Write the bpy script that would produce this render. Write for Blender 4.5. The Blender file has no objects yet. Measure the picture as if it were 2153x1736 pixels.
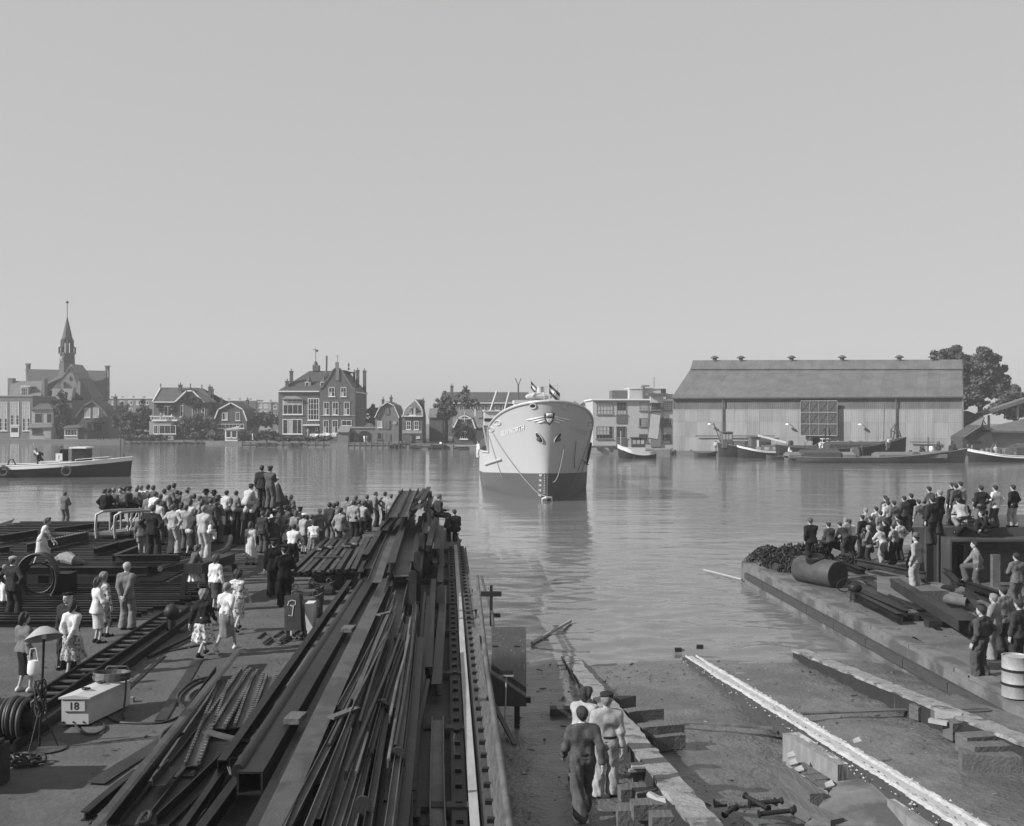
import bpy, bmesh, math, random
import numpy as np
from mathutils import Vector, Matrix
random.seed(7); rng = np.random.default_rng(7)
R = math.radians
scene = bpy.context.scene
COL = scene.collection

# ------------------------------------------------------------------ camera
F, CX, CY, CAMZ = 2280.0, 1076.5, 868.0, 5.7      # focal length and centre in photo units (frame 2153 x 1736)
cam = bpy.data.cameras.new('camera'); camo = bpy.data.objects.new('camera', cam); COL.objects.link(camo)
camo.location = (0, 0, CAMZ); camo.rotation_euler = (R(90), 0, 0)
cam.sensor_width = 36; cam.lens = 36*F/2153; cam.clip_start = 0.3; cam.clip_end = 4000
scene.camera = camo
# ------------------------------------------------------------------ sky, sun, exposure
SUN_EL = 33.0; SUN_DIR = (0.93, 0.36)            # the way the shadows fall on the ground
w = bpy.data.worlds.new('World'); scene.world = w; w.use_nodes = True
nt = w.node_tree; bg = nt.nodes['Background']
sky = nt.nodes.new('ShaderNodeTexSky'); sky.sky_type = 'NISHITA'; sky.sun_disc = False
sky.sun_elevation = R(SUN_EL); sky.sun_rotation = math.atan2(-SUN_DIR[0], -SUN_DIR[1])
sky.air_density = 1.0; sky.dust_density = 2.0
bw = nt.nodes.new('ShaderNodeRGBToBW'); gm = nt.nodes.new('ShaderNodeMath'); gm.operation = 'POWER'; gm.inputs[1].default_value = 0.16
mu = nt.nodes.new('ShaderNodeMath'); mu.operation = 'MULTIPLY'; mu.inputs[1].default_value = 3.15
nt.links.new(sky.outputs[0], bw.inputs[0]); nt.links.new(bw.outputs[0], gm.inputs[0]); nt.links.new(gm.outputs[0], mu.inputs[0])
nt.links.new(mu.outputs[0], bg.inputs[0]); bg.inputs[1].default_value = 0.10
sl = bpy.data.lights.new('sun', 'SUN'); sl.energy = 5.0; sl.angle = R(0.6); sl.color = (1, 1, 1)
so = bpy.data.objects.new('sun', sl); COL.objects.link(so)
ce = math.cos(R(SUN_EL)); n_ = math.hypot(*SUN_DIR)
so.rotation_euler = Vector((SUN_DIR[0]/n_*ce, SUN_DIR[1]/n_*ce, -math.sin(R(SUN_EL)))).to_track_quat('-Z', 'Y').to_euler()
vs = scene.view_settings; vs.view_transform = 'Standard'; vs.look = 'None'; vs.exposure = 0.5; vs.gamma = 1
scene.render.engine = 'CYCLES'

# ------------------------------------------------------------------ photo units -> world
def G(x, y, z=0.0):                               # the point of the level z that shows at photo unit x, y
    D = F*(CAMZ - z)/(y - CY); return Vector(((x - CX)*D/F, D, z))
def P(x, y, D):                                   # the point at distance D
    return Vector(((x - CX)*D/F, D, CAMZ - (y - CY)*D/F))
def conv(ox, oy, k): return lambda cx, cy: (ox + k*cx, oy + k*cy)
C1 = conv(0, 956, .2386); C2 = conv(414.3, 956, .2664); C3 = conv(0, 1242.8, .2841); C4 = conv(509.9, 1211, .3026)
C5 = conv(1051.6, 1306.6, .2516); C6 = conv(1529.6, 987.9, .2895); C7 = conv(1529.6, 1306.6, .2895)
A1 = conv(0, 605.5, .2516); A2 = conv(509.9, 701.1, .2516); A4 = conv(1211, 713.8, .2368); A5 = conv(1657.1, 713.8, .2303)
WATER = -1.5; RQ = -0.7                            # water level, right quay level
def slip_z(Y): return -0.56 - 0.054*(Y - 14)

# ------------------------------------------------------------------ materials (all neutral: the photograph is black and white)
MATS = {}; ALB = 0.78                              # film exposure against paint albedo
def mat(name, v, rough=0.7, var=0.25, scale=3.0, bump=0.0, bscale=None, stretch=(1, 1, 1), metal=0.0, spec=0.4,
        spots=0.0, spot_v=None, spot_scale=0.7, spot_lo=.55, rnd=0.0, coord='Object'):
    if name in MATS: return MATS[name]
    v *= ALB; spot_v = spot_v*ALB if spot_v else spot_v
    m = bpy.data.materials.new(name); m.use_nodes = True; MATS[name] = m
    t = m.node_tree; b = t.nodes['Principled BSDF']; L = t.links.new
    b.inputs['Roughness'].default_value = rough; b.inputs['Metallic'].default_value = metal
    b.inputs['Specular IOR Level'].default_value = spec
    tc = t.nodes.new('ShaderNodeTexCoord'); mp = t.nodes.new('ShaderNodeMapping'); mp.inputs['Scale'].default_value = stretch
    L(tc.outputs[coord], mp.inputs[0])
    nz = t.nodes.new('ShaderNodeTexNoise'); nz.inputs['Scale'].default_value = scale; nz.inputs['Detail'].default_value = 9; nz.inputs['Roughness'].default_value = .72
    L(mp.outputs[0], nz.inputs['Vector'])
    mr = t.nodes.new('ShaderNodeMapRange'); mr.inputs['From Min'].default_value = .25; mr.inputs['From Max'].default_value = .75
    mr.inputs['To Min'].default_value = v*(1 - var); mr.inputs['To Max'].default_value = v*(1 + var)
    L(nz.outputs[0], mr.inputs[0]); val = mr.outputs[0]
    if spots:
        n2 = t.nodes.new('ShaderNodeTexNoise'); n2.inputs['Scale'].default_value = spot_scale; n2.inputs['Detail'].default_value = 5; L(mp.outputs[0], n2.inputs['Vector'])
        r2 = t.nodes.new('ShaderNodeMapRange'); r2.inputs['From Min'].default_value = spot_lo; r2.inputs['From Max'].default_value = spot_lo + .1; r2.inputs['To Max'].default_value = spots
        L(n2.outputs[0], r2.inputs[0])
        mx = t.nodes.new('ShaderNodeMix'); mx.data_type = 'FLOAT'; L(r2.outputs[0], mx.inputs[0]); L(val, mx.inputs[2]); mx.inputs[3].default_value = spot_v
        val = mx.outputs[0]
    if rnd:
        oi = t.nodes.new('ShaderNodeObjectInfo'); r3 = t.nodes.new('ShaderNodeMapRange'); r3.inputs['To Min'].default_value = 1 - rnd; r3.inputs['To Max'].default_value = 1 + rnd
        L(oi.outputs['Random'], r3.inputs[0]); mm = t.nodes.new('ShaderNodeMath'); mm.operation = 'MULTIPLY'; L(val, mm.inputs[0]); L(r3.outputs[0], mm.inputs[1]); val = mm.outputs[0]
    cb = t.nodes.new('ShaderNodeCombineColor')
    for i in range(3): L(val, cb.inputs[i])
    L(cb.outputs[0], b.inputs['Base Color'])
    if bump:
        n3 = t.nodes.new('ShaderNodeTexNoise'); n3.inputs['Scale'].default_value = bscale or scale*4; n3.inputs['Detail'].default_value = 5; L(mp.outputs[0], n3.inputs['Vector'])
        bp = t.nodes.new('ShaderNodeBump'); bp.inputs['Strength'].default_value = bump; bp.inputs['Distance'].default_value = .05
        L(n3.outputs[0], bp.inputs['Height']); L(bp.outputs[0], b.inputs['Normal'])
    return m
def wavemat(name, v, rough, per, axis='X', strength=.6, var=.2, scale=.5, spec=.3, stretch=(1,1,1), dist=.05, rnd=0.0):
    if name in MATS: return MATS[name]
    m = mat(name, v, rough, var, scale, stretch=stretch, spec=spec, rnd=rnd); t = m.node_tree; L = t.links.new
    tc = t.nodes.new('ShaderNodeTexCoord'); wv = t.nodes.new('ShaderNodeTexWave'); wv.bands_direction = axis; wv.inputs['Scale'].default_value = 1/per*.314
    L(tc.outputs['Object'], wv.inputs['Vector']); bp = t.nodes.new('ShaderNodeBump'); bp.inputs['Strength'].default_value = strength; bp.inputs['Distance'].default_value = dist
    L(wv.outputs['Fac'], bp.inputs['Height']); L(bp.outputs[0], t.nodes['Principled BSDF'].inputs['Normal'])
    return m

# ------------------------------------------------------------------ object helpers
def tag(o, label=None, cat=None, group=None, kind=None):
    if label: o['label'] = label
    if cat: o['category'] = cat
    if group: o['group'] = group
    if kind: o['kind'] = kind
    return o
def empty(name, loc, rz=0.0):
    o = bpy.data.objects.new(name, None); COL.objects.link(o); o.location = loc; o.rotation_euler[2] = rz; o.empty_display_size = .2
    return o
def thing(name, loc, label, cat, group=None, rz=0.0): return tag(empty(name, loc, rz), label, cat, group)
def raw_mesh(name, V, Fc, smooth=False):
    me = bpy.data.meshes.new(name); me.from_pydata([tuple(v) for v in V], [], Fc); me.update()
    if smooth: me.polygons.foreach_set('use_smooth', [True]*len(me.polygons))
    return me
def link(name, me, m, parent=None, loc=None):
    o = bpy.data.objects.new(name, me); COL.objects.link(o)
    if m is not None and not len(me.materials): me.materials.append(m)
    if parent is not None: o.parent = parent
    if loc is not None: o.location = loc
    return o
def copy_tree(o, parent=None):
    c = o.copy(); COL.objects.link(c)
    if parent is not None: c.parent = parent
    for ch in list(o.children): copy_tree(ch, c)
    return c
class MB:
    def __init__(s): s.v = []; s.f = []
    def poly(s, pts, faces):
        n = len(s.v); s.v += [Vector(p) for p in pts]; s.f += [tuple(i + n for i in f) for f in faces]; return s
    def box(s, x0, x1, y0, y1, z0, z1):
        return s.poly([(x0,y0,z0),(x1,y0,z0),(x1,y1,z0),(x0,y1,z0),(x0,y0,z1),(x1,y0,z1),(x1,y1,z1),(x0,y1,z1)],
                      [(3,2,1,0),(4,5,6,7),(0,1,5,4),(1,2,6,5),(2,3,7,6),(3,0,4,7)])
    def frame(s, p, q, up=(0,0,1)):
        d = (Vector(q) - Vector(p)); d.normalize(); u = Vector(up)
        if abs(d.dot(u)) > .98: u = Vector((0,1,0)) if abs(d.y) < .9 else Vector((1,0,0))
        sd = d.cross(u); sd.normalize(); u = sd.cross(d); return d, sd, u
    def ext(s, prof, p, q, up=(0,0,1), seg=1, wob=0.0, roll=0.0):      # prof (side, up) swept from p to q
        p = Vector(p); q = Vector(q); d, sd, u = s.frame(p, q, up)
        if roll:
            c_, s_ = math.cos(roll), math.sin(roll); sd, u = sd*c_ + u*s_, u*c_ - sd*s_
        n = len(prof); n0 = len(s.v); ph = random.random()*6
        for k in range(seg + 1):
            t = k/seg; c = p.lerp(q, t) + (sd*math.sin(ph + 5*t) + u*.4*math.sin(ph*2 + 4*t))*wob
            s.v += [c + sd*a + u*b for a, b in prof]
        for k in range(seg):
            a0 = n0 + k*n; b0 = a0 + n
            for i in range(n): s.f.append((a0 + i, a0 + (i+1) % n, b0 + (i+1) % n, b0 + i))
        s.f.append(tuple(n0 + i for i in reversed(range(n)))); s.f.append(tuple(n0 + seg*n + i for i in range(n)))
        return s
    def beam(s, p, q, w_, h_, up=(0,0,1), **k): return s.ext([(-w_/2,-h_/2),(w_/2,-h_/2),(w_/2,h_/2),(-w_/2,h_/2)], p, q, up, **k)
    def tube(s, pts, r, n=8, cap=True):
        pts = [Vector(p) for p in pts]; n0 = len(s.v); m_ = len(pts); rr = r if hasattr(r, '__len__') else [r]*m_
        up = Vector((0,0,1)); prev = None
        for i, p in enumerate(pts):
            d = pts[min(i+1, m_-1)] - pts[max(i-1, 0)]
            if d.length < 1e-9: d = Vector((0,0,1))
            d.normalize()
            if prev is None:
                a = d.cross(up if abs(d.z) < .95 else Vector((1,0,0)))
            else:
                a = prev - d*prev.dot(d)
                if a.length < 1e-6: a = d.orthogonal()
            a.normalize(); prev = a; b = d.cross(a)
            s.v += [p + (a*math.cos(6.28318*j/n) + b*math.sin(6.28318*j/n))*rr[i] for j in range(n)]
        for i in range(m_-1):
            for j in range(n):
                s.f.append((n0+i*n+j, n0+i*n+(j+1)%n, n0+(i+1)*n+(j+1)%n, n0+(i+1)*n+j))
        if cap: s.f.append(tuple(n0+j for j in reversed(range(n)))); s.f.append(tuple(n0+(m_-1)*n+j for j in range(n)))
        return s
    def lathe(s, prof, c=(0,0,0), n=16, axis=None, sx=1, sy=1):     # prof (r, z); axis: optional direction of z
        n0 = len(s.v); c = Vector(c); m_ = len(prof)
        rot = Vector(axis).to_track_quat('Z', 'Y').to_matrix() if axis else Matrix.Identity(3)
        for r, z in prof:
            s.v += [c + rot @ Vector((r*sx*math.cos(6.28318*j/n), r*sy*math.sin(6.28318*j/n), z)) for j in range(n)]
        for i in range(m_-1):
            for j in range(n): s.f.append((n0+i*n+j, n0+i*n+(j+1)%n, n0+(i+1)*n+(j+1)%n, n0+(i+1)*n+j))
        s.f.append(tuple(n0+j for j in reversed(range(n)))); s.f.append(tuple(n0+(m_-1)*n+j for j in range(n)))
        return s
    def prism(s, pts, dv):                                           # closed outline pts pushed along dv
        n = len(pts); n0 = len(s.v); dv = Vector(dv); s.v += [Vector(p) for p in pts]; s.v += [Vector(p) + dv for p in pts]
        s.f.append(tuple(n0+i for i in range(n))); s.f.append(tuple(n0+n+i for i in reversed(range(n))))
        for i in range(n): s.f.append((n0+(i+1)%n, n0+i, n0+n+i, n0+n+(i+1)%n))
        return s
    def mesh(s, name, smooth=False, fix=True):
        me = raw_mesh(name, s.v, s.f)
        if fix:
            bm = bmesh.new(); bm.from_mesh(me); bmesh.ops.recalc_face_normals(bm, faces=bm.faces); bm.to_mesh(me); bm.free()
        if smooth:
            me.polygons.foreach_set('use_smooth', [True]*len(me.polygons))
            try: me.set_sharp_from_angle(angle=R(40))
            except Exception: pass
        return me
    def build(s, name, m, parent=None, smooth=False):
        if parent is None:                                           # a thing of one mesh: origin at its base
            a = np.array([tuple(v) for v in s.v]); o_ = Vector((a[:,0].mean(), a[:,1].mean(), a[:,2].min()))
            s.v = [v - o_ for v in s.v]; return link(name, s.mesh(name, smooth), m, None, o_)
        off = parent_off(parent)
        s.v = [off @ v for v in s.v]
        return link(name, s.mesh(name, smooth), m, parent)
def parent_off(parent):                                              # world -> parent's frame (before any move of the parent)
    mt = Matrix.Identity(4); p = parent
    while p is not None:
        mt = Matrix.LocRotScale(p.location, p.rotation_euler, p.scale) @ mt; p = p.parent
    return mt.inverted()
def text_mesh(txt, size=1.0, thick=0.0, bold=False):
    cu = bpy.data.curves.new('t', 'FONT'); cu.body = txt; cu.size = size; cu.align_x = 'CENTER'; cu.align_y = 'CENTER'; cu.extrude = thick
    cu.resolution_u = 4
    if bold: cu.offset = size*.02
    o = bpy.data.objects.new('t', cu); COL.objects.link(o); bpy.context.view_layer.update()
    me = bpy.data.meshes.new_from_object(o.evaluated_get(bpy.context.evaluated_depsgraph_get())); bpy.data.objects.remove(o); return me
# rolled sections (side, up), standing on up = 0
def prof_I(w_, h_, t=.02): return [(-w_/2,0),(w_/2,0),(w_/2,t),(t/2,t),(t/2,h_-t),(w_/2,h_-t),(w_/2,h_),(-w_/2,h_),(-w_/2,h_-t),(-t/2,h_-t),(-t/2,t),(-w_/2,t)]
def prof_U(w_, h_, t=.02): return [(-w_/2,0),(w_/2,0),(w_/2,h_),(w_/2-t,h_),(w_/2-t,t),(-w_/2+t,t),(-w_/2+t,h_),(-w_/2,h_)]
def prof_C(w_, h_, t=.02): return [(-w_/2,0),(w_/2,0),(w_/2,t),(-w_/2+t,t),(-w_/2+t,h_-t),(w_/2,h_-t),(w_/2,h_),(-w_/2,h_)]
def prof_N(w_, h_, t=.02): return [(a, h_-b) for a, b in reversed(prof_U(w_, h_, t))]
def prof_L(w_, h_, t=.018): return [(-w_/2,0),(w_/2,0),(w_/2,t),(-w_/2+t,t),(-w_/2+t,h_),(-w_/2,h_)]
def prof_B(w_, h_): return [(-w_/2,0),(w_/2,0),(w_/2,h_),(-w_/2,h_)]
def prof_bulb(w_, h_): return [(-.012,0),(.012,0),(.012,h_*.7),(w_*.5,h_*.8),(w_*.6,h_*.9),(w_*.4,h_),(-.012,h_)]
def prof_O(r, n=10): return [(r*math.cos(6.2832*i/n), r + r*math.sin(6.2832*i/n)) for i in range(n)]
# ------------------------------------------------------------------ people: bodies and clothes grown as smooth surfaces over a posed skeleton
def surfnet(val, org, h):
    s = val < 0; nx, ny, nz = val.shape
    cnt = np.zeros((nx-1, ny-1, nz-1), np.int8); pos = np.zeros((nx-1, ny-1, nz-1, 3), np.float32)
    off = [(0,0),(0,1),(1,0),(1,1)]
    for ax in range(3):
        o1, o2 = [i for i in range(3) if i != ax]
        for a, b in off:
            i0 = [slice(0,-1)]*3; i1 = [slice(0,-1)]*3
            i0[o1] = i1[o1] = slice(1,None) if a else slice(0,-1)
            i0[o2] = i1[o2] = slice(1,None) if b else slice(0,-1)
            i1[ax] = slice(1,None)
            v0 = val[tuple(i0)]; v1 = val[tuple(i1)]; m = s[tuple(i0)] != s[tuple(i1)]
            t = np.where(m, v0/np.where(m, v0 - v1, 1), 0)
            cnt += m
            pos[..., ax] += t; pos[..., o1] += m*a; pos[..., o2] += m*b
    act = cnt > 0; idx = -np.ones(act.shape, np.int32); idx[act] = np.arange(act.sum())
    ijk = np.argwhere(act); V = (ijk + pos[act]/cnt[act][:, None])*h + org
    faces = []
    for ax in range(3):
        o1, o2 = [(1,2),(2,0),(0,1)][ax]
        i0 = [slice(None)]*3; i1 = [slice(None)]*3; i0[ax] = slice(0,-1); i1[ax] = slice(1,None)
        for k in (o1, o2): i0[k] = i1[k] = slice(1,-1)
        a, b = s[tuple(i0)], s[tuple(i1)]; e = np.argwhere(a != b)
        if not len(e): continue
        inside = a[tuple(e.T)]; e = e.copy(); e[:, o1] += 1; e[:, o2] += 1
        def cell(d1, d2):
            c = e.copy(); c[:, o1] -= d1; c[:, o2] -= d2; return idx[tuple(c.T)]
        q = np.stack([cell(1,1), cell(0,1), cell(0,0), cell(1,0)], 1)
        q[~inside] = q[~inside][:, ::-1]; faces.append(q)
    return V, np.concatenate(faces)
def np_mesh(name, V, Q):
    me = bpy.data.meshes.new(name); me.vertices.add(len(V)); me.vertices.foreach_set('co', np.asarray(V, np.float32).ravel())
    me.loops.add(Q.size); me.loops.foreach_set('vertex_index', Q.ravel().astype(np.int32)); me.polygons.add(len(Q))
    me.polygons.foreach_set('loop_start', np.arange(0, Q.size, 4, dtype=np.int32)); me.polygons.foreach_set('loop_total', np.full(len(Q), 4, np.int32))
    me.update(calc_edges=True); me.validate(); me.polygons.foreach_set('use_smooth', [True]*len(me.polygons)); return me
def seg_d(g, p):
    a = np.asarray(p[0], np.float32); ab = np.asarray(p[1], np.float32) - a; L2 = max(float(ab@ab), 1e-9); q = g - a
    t = np.clip((q@ab)/np.float32(L2), 0, 1); q = q - t[..., None]*ab
    return np.sqrt(np.einsum('...i,...i', q, q)) - (np.float32(p[2]) + np.float32(p[3] - p[2])*t)
def sdf(prims, h, cuts=(), noise=0.0, extra=None, k=.03, pad=.03, seed=0, subs=()):
    lo = np.min([np.minimum(p[0], p[1]) - max(p[2], p[3]) for p in prims], 0) - pad - h
    hi = np.max([np.maximum(p[0], p[1]) + max(p[2], p[3]) for p in prims], 0) + pad + h
    n = np.ceil((hi - lo)/h).astype(int) + 2
    g = np.stack(np.meshgrid(*[lo[i] + h*np.arange(n[i]) for i in range(3)], indexing='ij'), -1).astype(np.float32)
    d = np.full(g.shape[:3], .2, np.float32)
    for p in prims:
        kk = p[4] if len(p) > 4 else k; mg = max(p[2], p[3]) + kk + 3*h
        i0 = np.maximum(((np.minimum(p[0], p[1]) - mg - lo)/h).astype(int), 0); i1 = ((np.maximum(p[0], p[1]) + mg - lo)/h).astype(int) + 2
        sl_ = tuple(slice(i0[i], i1[i]) for i in range(3)); gs = g[sl_]; ds = d[sl_]; e = seg_d(gs, p)
        hh = np.clip(.5 + .5*(ds - e)/kk, 0, 1); d[sl_] = ds*(1 - hh) + e*hh - kk*hh*(1 - hh)
    if extra is not None: d = extra(g, d)
    if noise:
        r = np.random.default_rng(seed)
        w_ = 0
        for f in (30, 44, 62):
            v = r.normal(size=3)*(1,1,.55); v /= np.linalg.norm(v); w_ = w_ + np.sin(g@(v*f) + r.random()*6 + 1.5*np.sin(g@(r.normal(size=3)*9)))
        d = d + noise*w_/2
    for p in subs:
        a = np.asarray(p[0], np.float32); d = np.maximum(d, -(np.linalg.norm(g - a, axis=-1) - p[1]))
    for nrm, pt in cuts: d = np.maximum(d, (g - np.asarray(pt, np.float32))@np.asarray(nrm, np.float32))
    return surfnet(d, lo, h)
def ik(a, c, l1, l2, pole):
    a = np.array(a, float); c = np.array(c, float); d = c - a; D = np.linalg.norm(d); u = d/max(D, 1e-6)
    if D > (l1 + l2)*.995: c = a + u*(l1 + l2)*.995; D = (l1 + l2)*.995
    x = (l1*l1 - l2*l2 + D*D)/(2*D); y = math.sqrt(max(l1*l1 - x*x, 0)); p = np.array(pole, float); p = p - u*(p@u); p /= max(np.linalg.norm(p), 1e-6)
    return a + u*x + p*y, c
POSES = {
 'stand':  dict(wr=[(-.27,.03,.84),(.27,.03,.84)]),
 'stand2': dict(wr=[(-.26,.06,.85),(.28,-.02,.85)], an=[(-.12,-.05,.08),(.12,.08,.08)], pel=(.03,0,0), turn=.25),
 'behind': dict(wr=[(-.05,-.20,.92),(.05,-.20,.90)], ep=[(-1,-.25,0),(1,-.25,0)], an=[(-.12,0,.08),(.12,.03,.08)]),
 'hips':   dict(wr=[(-.21,.0,1.0),(.21,.0,1.0)], ep=[(-1,-.45,.1),(1,-.45,.1)], an=[(-.14,0,.08),(.14,.04,.08)]),
 'onehip': dict(wr=[(-.26,.08,.88),(.21,-.02,1.0)], ep=[(-.3,-1,0),(1,-.5,.1)], an=[(-.12,.06,.08),(.12,-.04,.08)], turn=-.2),
 'pocket': dict(wr=[(-.21,.07,.93),(.21,.07,.93)], ep=[(-.9,-.8,0),(.9,-.8,0)], an=[(-.11,.05,.08),(.12,-.03,.08)], pel=(-.03,0,0)),
 'crossed':dict(wr=[(.10,.19,1.17),(-.10,.21,1.14)], ep=[(-1,.1,-.8),(1,.1,-.8)], an=[(-.12,0,.08),(.12,0,.08)]),
 'front':  dict(wr=[(-.06,.24,1.06),(.07,.22,1.10)], ep=[(-1,-.3,-.6),(1,-.3,-.6)], lean=.06),
 'raise':  dict(wr=[(-.27,.03,.84),(.06,.20,1.50)], ep=[(-.3,-1,0),(.8,.2,-1)]),
 'walk':   dict(wr=[(-.27,-.14,.88),(.26,.22,.92)], an=[(-.08,.30,.09),(.09,-.34,.16)], toe=[0,-.5], lean=.07),
 'walk2':  dict(wr=[(-.25,.24,.94),(.27,-.16,.90)], an=[(-.09,-.30,.15),(.08,.28,.09)], toe=[-.5,0], lean=.07),
 'lean':   dict(lean=.75, wr=[(-.17,.62,.62),(.19,.60,.66)], an=[(-.12,-.08,.08),(.12,.14,.08)], pel=(0,-.12,-.03)),
 'stoop':  dict(lean=.42, wr=[(-.20,.45,.95),(.20,.42,.98)], an=[(-.12,-.1,.08),(.12,.1,.08)], pel=(0,-.08,-.02), ep=[(-.8,-.6,-.2),(.8,-.6,-.2)]),
 'sit':    dict(pel=(0,-.02,-.38), lean=.22, an=[(-.13,.40,.08),(.13,.36,.08)], kp=[(-.15,1,.6),(.15,1,.6)], wr=[(-.13,.34,.70),(.14,.32,.70)]),
 'sit2':   dict(pel=(0,-.02,-.38), lean=.10, an=[(-.10,.42,.08),(.16,.30,.08)], kp=[(-.15,1,.6),(.2,1,.6)], wr=[(-.28,-.05,.62),(.14,.30,.72)], turn=.3),
 'crouch': dict(pel=(0,-.12,-.52), lean=.5, an=[(-.13,.02,.08),(.14,.10,.08)], kp=[(-.25,1,.5),(.25,1,.5)], wr=[(-.10,.45,.50),(.14,.42,.52)]),
 'climb':  dict(lean=.42, an=[(-.08,-.28,-.18),(.11,.18,.12)], toe=[-.4,0], pel=(0,-.02,-.06), wr=[(-.15,.45,.72),(.22,.48,.80)], kp=[(0,1,0),(.1,1,.3)]),
 'step':   dict(an=[(-.12,-.08,.08),(.13,.30,.42)], kp=[(0,1,0),(.25,1,.4)], wr=[(-.27,-.02,.88),(.20,.36,.92)], lean=.16, pel=(-.02,-.02,-.02)),
 'recline':dict(pel=(0,-.05,-.62), lean=-.35, an=[(-.13,.62,.20),(.13,.66,.06)], kp=[(-.1,.4,1),(.1,.4,1)], wr=[(-.30,-.28,.36),(.20,.30,.62)]),
}
def skel(pose, fem, turn_head=0.0):
    q = POSES[pose]; po = np.array(q.get('pel', (0,0,0)), float); lean = q.get('lean', 0.0); tw = q.get('turn', 0.0)
    pel = np.array([0, 0, .95]) + po
    cl, sn = math.cos(lean), math.sin(lean); ct, st = math.cos(tw), math.sin(tw)
    def up(x, y, z):                                  # trunk point given in upright coordinates
        x, y = x*ct - y*st, x*st + y*ct; dz = z - .95
        return pel + np.array([x, y*cl + dz*sn, dz*cl - y*sn])
    J = dict(pel=pel, up=up, lean=lean)
    sw = .165 if fem else .19; hw = .085
    J['hea_m'] = up; J['sh'] = [up(-sw, -.01, 1.385), up(sw, -.01, 1.385)]; J['hp'] = [pel + (-hw, 0, -.03), pel + (hw, 0, -.03)]
    J['nek'] = up(0, -.005, 1.48)
    hl = lean*.45                                      # the head keeps looking ahead
    hb = J['nek'] + np.array([0, math.sin(hl)*.03, .02]); J['hb'] = hb
    c2, s2 = math.cos(turn_head), math.sin(turn_head); ch, sh_ = math.cos(hl), math.sin(hl)
    def hd(x, y, z):                                   # head point, origin at the skull's centre
        x, y = x*c2 - y*s2, x*s2 + y*c2; return hb + np.array([x, .02 + y*ch + (z + .13)*sh_, (z + .13)*ch - y*sh_])
    J['hd'] = hd
    an = q.get('an', [(-.10,.0,.08),(.11,.03,.08)]); kp = q.get('kp', [(-.1,1,0),(.1,1,0)]); ep = q.get('ep', [(-.35,-1,0),(.35,-1,0)]); toe = q.get('toe', [0, 0])
    J['kn'] = []; J['an'] = []; J['el'] = []; J['wr'] = []; J['toe'] = []
    for i in (0, 1):
        k_, a_ = ik(J['hp'][i], an[i], .435, .425, kp[i]); J['kn'].append(k_); J['an'].append(a_)
        s_ = (-1, 1)[i]*.18; tz = toe[i]*.12; J['toe'].append(a_ + np.array([.16*math.sin(s_), .16*math.cos(s_), -.045 + tz]))
        e_, w_ = ik(J['sh'][i], q['wr'][i], .285, .25, ep[i]); J['el'].append(e_); J['wr'].append(w_)
    return J
PC = {}
def hand_mesh(h):
    if ('hand', h) in PC: return PC['hand', h]
    pr = [((-.03,0,0),(.02,0,0),.026,.028), ((.02,-.022,0),(.02,.022,0),.017,.017)]
    for y, L1, L2 in ((.030,.040,.042),(.010,.045,.048),(-.010,.041,.044),(-.028,.032,.036)):
        k0 = np.array([.088, y, 0]); pr.append(((.015,y*.7,0), tuple(k0), .016, .0135, .012))
        a = k0 + np.array([L1*.92, 0, -L1*.38]); b = a + np.array([L2*.72, 0, -L2*.68])
        pr.append((tuple(k0), tuple(a), .0105, .0095, .006)); pr.append((tuple(a), tuple(b), .0095, .008, .006))
    pr.append(((.02,.028,-.008),(.062,.056,-.026),.014,.0115,.008)); pr.append(((.062,.056,-.026),(.092,.058,-.045),.0115,.009,.006))
    PC['hand', h] = sdf(pr, h, k=.012, pad=.005); return PC['hand', h]
def torso_prims(J, fem, f=0.0, k=.09):
    u = J['up']; wd = -.015 if fem else 0
    P_ = [(u(-.072,-.005,.93), u(.072,-.005,.93), .104+f, .104+f, k), (u(-.055,.0,1.07), u(.055,.0,1.07), .088+f+wd, .088+f+wd, k),
          (u(-.085,.005,1.25), u(.085,.005,1.25), .096+f+wd, .096+f+wd, k)]
    P_.append((u(-.105,-.012,1.345), u(.105,-.012,1.345), .074+f+wd*.5, .074+f+wd*.5, .08))
    for i in (0, 1): P_.append((J['sh'][i]*.93 + J['up'](0,0,1.40)*.07, J['nek'] - (0,0,.03), .05+f, .045+f, .05))
    if fem: P_ += [(u(-.07,.075,1.23), u(-.07,.08,1.22), .045+f*.6, .045+f*.6, .05), (u(.07,.075,1.23), u(.07,.08,1.22), .045+f*.6, .045+f*.6, .05)]
    return P_
def arm_prims(J, f, upto=1.0, fem=False, k=.03):
    out = []
    for i in (0, 1):
        s, e, w_ = J['sh'][i], J['el'][i], J['wr'][i]; m = -.006 if fem else 0
        if upto <= .5: out.append((s, s + (e - s)*upto*2, .056+f+m, .05+f+m, .05))
        else:
            out.append((s, e, .054+f+m, .043+f+m, .05)); out.append((e, e + (w_ - e)*((upto-.5)*2), .042+f+m, .032+f+m, k))
    return out
def leg_prims(J, f, upto=1.0, flare=0.0):
    out = []
    for i in (0, 1):
        h_, k_, a = J['hp'][i], J['kn'][i], J['an'][i]
        if upto <= .5: out.append((h_, h_ + (k_ - h_)*upto*2, .088+f, .074+f, .02)); continue
        out.append((h_, k_, .086+f, .058+f, .02)); out.append((k_, k_ + (a - k_)*((upto-.5)*2), .056+f, .040+f+flare, .025))
    return out
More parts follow.
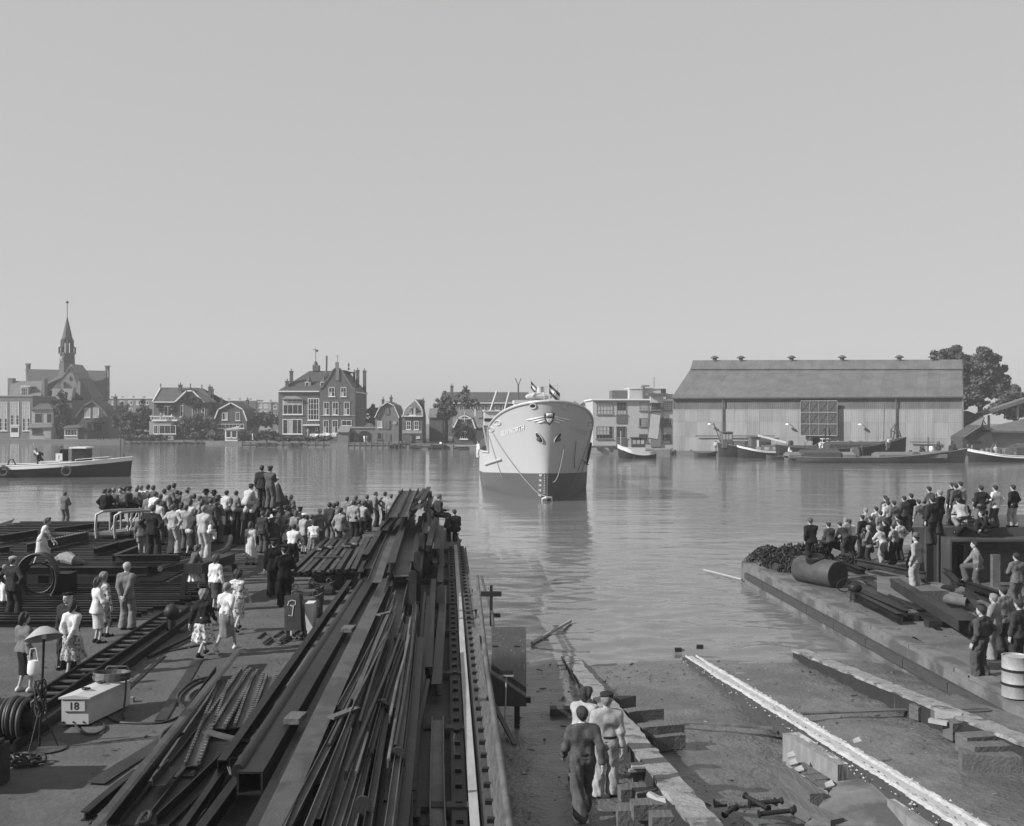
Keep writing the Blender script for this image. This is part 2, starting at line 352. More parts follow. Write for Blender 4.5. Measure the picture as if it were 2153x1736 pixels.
def person_body(pose, fem, h, th):
    key = ('body', pose, fem, h, th)
    if key in PC: return PC[key]
    J = skel(pose, fem, th); hd = J['hd']
    pr = torso_prims(J, fem, -.004) + leg_prims(J, -.008) + arm_prims(J, -.008, 1.0, fem)
    pr += [(J['nek'] - (0,.0,.05), hd(0,-.02,-.04), .056, .052, .04)]
    pr += [(hd(0,-.02,.02), hd(0,.015,.025), .086, .082, .03), (hd(0,.03,-.01), hd(0,.055,-.088), .062, .036, .03), (hd(-.03,.02,-.05), hd(.03,.02,-.05), .05, .05, .03),
           (hd(0,.095,.0), hd(0,.112,-.034), .010, .015, .012), (hd(-.082,-.005,.005), hd(-.084,-.01,-.03), .014, .012, .012), (hd(.082,-.005,.005), hd(.084,-.01,-.03), .014, .012, .012),
           (hd(-.02,.092,-.064), hd(.02,.092,-.064), .009, .009, .008)]
    for i in (0, 1): pr.append((J['an'][i], J['toe'][i], .04, .03, .02))
    subs = [(hd(-.033,.108,.012), .017), (hd(.033,.108,.012), .017)] if h < .02 else []
    V, Q = sdf(pr, h, k=.03, subs=subs)
    hv, hq = hand_mesh(.008 if h < .02 else .013)
    for i in (0, 1):
        x = J['wr'][i] - J['el'][i]; x /= np.linalg.norm(x); z = J['wr'][i] - np.array([0, .02, J['wr'][i][2]]); z[2] = 0; z -= x*(x@z)
        if np.linalg.norm(z) < .05: z = np.array([(-1,1)[i], .3, 0.]); z -= x*(x@z)
        z /= np.linalg.norm(z); y = np.cross(z, x)
        if (i == 0): y = -y
        M_ = np.stack([x, y, z], 1); v = hv@M_.T + J['wr'][i] + x*.015; qq = hq if np.linalg.det(M_) > 0 else hq[:, ::-1]
        Q = np.concatenate([Q, qq + len(V)]); V = np.concatenate([V, v])
    PC[key] = np_mesh('body', V, Q); return PC[key]
def garment(kind, pose, fem, h, th=0.0, seed=0):
    key = (kind, pose, fem, h, th if kind.startswith('hair') else 0, seed)
    if key in PC: return PC[key]
    J = skel(pose, fem, th); u = J['up']; hd = J['hd']; nz = .004 if h > .02 else .0085 if h < .015 else .0055
    ax = u(0,0,1.5) - u(0,0,.9); ax /= np.linalg.norm(ax)
    sit = pose.startswith(('sit', 'crouch', 'recline'))
    nv = ax + np.array([0,.35,0]); nv /= np.linalg.norm(nv); neck = [(nv, u(0,-.02,1.500))]
    if kind in ('jacket', 'coat', 'shirt', 'sweater', 'blouse', 'short_blouse', 'dress_top'):
        f = dict(jacket=.026, coat=.034, shirt=.017, sweater=.022, blouse=.018, short_blouse=.015, dress_top=.016)[kind]
        if not fem and kind in ('shirt', 'sweater'): f += .010
        pr = torso_prims(J, fem, f)
        pr += arm_prims(J, f*.75 + (.004 if kind in ('jacket','coat') else 0), .34 if kind in ('short_blouse','dress_top') else .93, fem)
        hem = dict(jacket=.80, coat=.80, shirt=.955, sweater=.90, blouse=.95, short_blouse=.96, dress_top=.99)[kind]
        if sit: hem = max(hem, .88)
        if hem < .93: pr.append((u(-.07,-.005,hem+.02), u(.07,-.005,hem+.02), .122+f, .122+f, .06))
        # the hem is cut only inside the trunk's column so that hanging sleeves stay whole
        hp = u(0,0,hem)
        def ex(g, d, hp=hp, J=J, f=f):
            arms = np.full(g.shape[:3], .2, np.float32)
            for p in arm_prims(J, f*.75 + .006, .34 if kind in ('short_blouse','dress_top') else .93, fem):
                mg = max(p[2], p[3]) + 3*h; i0 = np.maximum(((np.minimum(p[0], p[1]) - mg - g[0,0,0])/h).astype(int), 0); i1 = ((np.maximum(p[0], p[1]) + mg - g[0,0,0])/h).astype(int) + 2
                sl_ = tuple(slice(i0[i], i1[i]) for i in range(3)); arms[sl_] = np.minimum(arms[sl_], seg_d(g[sl_], p))
            cut = -((g - hp.astype(np.float32))@ax.astype(np.float32))
            return np.minimum(np.maximum(d, cut), np.maximum(arms, -cut - .02))
        # the throat is cut by a plane; a V for jackets
        V, Q = sdf(pr, h, cuts=neck, noise=nz, extra=ex, seed=seed + 3)
    elif kind in ('trousers', 'shorts'):
        pr = [(u(-.075,0,.94), u(.075,0,.94), .122, .122, .05), (u(-.07,0,1.0), u(.07,0,1.0), .108, .108, .06)] + leg_prims(J, .024 if fem else .038, 1.0 if kind == 'trousers' else .34, .036)
        cuts = [(ax, u(0,0,1.045))]
        if kind == 'trousers' and not sit and POSES[pose].get('toe') is None and pose not in ('step',): cuts.append(((0,0,-1), (0,0,.055)))
        V, Q = sdf(pr, h, cuts=cuts, noise=nz*1.2, k=.03, seed=seed + 5)
    elif kind in ('skirt', 'full_skirt', 'pleated_skirt'):
        top = u(0,0,1.06); kn = (J['kn'][0] + J['kn'][1])/2; low = np.array([kn[0], kn[1]*.55, kn[2] - (.10 if kind != 'pleated_skirt' else .16)])
        if kind == 'full_skirt': low[2] += .02
        spread = dict(skirt=.155, full_skirt=.27, pleated_skirt=.23)[kind]; rip = dict(skirt=.004, full_skirt=.022, pleated_skirt=.014)[kind]; npl = dict(skirt=5, full_skirt=11, pleated_skirt=17)[kind]
        wide = max(spread, abs(J['kn'][0][1] - J['kn'][1][1])*.5 + .11)
        pr = [(top, low, .14, wide)]
        def ex(g, d, top=top, low=low):
            axd = low - top; L = np.linalg.norm(axd); axd = axd/L; t = ((g - top)@axd.astype(np.float32))/L
            c = top + np.clip(t, 0, 1)[..., None]*(low - top); dx = g[..., 0] - c[..., 0]; dy = g[..., 1] - c[..., 1]
            tt = np.clip(t, 0, 1); hipb = np.exp(-((t - .3)/.22)**2)*.03
            a = .125 + (spread - .125)*tt + hipb + .02; b = .105 + (wide*.92 - .105)*tt + hipb
            an_ = np.arctan2(dy, dx); rr = rip*tt*np.sin(an_*npl + 2*np.sin(an_*2))
            dd = (np.sqrt((dx/a)**2 + (dy/b)**2) - 1)*np.minimum(a, b) - rr
            return np.maximum(dd, np.maximum(-t*L, (t - 1)*L))
        V, Q = sdf(pr, h, extra=ex, noise=nz*.7, pad=.12, seed=seed)
    elif kind in ('hair_short', 'hair_curly', 'hair_long', 'hair_white'):
        f = dict(hair_short=.010, hair_curly=.026, hair_long=.022, hair_white=.009)[kind]
        pr = [(hd(0,-.025,.025), hd(0,.015,.035), .086+f, .082+f, .03)]
        if kind in ('hair_short', 'hair_white'): pr.append((hd(0,-.045,-.03), hd(0,-.045,-.055), .062, .05, .03))
        else: pr += [(hd(0,-.05,-.03), hd(0,-.05,-.09), .075+f*.5, .05+f, .03), (hd(-.075,-.02,-.04), hd(-.07,-.03,-.08), .028+f*.3, .022+f*.3, .02), (hd(.075,-.02,-.04), hd(.07,-.03,-.08), .028+f*.3, .022+f*.3, .02)]
        fw = hd(0,1,0) - hd(0,0,0); upv = hd(0,0,1) - hd(0,0,0); n1 = fw*.80 - upv*.60; n1 = n1/np.linalg.norm(n1)
        cuts = [(n1, hd(0,.047,.045))]
        V, Q = sdf(pr, min(h, .016), cuts=cuts, noise=.004 if kind in ('hair_short','hair_white') else .014, seed=seed + 9)
    elif kind == 'shoe0' or kind == 'shoe1':
        i = int(kind[-1]); a, t = J['an'][i], J['toe'][i]; d = (t - a); bk = a - np.array([d[0], d[1], 0])*.25 + (0,0,-.035)
        pr = [(bk, t - (0,0,.0), .042, .036, .02), (a + (0,0,.0), bk, .05, .04, .03)]
        V, Q = sdf(pr, min(h, .018), cuts=[((0,0,-1), (0,0,min(a[2],t[2]) - .075 + max(0, t[2]-a[2]+.03)))])
    PC[key] = np_mesh(kind, V, Q); return PC[key]
def hat_mesh(kind, pose, fem, th):
    key = ('hat', kind, pose, fem, th)
    if key in PC: return PC[key]
    J = skel(pose, fem, th); c = Vector(J['hd'](0,-.005,.055)); ax = Vector(J['hd'](0,-.12,1) - J['hd'](0,0,0)); fw = Vector(J['hd'](0,1,0) - J['hd'](0,0,0)); m = MB()
    if kind in ('bowler', 'felt_hat', 'straw_hat'):
        b = dict(bowler=.135, felt_hat=.16, straw_hat=.17)[kind]
        m.lathe([(.098,0),(b,.004),(b+.012,.014),(b,.018),(.104,.016),(.104,.06),(.098,.10),(.07,.125),(.02,.132 if kind == 'bowler' else .115)], c, 18, tuple(ax))
    elif kind == 'beret':
        m.lathe([(.092,-.005),(.10,.0),(.125,.03),(.12,.05),(.08,.066),(.012,.07),(.01,.085),(.002,.086)], c, 16, tuple(ax + Vector((.15,0,0))))
    elif kind == 'cap':
        m.lathe([(.098,-.02),(.103,0),(.112,.035),(.105,.055),(.06,.075),(.005,.08)], c, 16, tuple(ax))
        m.lathe([(.055,0),(.07,.005),(.055,.014)], c + fw*.10 + Vector((0,0,.002)), 12, tuple(ax + fw*.3), 1.15, .9)
    elif kind == 'peaked_cap':
        m.lathe([(.100,-.02),(.100,.03),(.135,.065),(.135,.075),(.05,.085),(.005,.086)], c, 18, tuple(ax))
        m.lathe([(.06,0),(.075,.004),(.06,.01)], c + fw*.095 + Vector((0,0,-.012)), 12, tuple(ax + fw*.5), 1.15, .9)
    PC[key] = m.mesh(kind, True); return PC[key]
def cloth(v, pat=None):
    v = round(v, 3)
    if pat == 'floral': return mat('print_%g' % v, v, .9, .3, 30, spots=.9, spot_v=.08, spot_scale=16, spot_lo=.5, spec=.1)
    if pat == 'check': return mat('tweed_%g' % v, v, .9, .35, 45, spec=.1)
    return mat('cloth_%g' % v, v, .9, .18, 9, bump=.25, bscale=30, spec=.1)
SKIN = mat('skin', .40, .6, .1, 8, spec=.3)
HAIR = {'d': mat('hair_dark', .025, .6, .5, 60, bump=.6, bscale=90, stretch=(1,1,.3)), 'm': mat('hair_brown', .07, .6, .45, 60, bump=.6, bscale=90, stretch=(1,1,.3)),
        'l': mat('hair_fair', .22, .6, .4, 60, bump=.6, bscale=90, stretch=(1,1,.3)), 'w': mat('hair_grey', .45, .6, .3, 60, bump=.6, bscale=90, stretch=(1,1,.3))}
EYE = mat('eye', .02, .3, 0)
def slot(o, m):
    o.material_slots[0].link = 'OBJECT'; o.material_slots[0].material = m
PEOPLE = []
def head_top(pose, hat=None):
    J = skel(pose, False); return float(J['hd'](0,-.01,.118)[2]) + (.05 if hat in ('bowler','felt_hat','straw_hat') else 0)
def person_at(loc, h, pose, yaw, label, top='jacket', tv=.08, bottom='trousers', bv=.06, hair='short', hv='d', hat=None, hatv=.03, fem=False, lod=.022, th=0.0, tpat=None, bpat=None,
              sv=.02, collar=None, group=None, cat=None, seed=None):
    def pm(me, name, m, root):
        if not len(me.materials): me.materials.append(m)
        o = bpy.data.objects.new(name, me); COL.objects.link(o)
        if root is not None: o.parent = root
        slot(o, m); return o
    if seed is None: seed = int(rng.integers(0, 2))
    root = pm(person_body(pose, fem, lod, th), 'person', SKIN, None)
    root.location = loc; root.rotation_euler[2] = yaw; s_ = h/1.75; root.scale = (s_*random.uniform(.97, 1.05), s_*random.uniform(.97, 1.05), s_)
    tag(root, label, cat or ('woman' if fem else 'man'), group or 'spectators'); PEOPLE.append(root)
    tm = cloth(tv, tpat); bm_ = cloth(bv, bpat)
    if top == 'overall': pm(garment('shirt', pose, fem, lod, 0, seed), 'overall_top', tm, root)
    elif top: pm(garment(top, pose, fem, lod, 0, seed), {'short_blouse': 'blouse', 'dress_top': 'dress_bodice'}.get(top, top), tm, root)
    if bottom: pm(garment(bottom, pose, fem, lod, 0, seed), 'skirt' if 'skirt' in bottom else bottom, tm if top == 'overall' else bm_, root)
    if top == 'overall' and lod < .016:
        key = ('belt', pose)
        if key not in PC: J = skel(pose, False); ax = J['up'](0,0,1.5) - J['up'](0,0,.9); PC[key] = MB().lathe([(.128,-.02),(.134,-.012),(.134,.012),(.128,.02)], tuple(J['up'](0,0,1.03)), 20, tuple(ax), 1.38, 1.02).mesh('belt', True)
        pm(PC[key], 'belt', cloth(.03), root)
    if hair: pm(garment('hair_' + hair, pose, fem, lod, th, seed), 'hair', HAIR[hv], root)
    if hat: pm(hat_mesh(hat, pose, fem, th), 'hat' if 'hat' in hat or hat == 'bowler' else 'cap' if 'cap' in hat else 'beret', cloth(hatv), root)
    for i in (0, 1): pm(garment('shoe%d' % i, pose, fem, lod), 'shoe', cloth(sv), root)
    if collar is not None:
        key = ('collar', pose, fem)
        if key not in PC:
            J = skel(pose, fem); ax = J['up'](0,0,1.5) - J['up'](0,0,.9)
            PC[key] = MB().lathe([(.064,-.03),(.070,-.02),(.062,.022),(.056,.022)], tuple(J['up'](0,-.002,1.492)), 14, tuple(ax)).mesh('collar', True)
        pm(PC[key], 'collar', cloth(collar), root)
    if lod < .016:
        key = ('eye', pose, fem, th)
        if key not in PC:
            J = skel(pose, fem, th); PC[key] = []
            for sx in (-.033, .033): PC[key].append(MB().lathe([(.002,-.010),(.009,-.006),(.011,0),(.009,.006),(.002,.010)], tuple(J['hd'](sx,.094,.012)), 8).mesh('eye', True))
        for me in PC[key]: pm(me, 'eye', EYE, root)
    return root
def person(C, hx, hy, z, h, pose, yaw, label, D=None, **k):
    """placed by the top of the head as seen in the photograph; z is the level stood on"""
    x, y = C(hx, hy); ht = head_top(pose, k.get('hat'))*h/1.75
    if D is None: D = F*(CAMZ - (z + ht))/(y - CY)
    X = (x - CX)*D/F
    hdv = skel(pose, False)['hd'](0,0,.1)*h/1.75; c_, s_ = math.cos(R(yaw)), math.sin(R(yaw))
    return person_at((X - (hdv[0]*c_ - hdv[1]*s_), D - (hdv[0]*s_ + hdv[1]*c_), z), h, pose, R(yaw), label, **k)
# ------------------------------------------------------------------ the setting
m_yard = mat('yard_ground', .088, .9, .35, 1.3, bump=.5, bscale=9, spots=.75, spot_v=.06, spot_scale=.55, spot_lo=.52, coord='Object')
m_mud = mat('slip_mud', .125, .36, .35, 1.6, bump=1.0, bscale=9, spots=.75, spot_v=.075, spot_scale=.42, spot_lo=.5, spec=.5)
m_conc = mat('quay_concrete', .15, .85, .35, 2.2, bump=.3, bscale=12, spots=.8, spot_v=.06, spot_scale=.9, spot_lo=.48)
m_rqd = mat('quay_dirt', .125, .9, .35, 1.6, bump=.5, bscale=10, spots=.7, spot_v=.065, spot_scale=.6, spot_lo=.5)
def sheet(name, outline, z, m, bottom=-3.2, bump_amp=0.0):
    mb = MB(); n = len(outline); zf = z if callable(z) else (lambda p: z)
    top = [(x, y, zf((x, y))) for x, y in outline]; low = [(x, y, bottom) for x, y in outline]
    mb.v = [Vector(p) for p in top + low]; mb.f = [tuple(range(n))] + [(i, (i+1) % n, n + (i+1) % n, n + i) for i in range(n)]
    return tag(link(name, mb.mesh(name), m), kind='structure')
def grid_ground(name, x0, x1, y0, y1, step, zf, m):
    xs = np.arange(x0, x1 + step, step); ys = np.arange(y0, y1 + step, step); gx, gy = np.meshgrid(xs, ys); z = zf(gx, gy); nx = len(xs); ny = len(ys)
    V = np.stack([gx, gy, z], -1).reshape(-1, 3); i = (np.arange(ny-1)[:, None]*nx + np.arange(nx-1)[None]).ravel()
    Q = np.stack([i, i+1, i+nx+1, i+nx], 1); return tag(link(name, np_mesh(name, V, Q), m), kind='structure')
def fbm(x, y, seed=0, f=1.0, oct=4):
    r = np.random.default_rng(seed); out = 0; a = 1.0
    for o in range(oct):
        for k in range(3):
            an = r.random()*6.283; out = out + a*np.sin((x*math.cos(an) + y*math.sin(an))*f + r.random()*6.283 + 1.3*np.sin((x*math.sin(an) - y*math.cos(an))*f*.7 + r.random()*6))/3
        a *= .55; f *= 2.05
    return out
# left quay: lit yard floor that ends at the water
LE = [(-.05, 15), (-1.0, 30), (-2.4, 49.6), (-3.0, 55)]
def left_edge(Y): return float(np.interp(Y, [p[1] for p in LE], [p[0] for p in LE])) + (.066*(15 - Y) if Y < 15 else 0)
o = sheet('quay_wall_body', [(-60, -6), (1.0, -6)] + LE + [(-13, 55.4), (-24.5, 50), (-60, 47)], -.05, m_yard)
o.name = 'left_quay'
o = grid_ground('yard_ground', -45, 0, 8, 56, .25, lambda x, y: .012*fbm(x, y, 3, 1.1) - 0.0, m_yard)
bm = bmesh.new(); bm.from_mesh(o.data)                     # trimmed to the quay's outline
def inside(x, y):
    if x > left_edge(y) - .02: return False
    e = np.interp(x, [-45, -24.5, -13, -3], [48.5, 50, 55.35, 55]); return y < e - .02
bmesh.ops.delete(bm, geom=[f for f in bm.faces if not inside(*f.calc_center_median()[:2])], context='FACES'); bm.to_mesh(o.data); bm.free()
# slipway: sloping mud that runs under the water
grid_ground('slipway', -4, 26, 8, 52, .13, lambda x, y: -0.56 - 0.054*(y - 14) + (.05*fbm(x, y, 5, 1.5) + .018*fbm(x, y, 6, 7.0, 3))*np.clip((34 - y)/8, .25, 1) - .25*np.exp(-((x - 5.5)/1.6)**2)*np.clip((26 - y)/6, 0, 1), m_mud)
# right quay
RE = [(11.6, 14), (11.0, 26), (10.3, 38), (9.86, 45.5), (9.95, 47), (10.5, 48.6), (12, 50.3), (19, 52.8), (60, 58), (60, 14)]
sheet('right_quay', RE, RQ - .03, m_conc)
o = grid_ground('quay_dirt', 10.4, 40, 12, 55, .25, lambda x, y: RQ + .03 + .035*fbm(x, y, 9, 1.2), m_rqd)
bm = bmesh.new(); bm.from_mesh(o.data)
def inside2(x, y): return x > np.interp(y, [14, 26, 38, 46], [11.6, 11.0, 10.3, 9.86]) + .55 and y < np.interp(x, [10, 12, 19, 60], [47.8, 49.7, 52.2, 57])
bmesh.ops.delete(bm, geom=[f for f in bm.faces if not inside2(*f.calc_center_median()[:2])], context='FACES'); bm.to_mesh(o.data); bm.free()
# mud that meets the quay's end at the near right
grid_ground('slip_bank', 9.6, 26, 8, 26.5, .25, lambda x, y: np.minimum(RQ + .02, -.56 - .054*(y - 14) + .03 + np.maximum(x - 10.7, 0)*.24) + .03*fbm(x, y, 11, 1.4), m_mud)
# water
m_water = bpy.data.materials.new('water'); m_water.use_nodes = True; t = m_water.node_tree; b = t.nodes['Principled BSDF']; L = t.links.new
b.inputs['Base Color'].default_value = (.135, .135, .135, 1); b.inputs['Roughness'].default_value = .06; b.inputs['IOR'].default_value = 1.33; b.inputs['Specular IOR Level'].default_value = .5
tc = t.nodes.new('ShaderNodeTexCoord'); bpn = None
for sc, st, di, stx in ((.9, .5, .06, (.45, 1, 1)), (3.2, .5, .02, (.5, 1, 1)), (.12, .45, .25, (.35, 1, 1))):
    mp = t.nodes.new('ShaderNodeMapping'); mp.inputs['Scale'].default_value = stx; mp.inputs['Rotation'].default_value = (0, 0, .12*sc); L(tc.outputs['Object'], mp.inputs[0])
    nz = t.nodes.new('ShaderNodeTexNoise'); nz.inputs['Scale'].default_value = sc; nz.inputs['Detail'].default_value = 3; nz.inputs['Distortion'].default_value = .6; L(mp.outputs[0], nz.inputs['Vector'])
    bp = t.nodes.new('ShaderNodeBump'); bp.inputs['Strength'].default_value = st; bp.inputs['Distance'].default_value = di; L(nz.outputs[0], bp.inputs['Height'])
    if bpn: L(bpn.outputs[0], bp.inputs['Normal'])
    bpn = bp
L(bpn.outputs[0], b.inputs['Normal'])
ys = np.concatenate([np.arange(26, 60, .16), 60*1.0065**np.arange(0, 260)]); ys = ys[ys < 300]
u_ = np.linspace(-1, 1, 560); gx = np.outer(ys*.62 + 14, u_); gy = np.repeat(ys[:, None], 560, 1)
near = np.clip((75 - gy)/35, 0, 1)*np.exp(-((gx - 4.5)/6.5)**2)
zz = WATER + .008*fbm(gx*.5, gy*1.3, 21, .8) + near*.075*fbm(gx*.6, gy*1.3, 22, 1.7, 5) + .012*np.sin(gy*.9 + .12*gx + 1.2*np.sin(gx*.08))*np.clip((110 - gy)/60, 0, 1)*(gx < -4) \
     + near*.05*np.exp(-((gy - 32.8 - .25*np.sin(gx*1.7))/.28)**2)
nx = 560; ny = len(ys); i = (np.arange(ny-1)[:, None]*nx + np.arange(nx-1)[None]).ravel()
tag(link('water', np_mesh('water', np.stack([gx, gy, zz], -1).reshape(-1, 3), np.stack([i, i+1, i+nx+1, i+nx], 1)), m_water), kind='structure')
# wide water to the sides and under the near sheet's edge
mb = MB(); mb.poly([(-600, 20, WATER - .07), (600, 20, WATER - .07), (600, 320, WATER - .07), (-600, 320, WATER - .07)], [(0,1,2,3)])
tag(link('water_wide', mb.mesh('water_wide'), m_water), kind='structure')

# ------------------------------------------------------------------ far shore
SX = [-400, 0, 430, 700, 950, 1245, 1415, 2023, 2153, 2600]; SD = [285, 265, 250, 232, 216, 193, 186, 166, 162, 150]
def shore(x): return float(np.interp(x, SX, SD))
LAND = -.75
pts = [((x - CX)*d/F, d) for x, d in zip(SX, SD)]
pts = pts + [(420, 150), (420, 640), (-420, 640), (-420, 290)]
m_land = mat('far_ground', .12, .9, .3, .3)
sheet('far_shore', pts, LAND, m_land)
m_brick = mat('brick_wall', .105, .85, .25, .8, bump=.1, bscale=20, rnd=.12)
m_brick2 = mat('brick_wall_light', .19, .85, .2, .8, rnd=.1)
m_render = mat('pale_wall', .33, .8, .15, .6)
m_modern = mat('modern_brick', .44, .8, .12, .8)
m_wood_w = mat('white_boards', .36, .7, .2, 1.5, stretch=(6,6,.5))
m_trim = mat('white_trim', .75, .6, .08, 2)
m_trim_d = mat('dark_trim', .05, .6, .2, 2)
m_tile = wavemat('roof_tile', .085, .75, .3, 'X', .5, .3, .7)
m_tile2 = wavemat('roof_tile_pale', .16, .75, .3, 'X', .8, .3, .7)
m_slate = mat('roof_slate', .06, .7, .25, .8, stretch=(1,1,3))
m_glass = mat('window_glass', .03, .12, .3, .5, spec=.5)
m_curt = mat('window_curtain', .42, .6, .45, 1.2, stretch=(2,1,.4))
m_chim = mat('chimney_brick', .10, .9, .3, 2)
m_pot = mat('chimney_pot', .13, .8, .2, 2)
class Bld:
    def __init__(s, name, label, C, D, x, cat='house', group=None):
        s.C = C; s.D = D; px, _ = C(x, 0); s.root = thing(name, ((px - CX)*D/F, D, LAND), label, cat, group)
    def p(s, x, y, d=0.0, straight=False):
        return P(*s.C(x, y), s.D) + Vector((0, d, 0)) if straight or abs(d) < .8 else P(*s.C(x, y), s.D + d)
    def part(s, name, mb, m, parent=None, smooth=False): return mb.build(name, m, parent or s.root, smooth)
    def wall(s, pts, m, depth, name='wall', d0=0.0):
        return s.part(name, MB().prism([s.p(x, y, d0) for x, y in pts], (0, depth, 0)), m)
    def rect(s, x0, x1, y0, y1, m, depth, name='wall', d0=0.0, ground=False):
        a, c = s.p(x0, y0, d0, ground), s.p(x1, y1, d0, ground); z0 = LAND - .3 if ground else c.z
        return s.part(name, MB().box(a.x, c.x, s.D + d0, s.D + d0 + depth, z0, a.z), m)
    def slab(s, quad, m, name='roof', th=.18, parent=None):                    # quad: (x, y, depth) in facade units, thickened downward
        ym = max(y for x, y, d in quad); q = [s.p(x, y, d, y > ym - 14) for x, y, d in quad]; return s.part(name, MB().prism(q, (0, 0, -th)), m, parent)
    def slab3(s, q, m, name='roof', th=.18, parent=None): return s.part(name, MB().prism(q, (0, 0, -th)), m, parent)
    def gable(s, out, ybase, wm, rm, depth, over=.35, trim=m_trim, tw=.22):
        w_ = [s.p(x, y) for x, y in out]; bl = Vector((w_[0].x, s.D, LAND - .3)); br = Vector((w_[-1].x, s.D, LAND - .3))
        if ybase: bl.z = br.z = s.p(0, ybase).z
        s.part('wall', MB().prism([bl] + w_ + [br], (0, depth, 0)), wm)
        for k in range(len(out) - 1):
            a, c = w_[k], w_[k+1]; dx = c - a; nrm = Vector((-dx.z, 0, dx.x)).normalized(); e = dx.normalized()*.15
            q = [a - e + nrm*.04 - Vector((0,over,0)), c + e + nrm*.04 - Vector((0,over,0)), c + e + nrm*.04 + Vector((0,depth,0)), a - e + nrm*.04 + Vector((0,depth,0))]
            rf = s.part('roof', MB().prism(q, nrm*.15), rm)
            if trim: s.part('bargeboard', MB().beam(a - e + nrm*.06 - Vector((0,over+.05,0)), c + e + nrm*.06 - Vector((0,over+.05,0)), .07, tw, up=nrm), trim, rf)
    def win(s, x0, x1, y0, y1, nx=2, ny=2, fm=None, pm=None, d0=0.0, t=.11, curt=None, sill=True, arch=0):
        fm = fm or m_trim; pm = pm or m_glass; a, c = s.p(x0, y0, d0), s.p(x1, y1, d0); W = c.x - a.x; H = a.z - c.z; y = a.y
        f = MB(); b_ = t*.5
        f.box(a.x, c.x, y-.09, y-.01, c.z, c.z+t); f.box(a.x, c.x, y-.09, y-.01, a.z-t, a.z); f.box(a.x, a.x+t, y-.088, y-.012, c.z+t, a.z-t); f.box(c.x-t, c.x, y-.088, y-.012, c.z+t, a.z-t)
        for k in range(1, nx): xx = a.x + W*k/nx; f.box(xx-b_/2, xx+b_/2, y-.08, y-.014, c.z+t, a.z-t)
        for k in range(1, ny): zz_ = c.z + H*k/ny; f.box(a.x+t, c.x-t, y-.078, y-.016, zz_-b_/2, zz_+b_/2)
        o = s.part('window', f, fm)
        for i in range(nx):
            for j in range(ny):
                xa = a.x + W*i/nx + .02; xb = a.x + W*(i+1)/nx - .02; za = c.z + H*j/ny + .02; zb = c.z + H*(j+1)/ny - .02
                use = pm if curt is None or not curt(i, j) else m_curt
                s.part('pane', MB().box(xa, xb, y-.035, y-.022, za, zb), use, o)
        if sill: s.part('sill', MB().box(a.x-.15, c.x+.15, y-.2, y-.005, c.z-.14, c.z-.003), fm, o)
        return o
    def chimney(s, x0, x1, y0, y1, d=1.0, parent=None):
        a, c = s.p(x0, y0, d), s.p(x1, y1, d); w_ = max(c.x - a.x, .5); cx = (a.x + c.x)/2
        ch = s.part('chimney', MB().box(cx-w_/2, cx+w_/2, a.y, a.y+w_, c.z-.6, a.z-.25).box(cx-w_/2-.1, cx+w_/2+.1, a.y-.1, a.y+w_+.1, a.z-.25, a.z-.0), m_chim)
        s.part('chimney_pot', MB().lathe([(.14,0),(.12,.5),(.15,.52),(.13,.55)], (cx, a.y+w_/2, a.z), 8), m_pot, ch)
white_in = lambda i, j: True
low_in = lambda i, j: j == 0
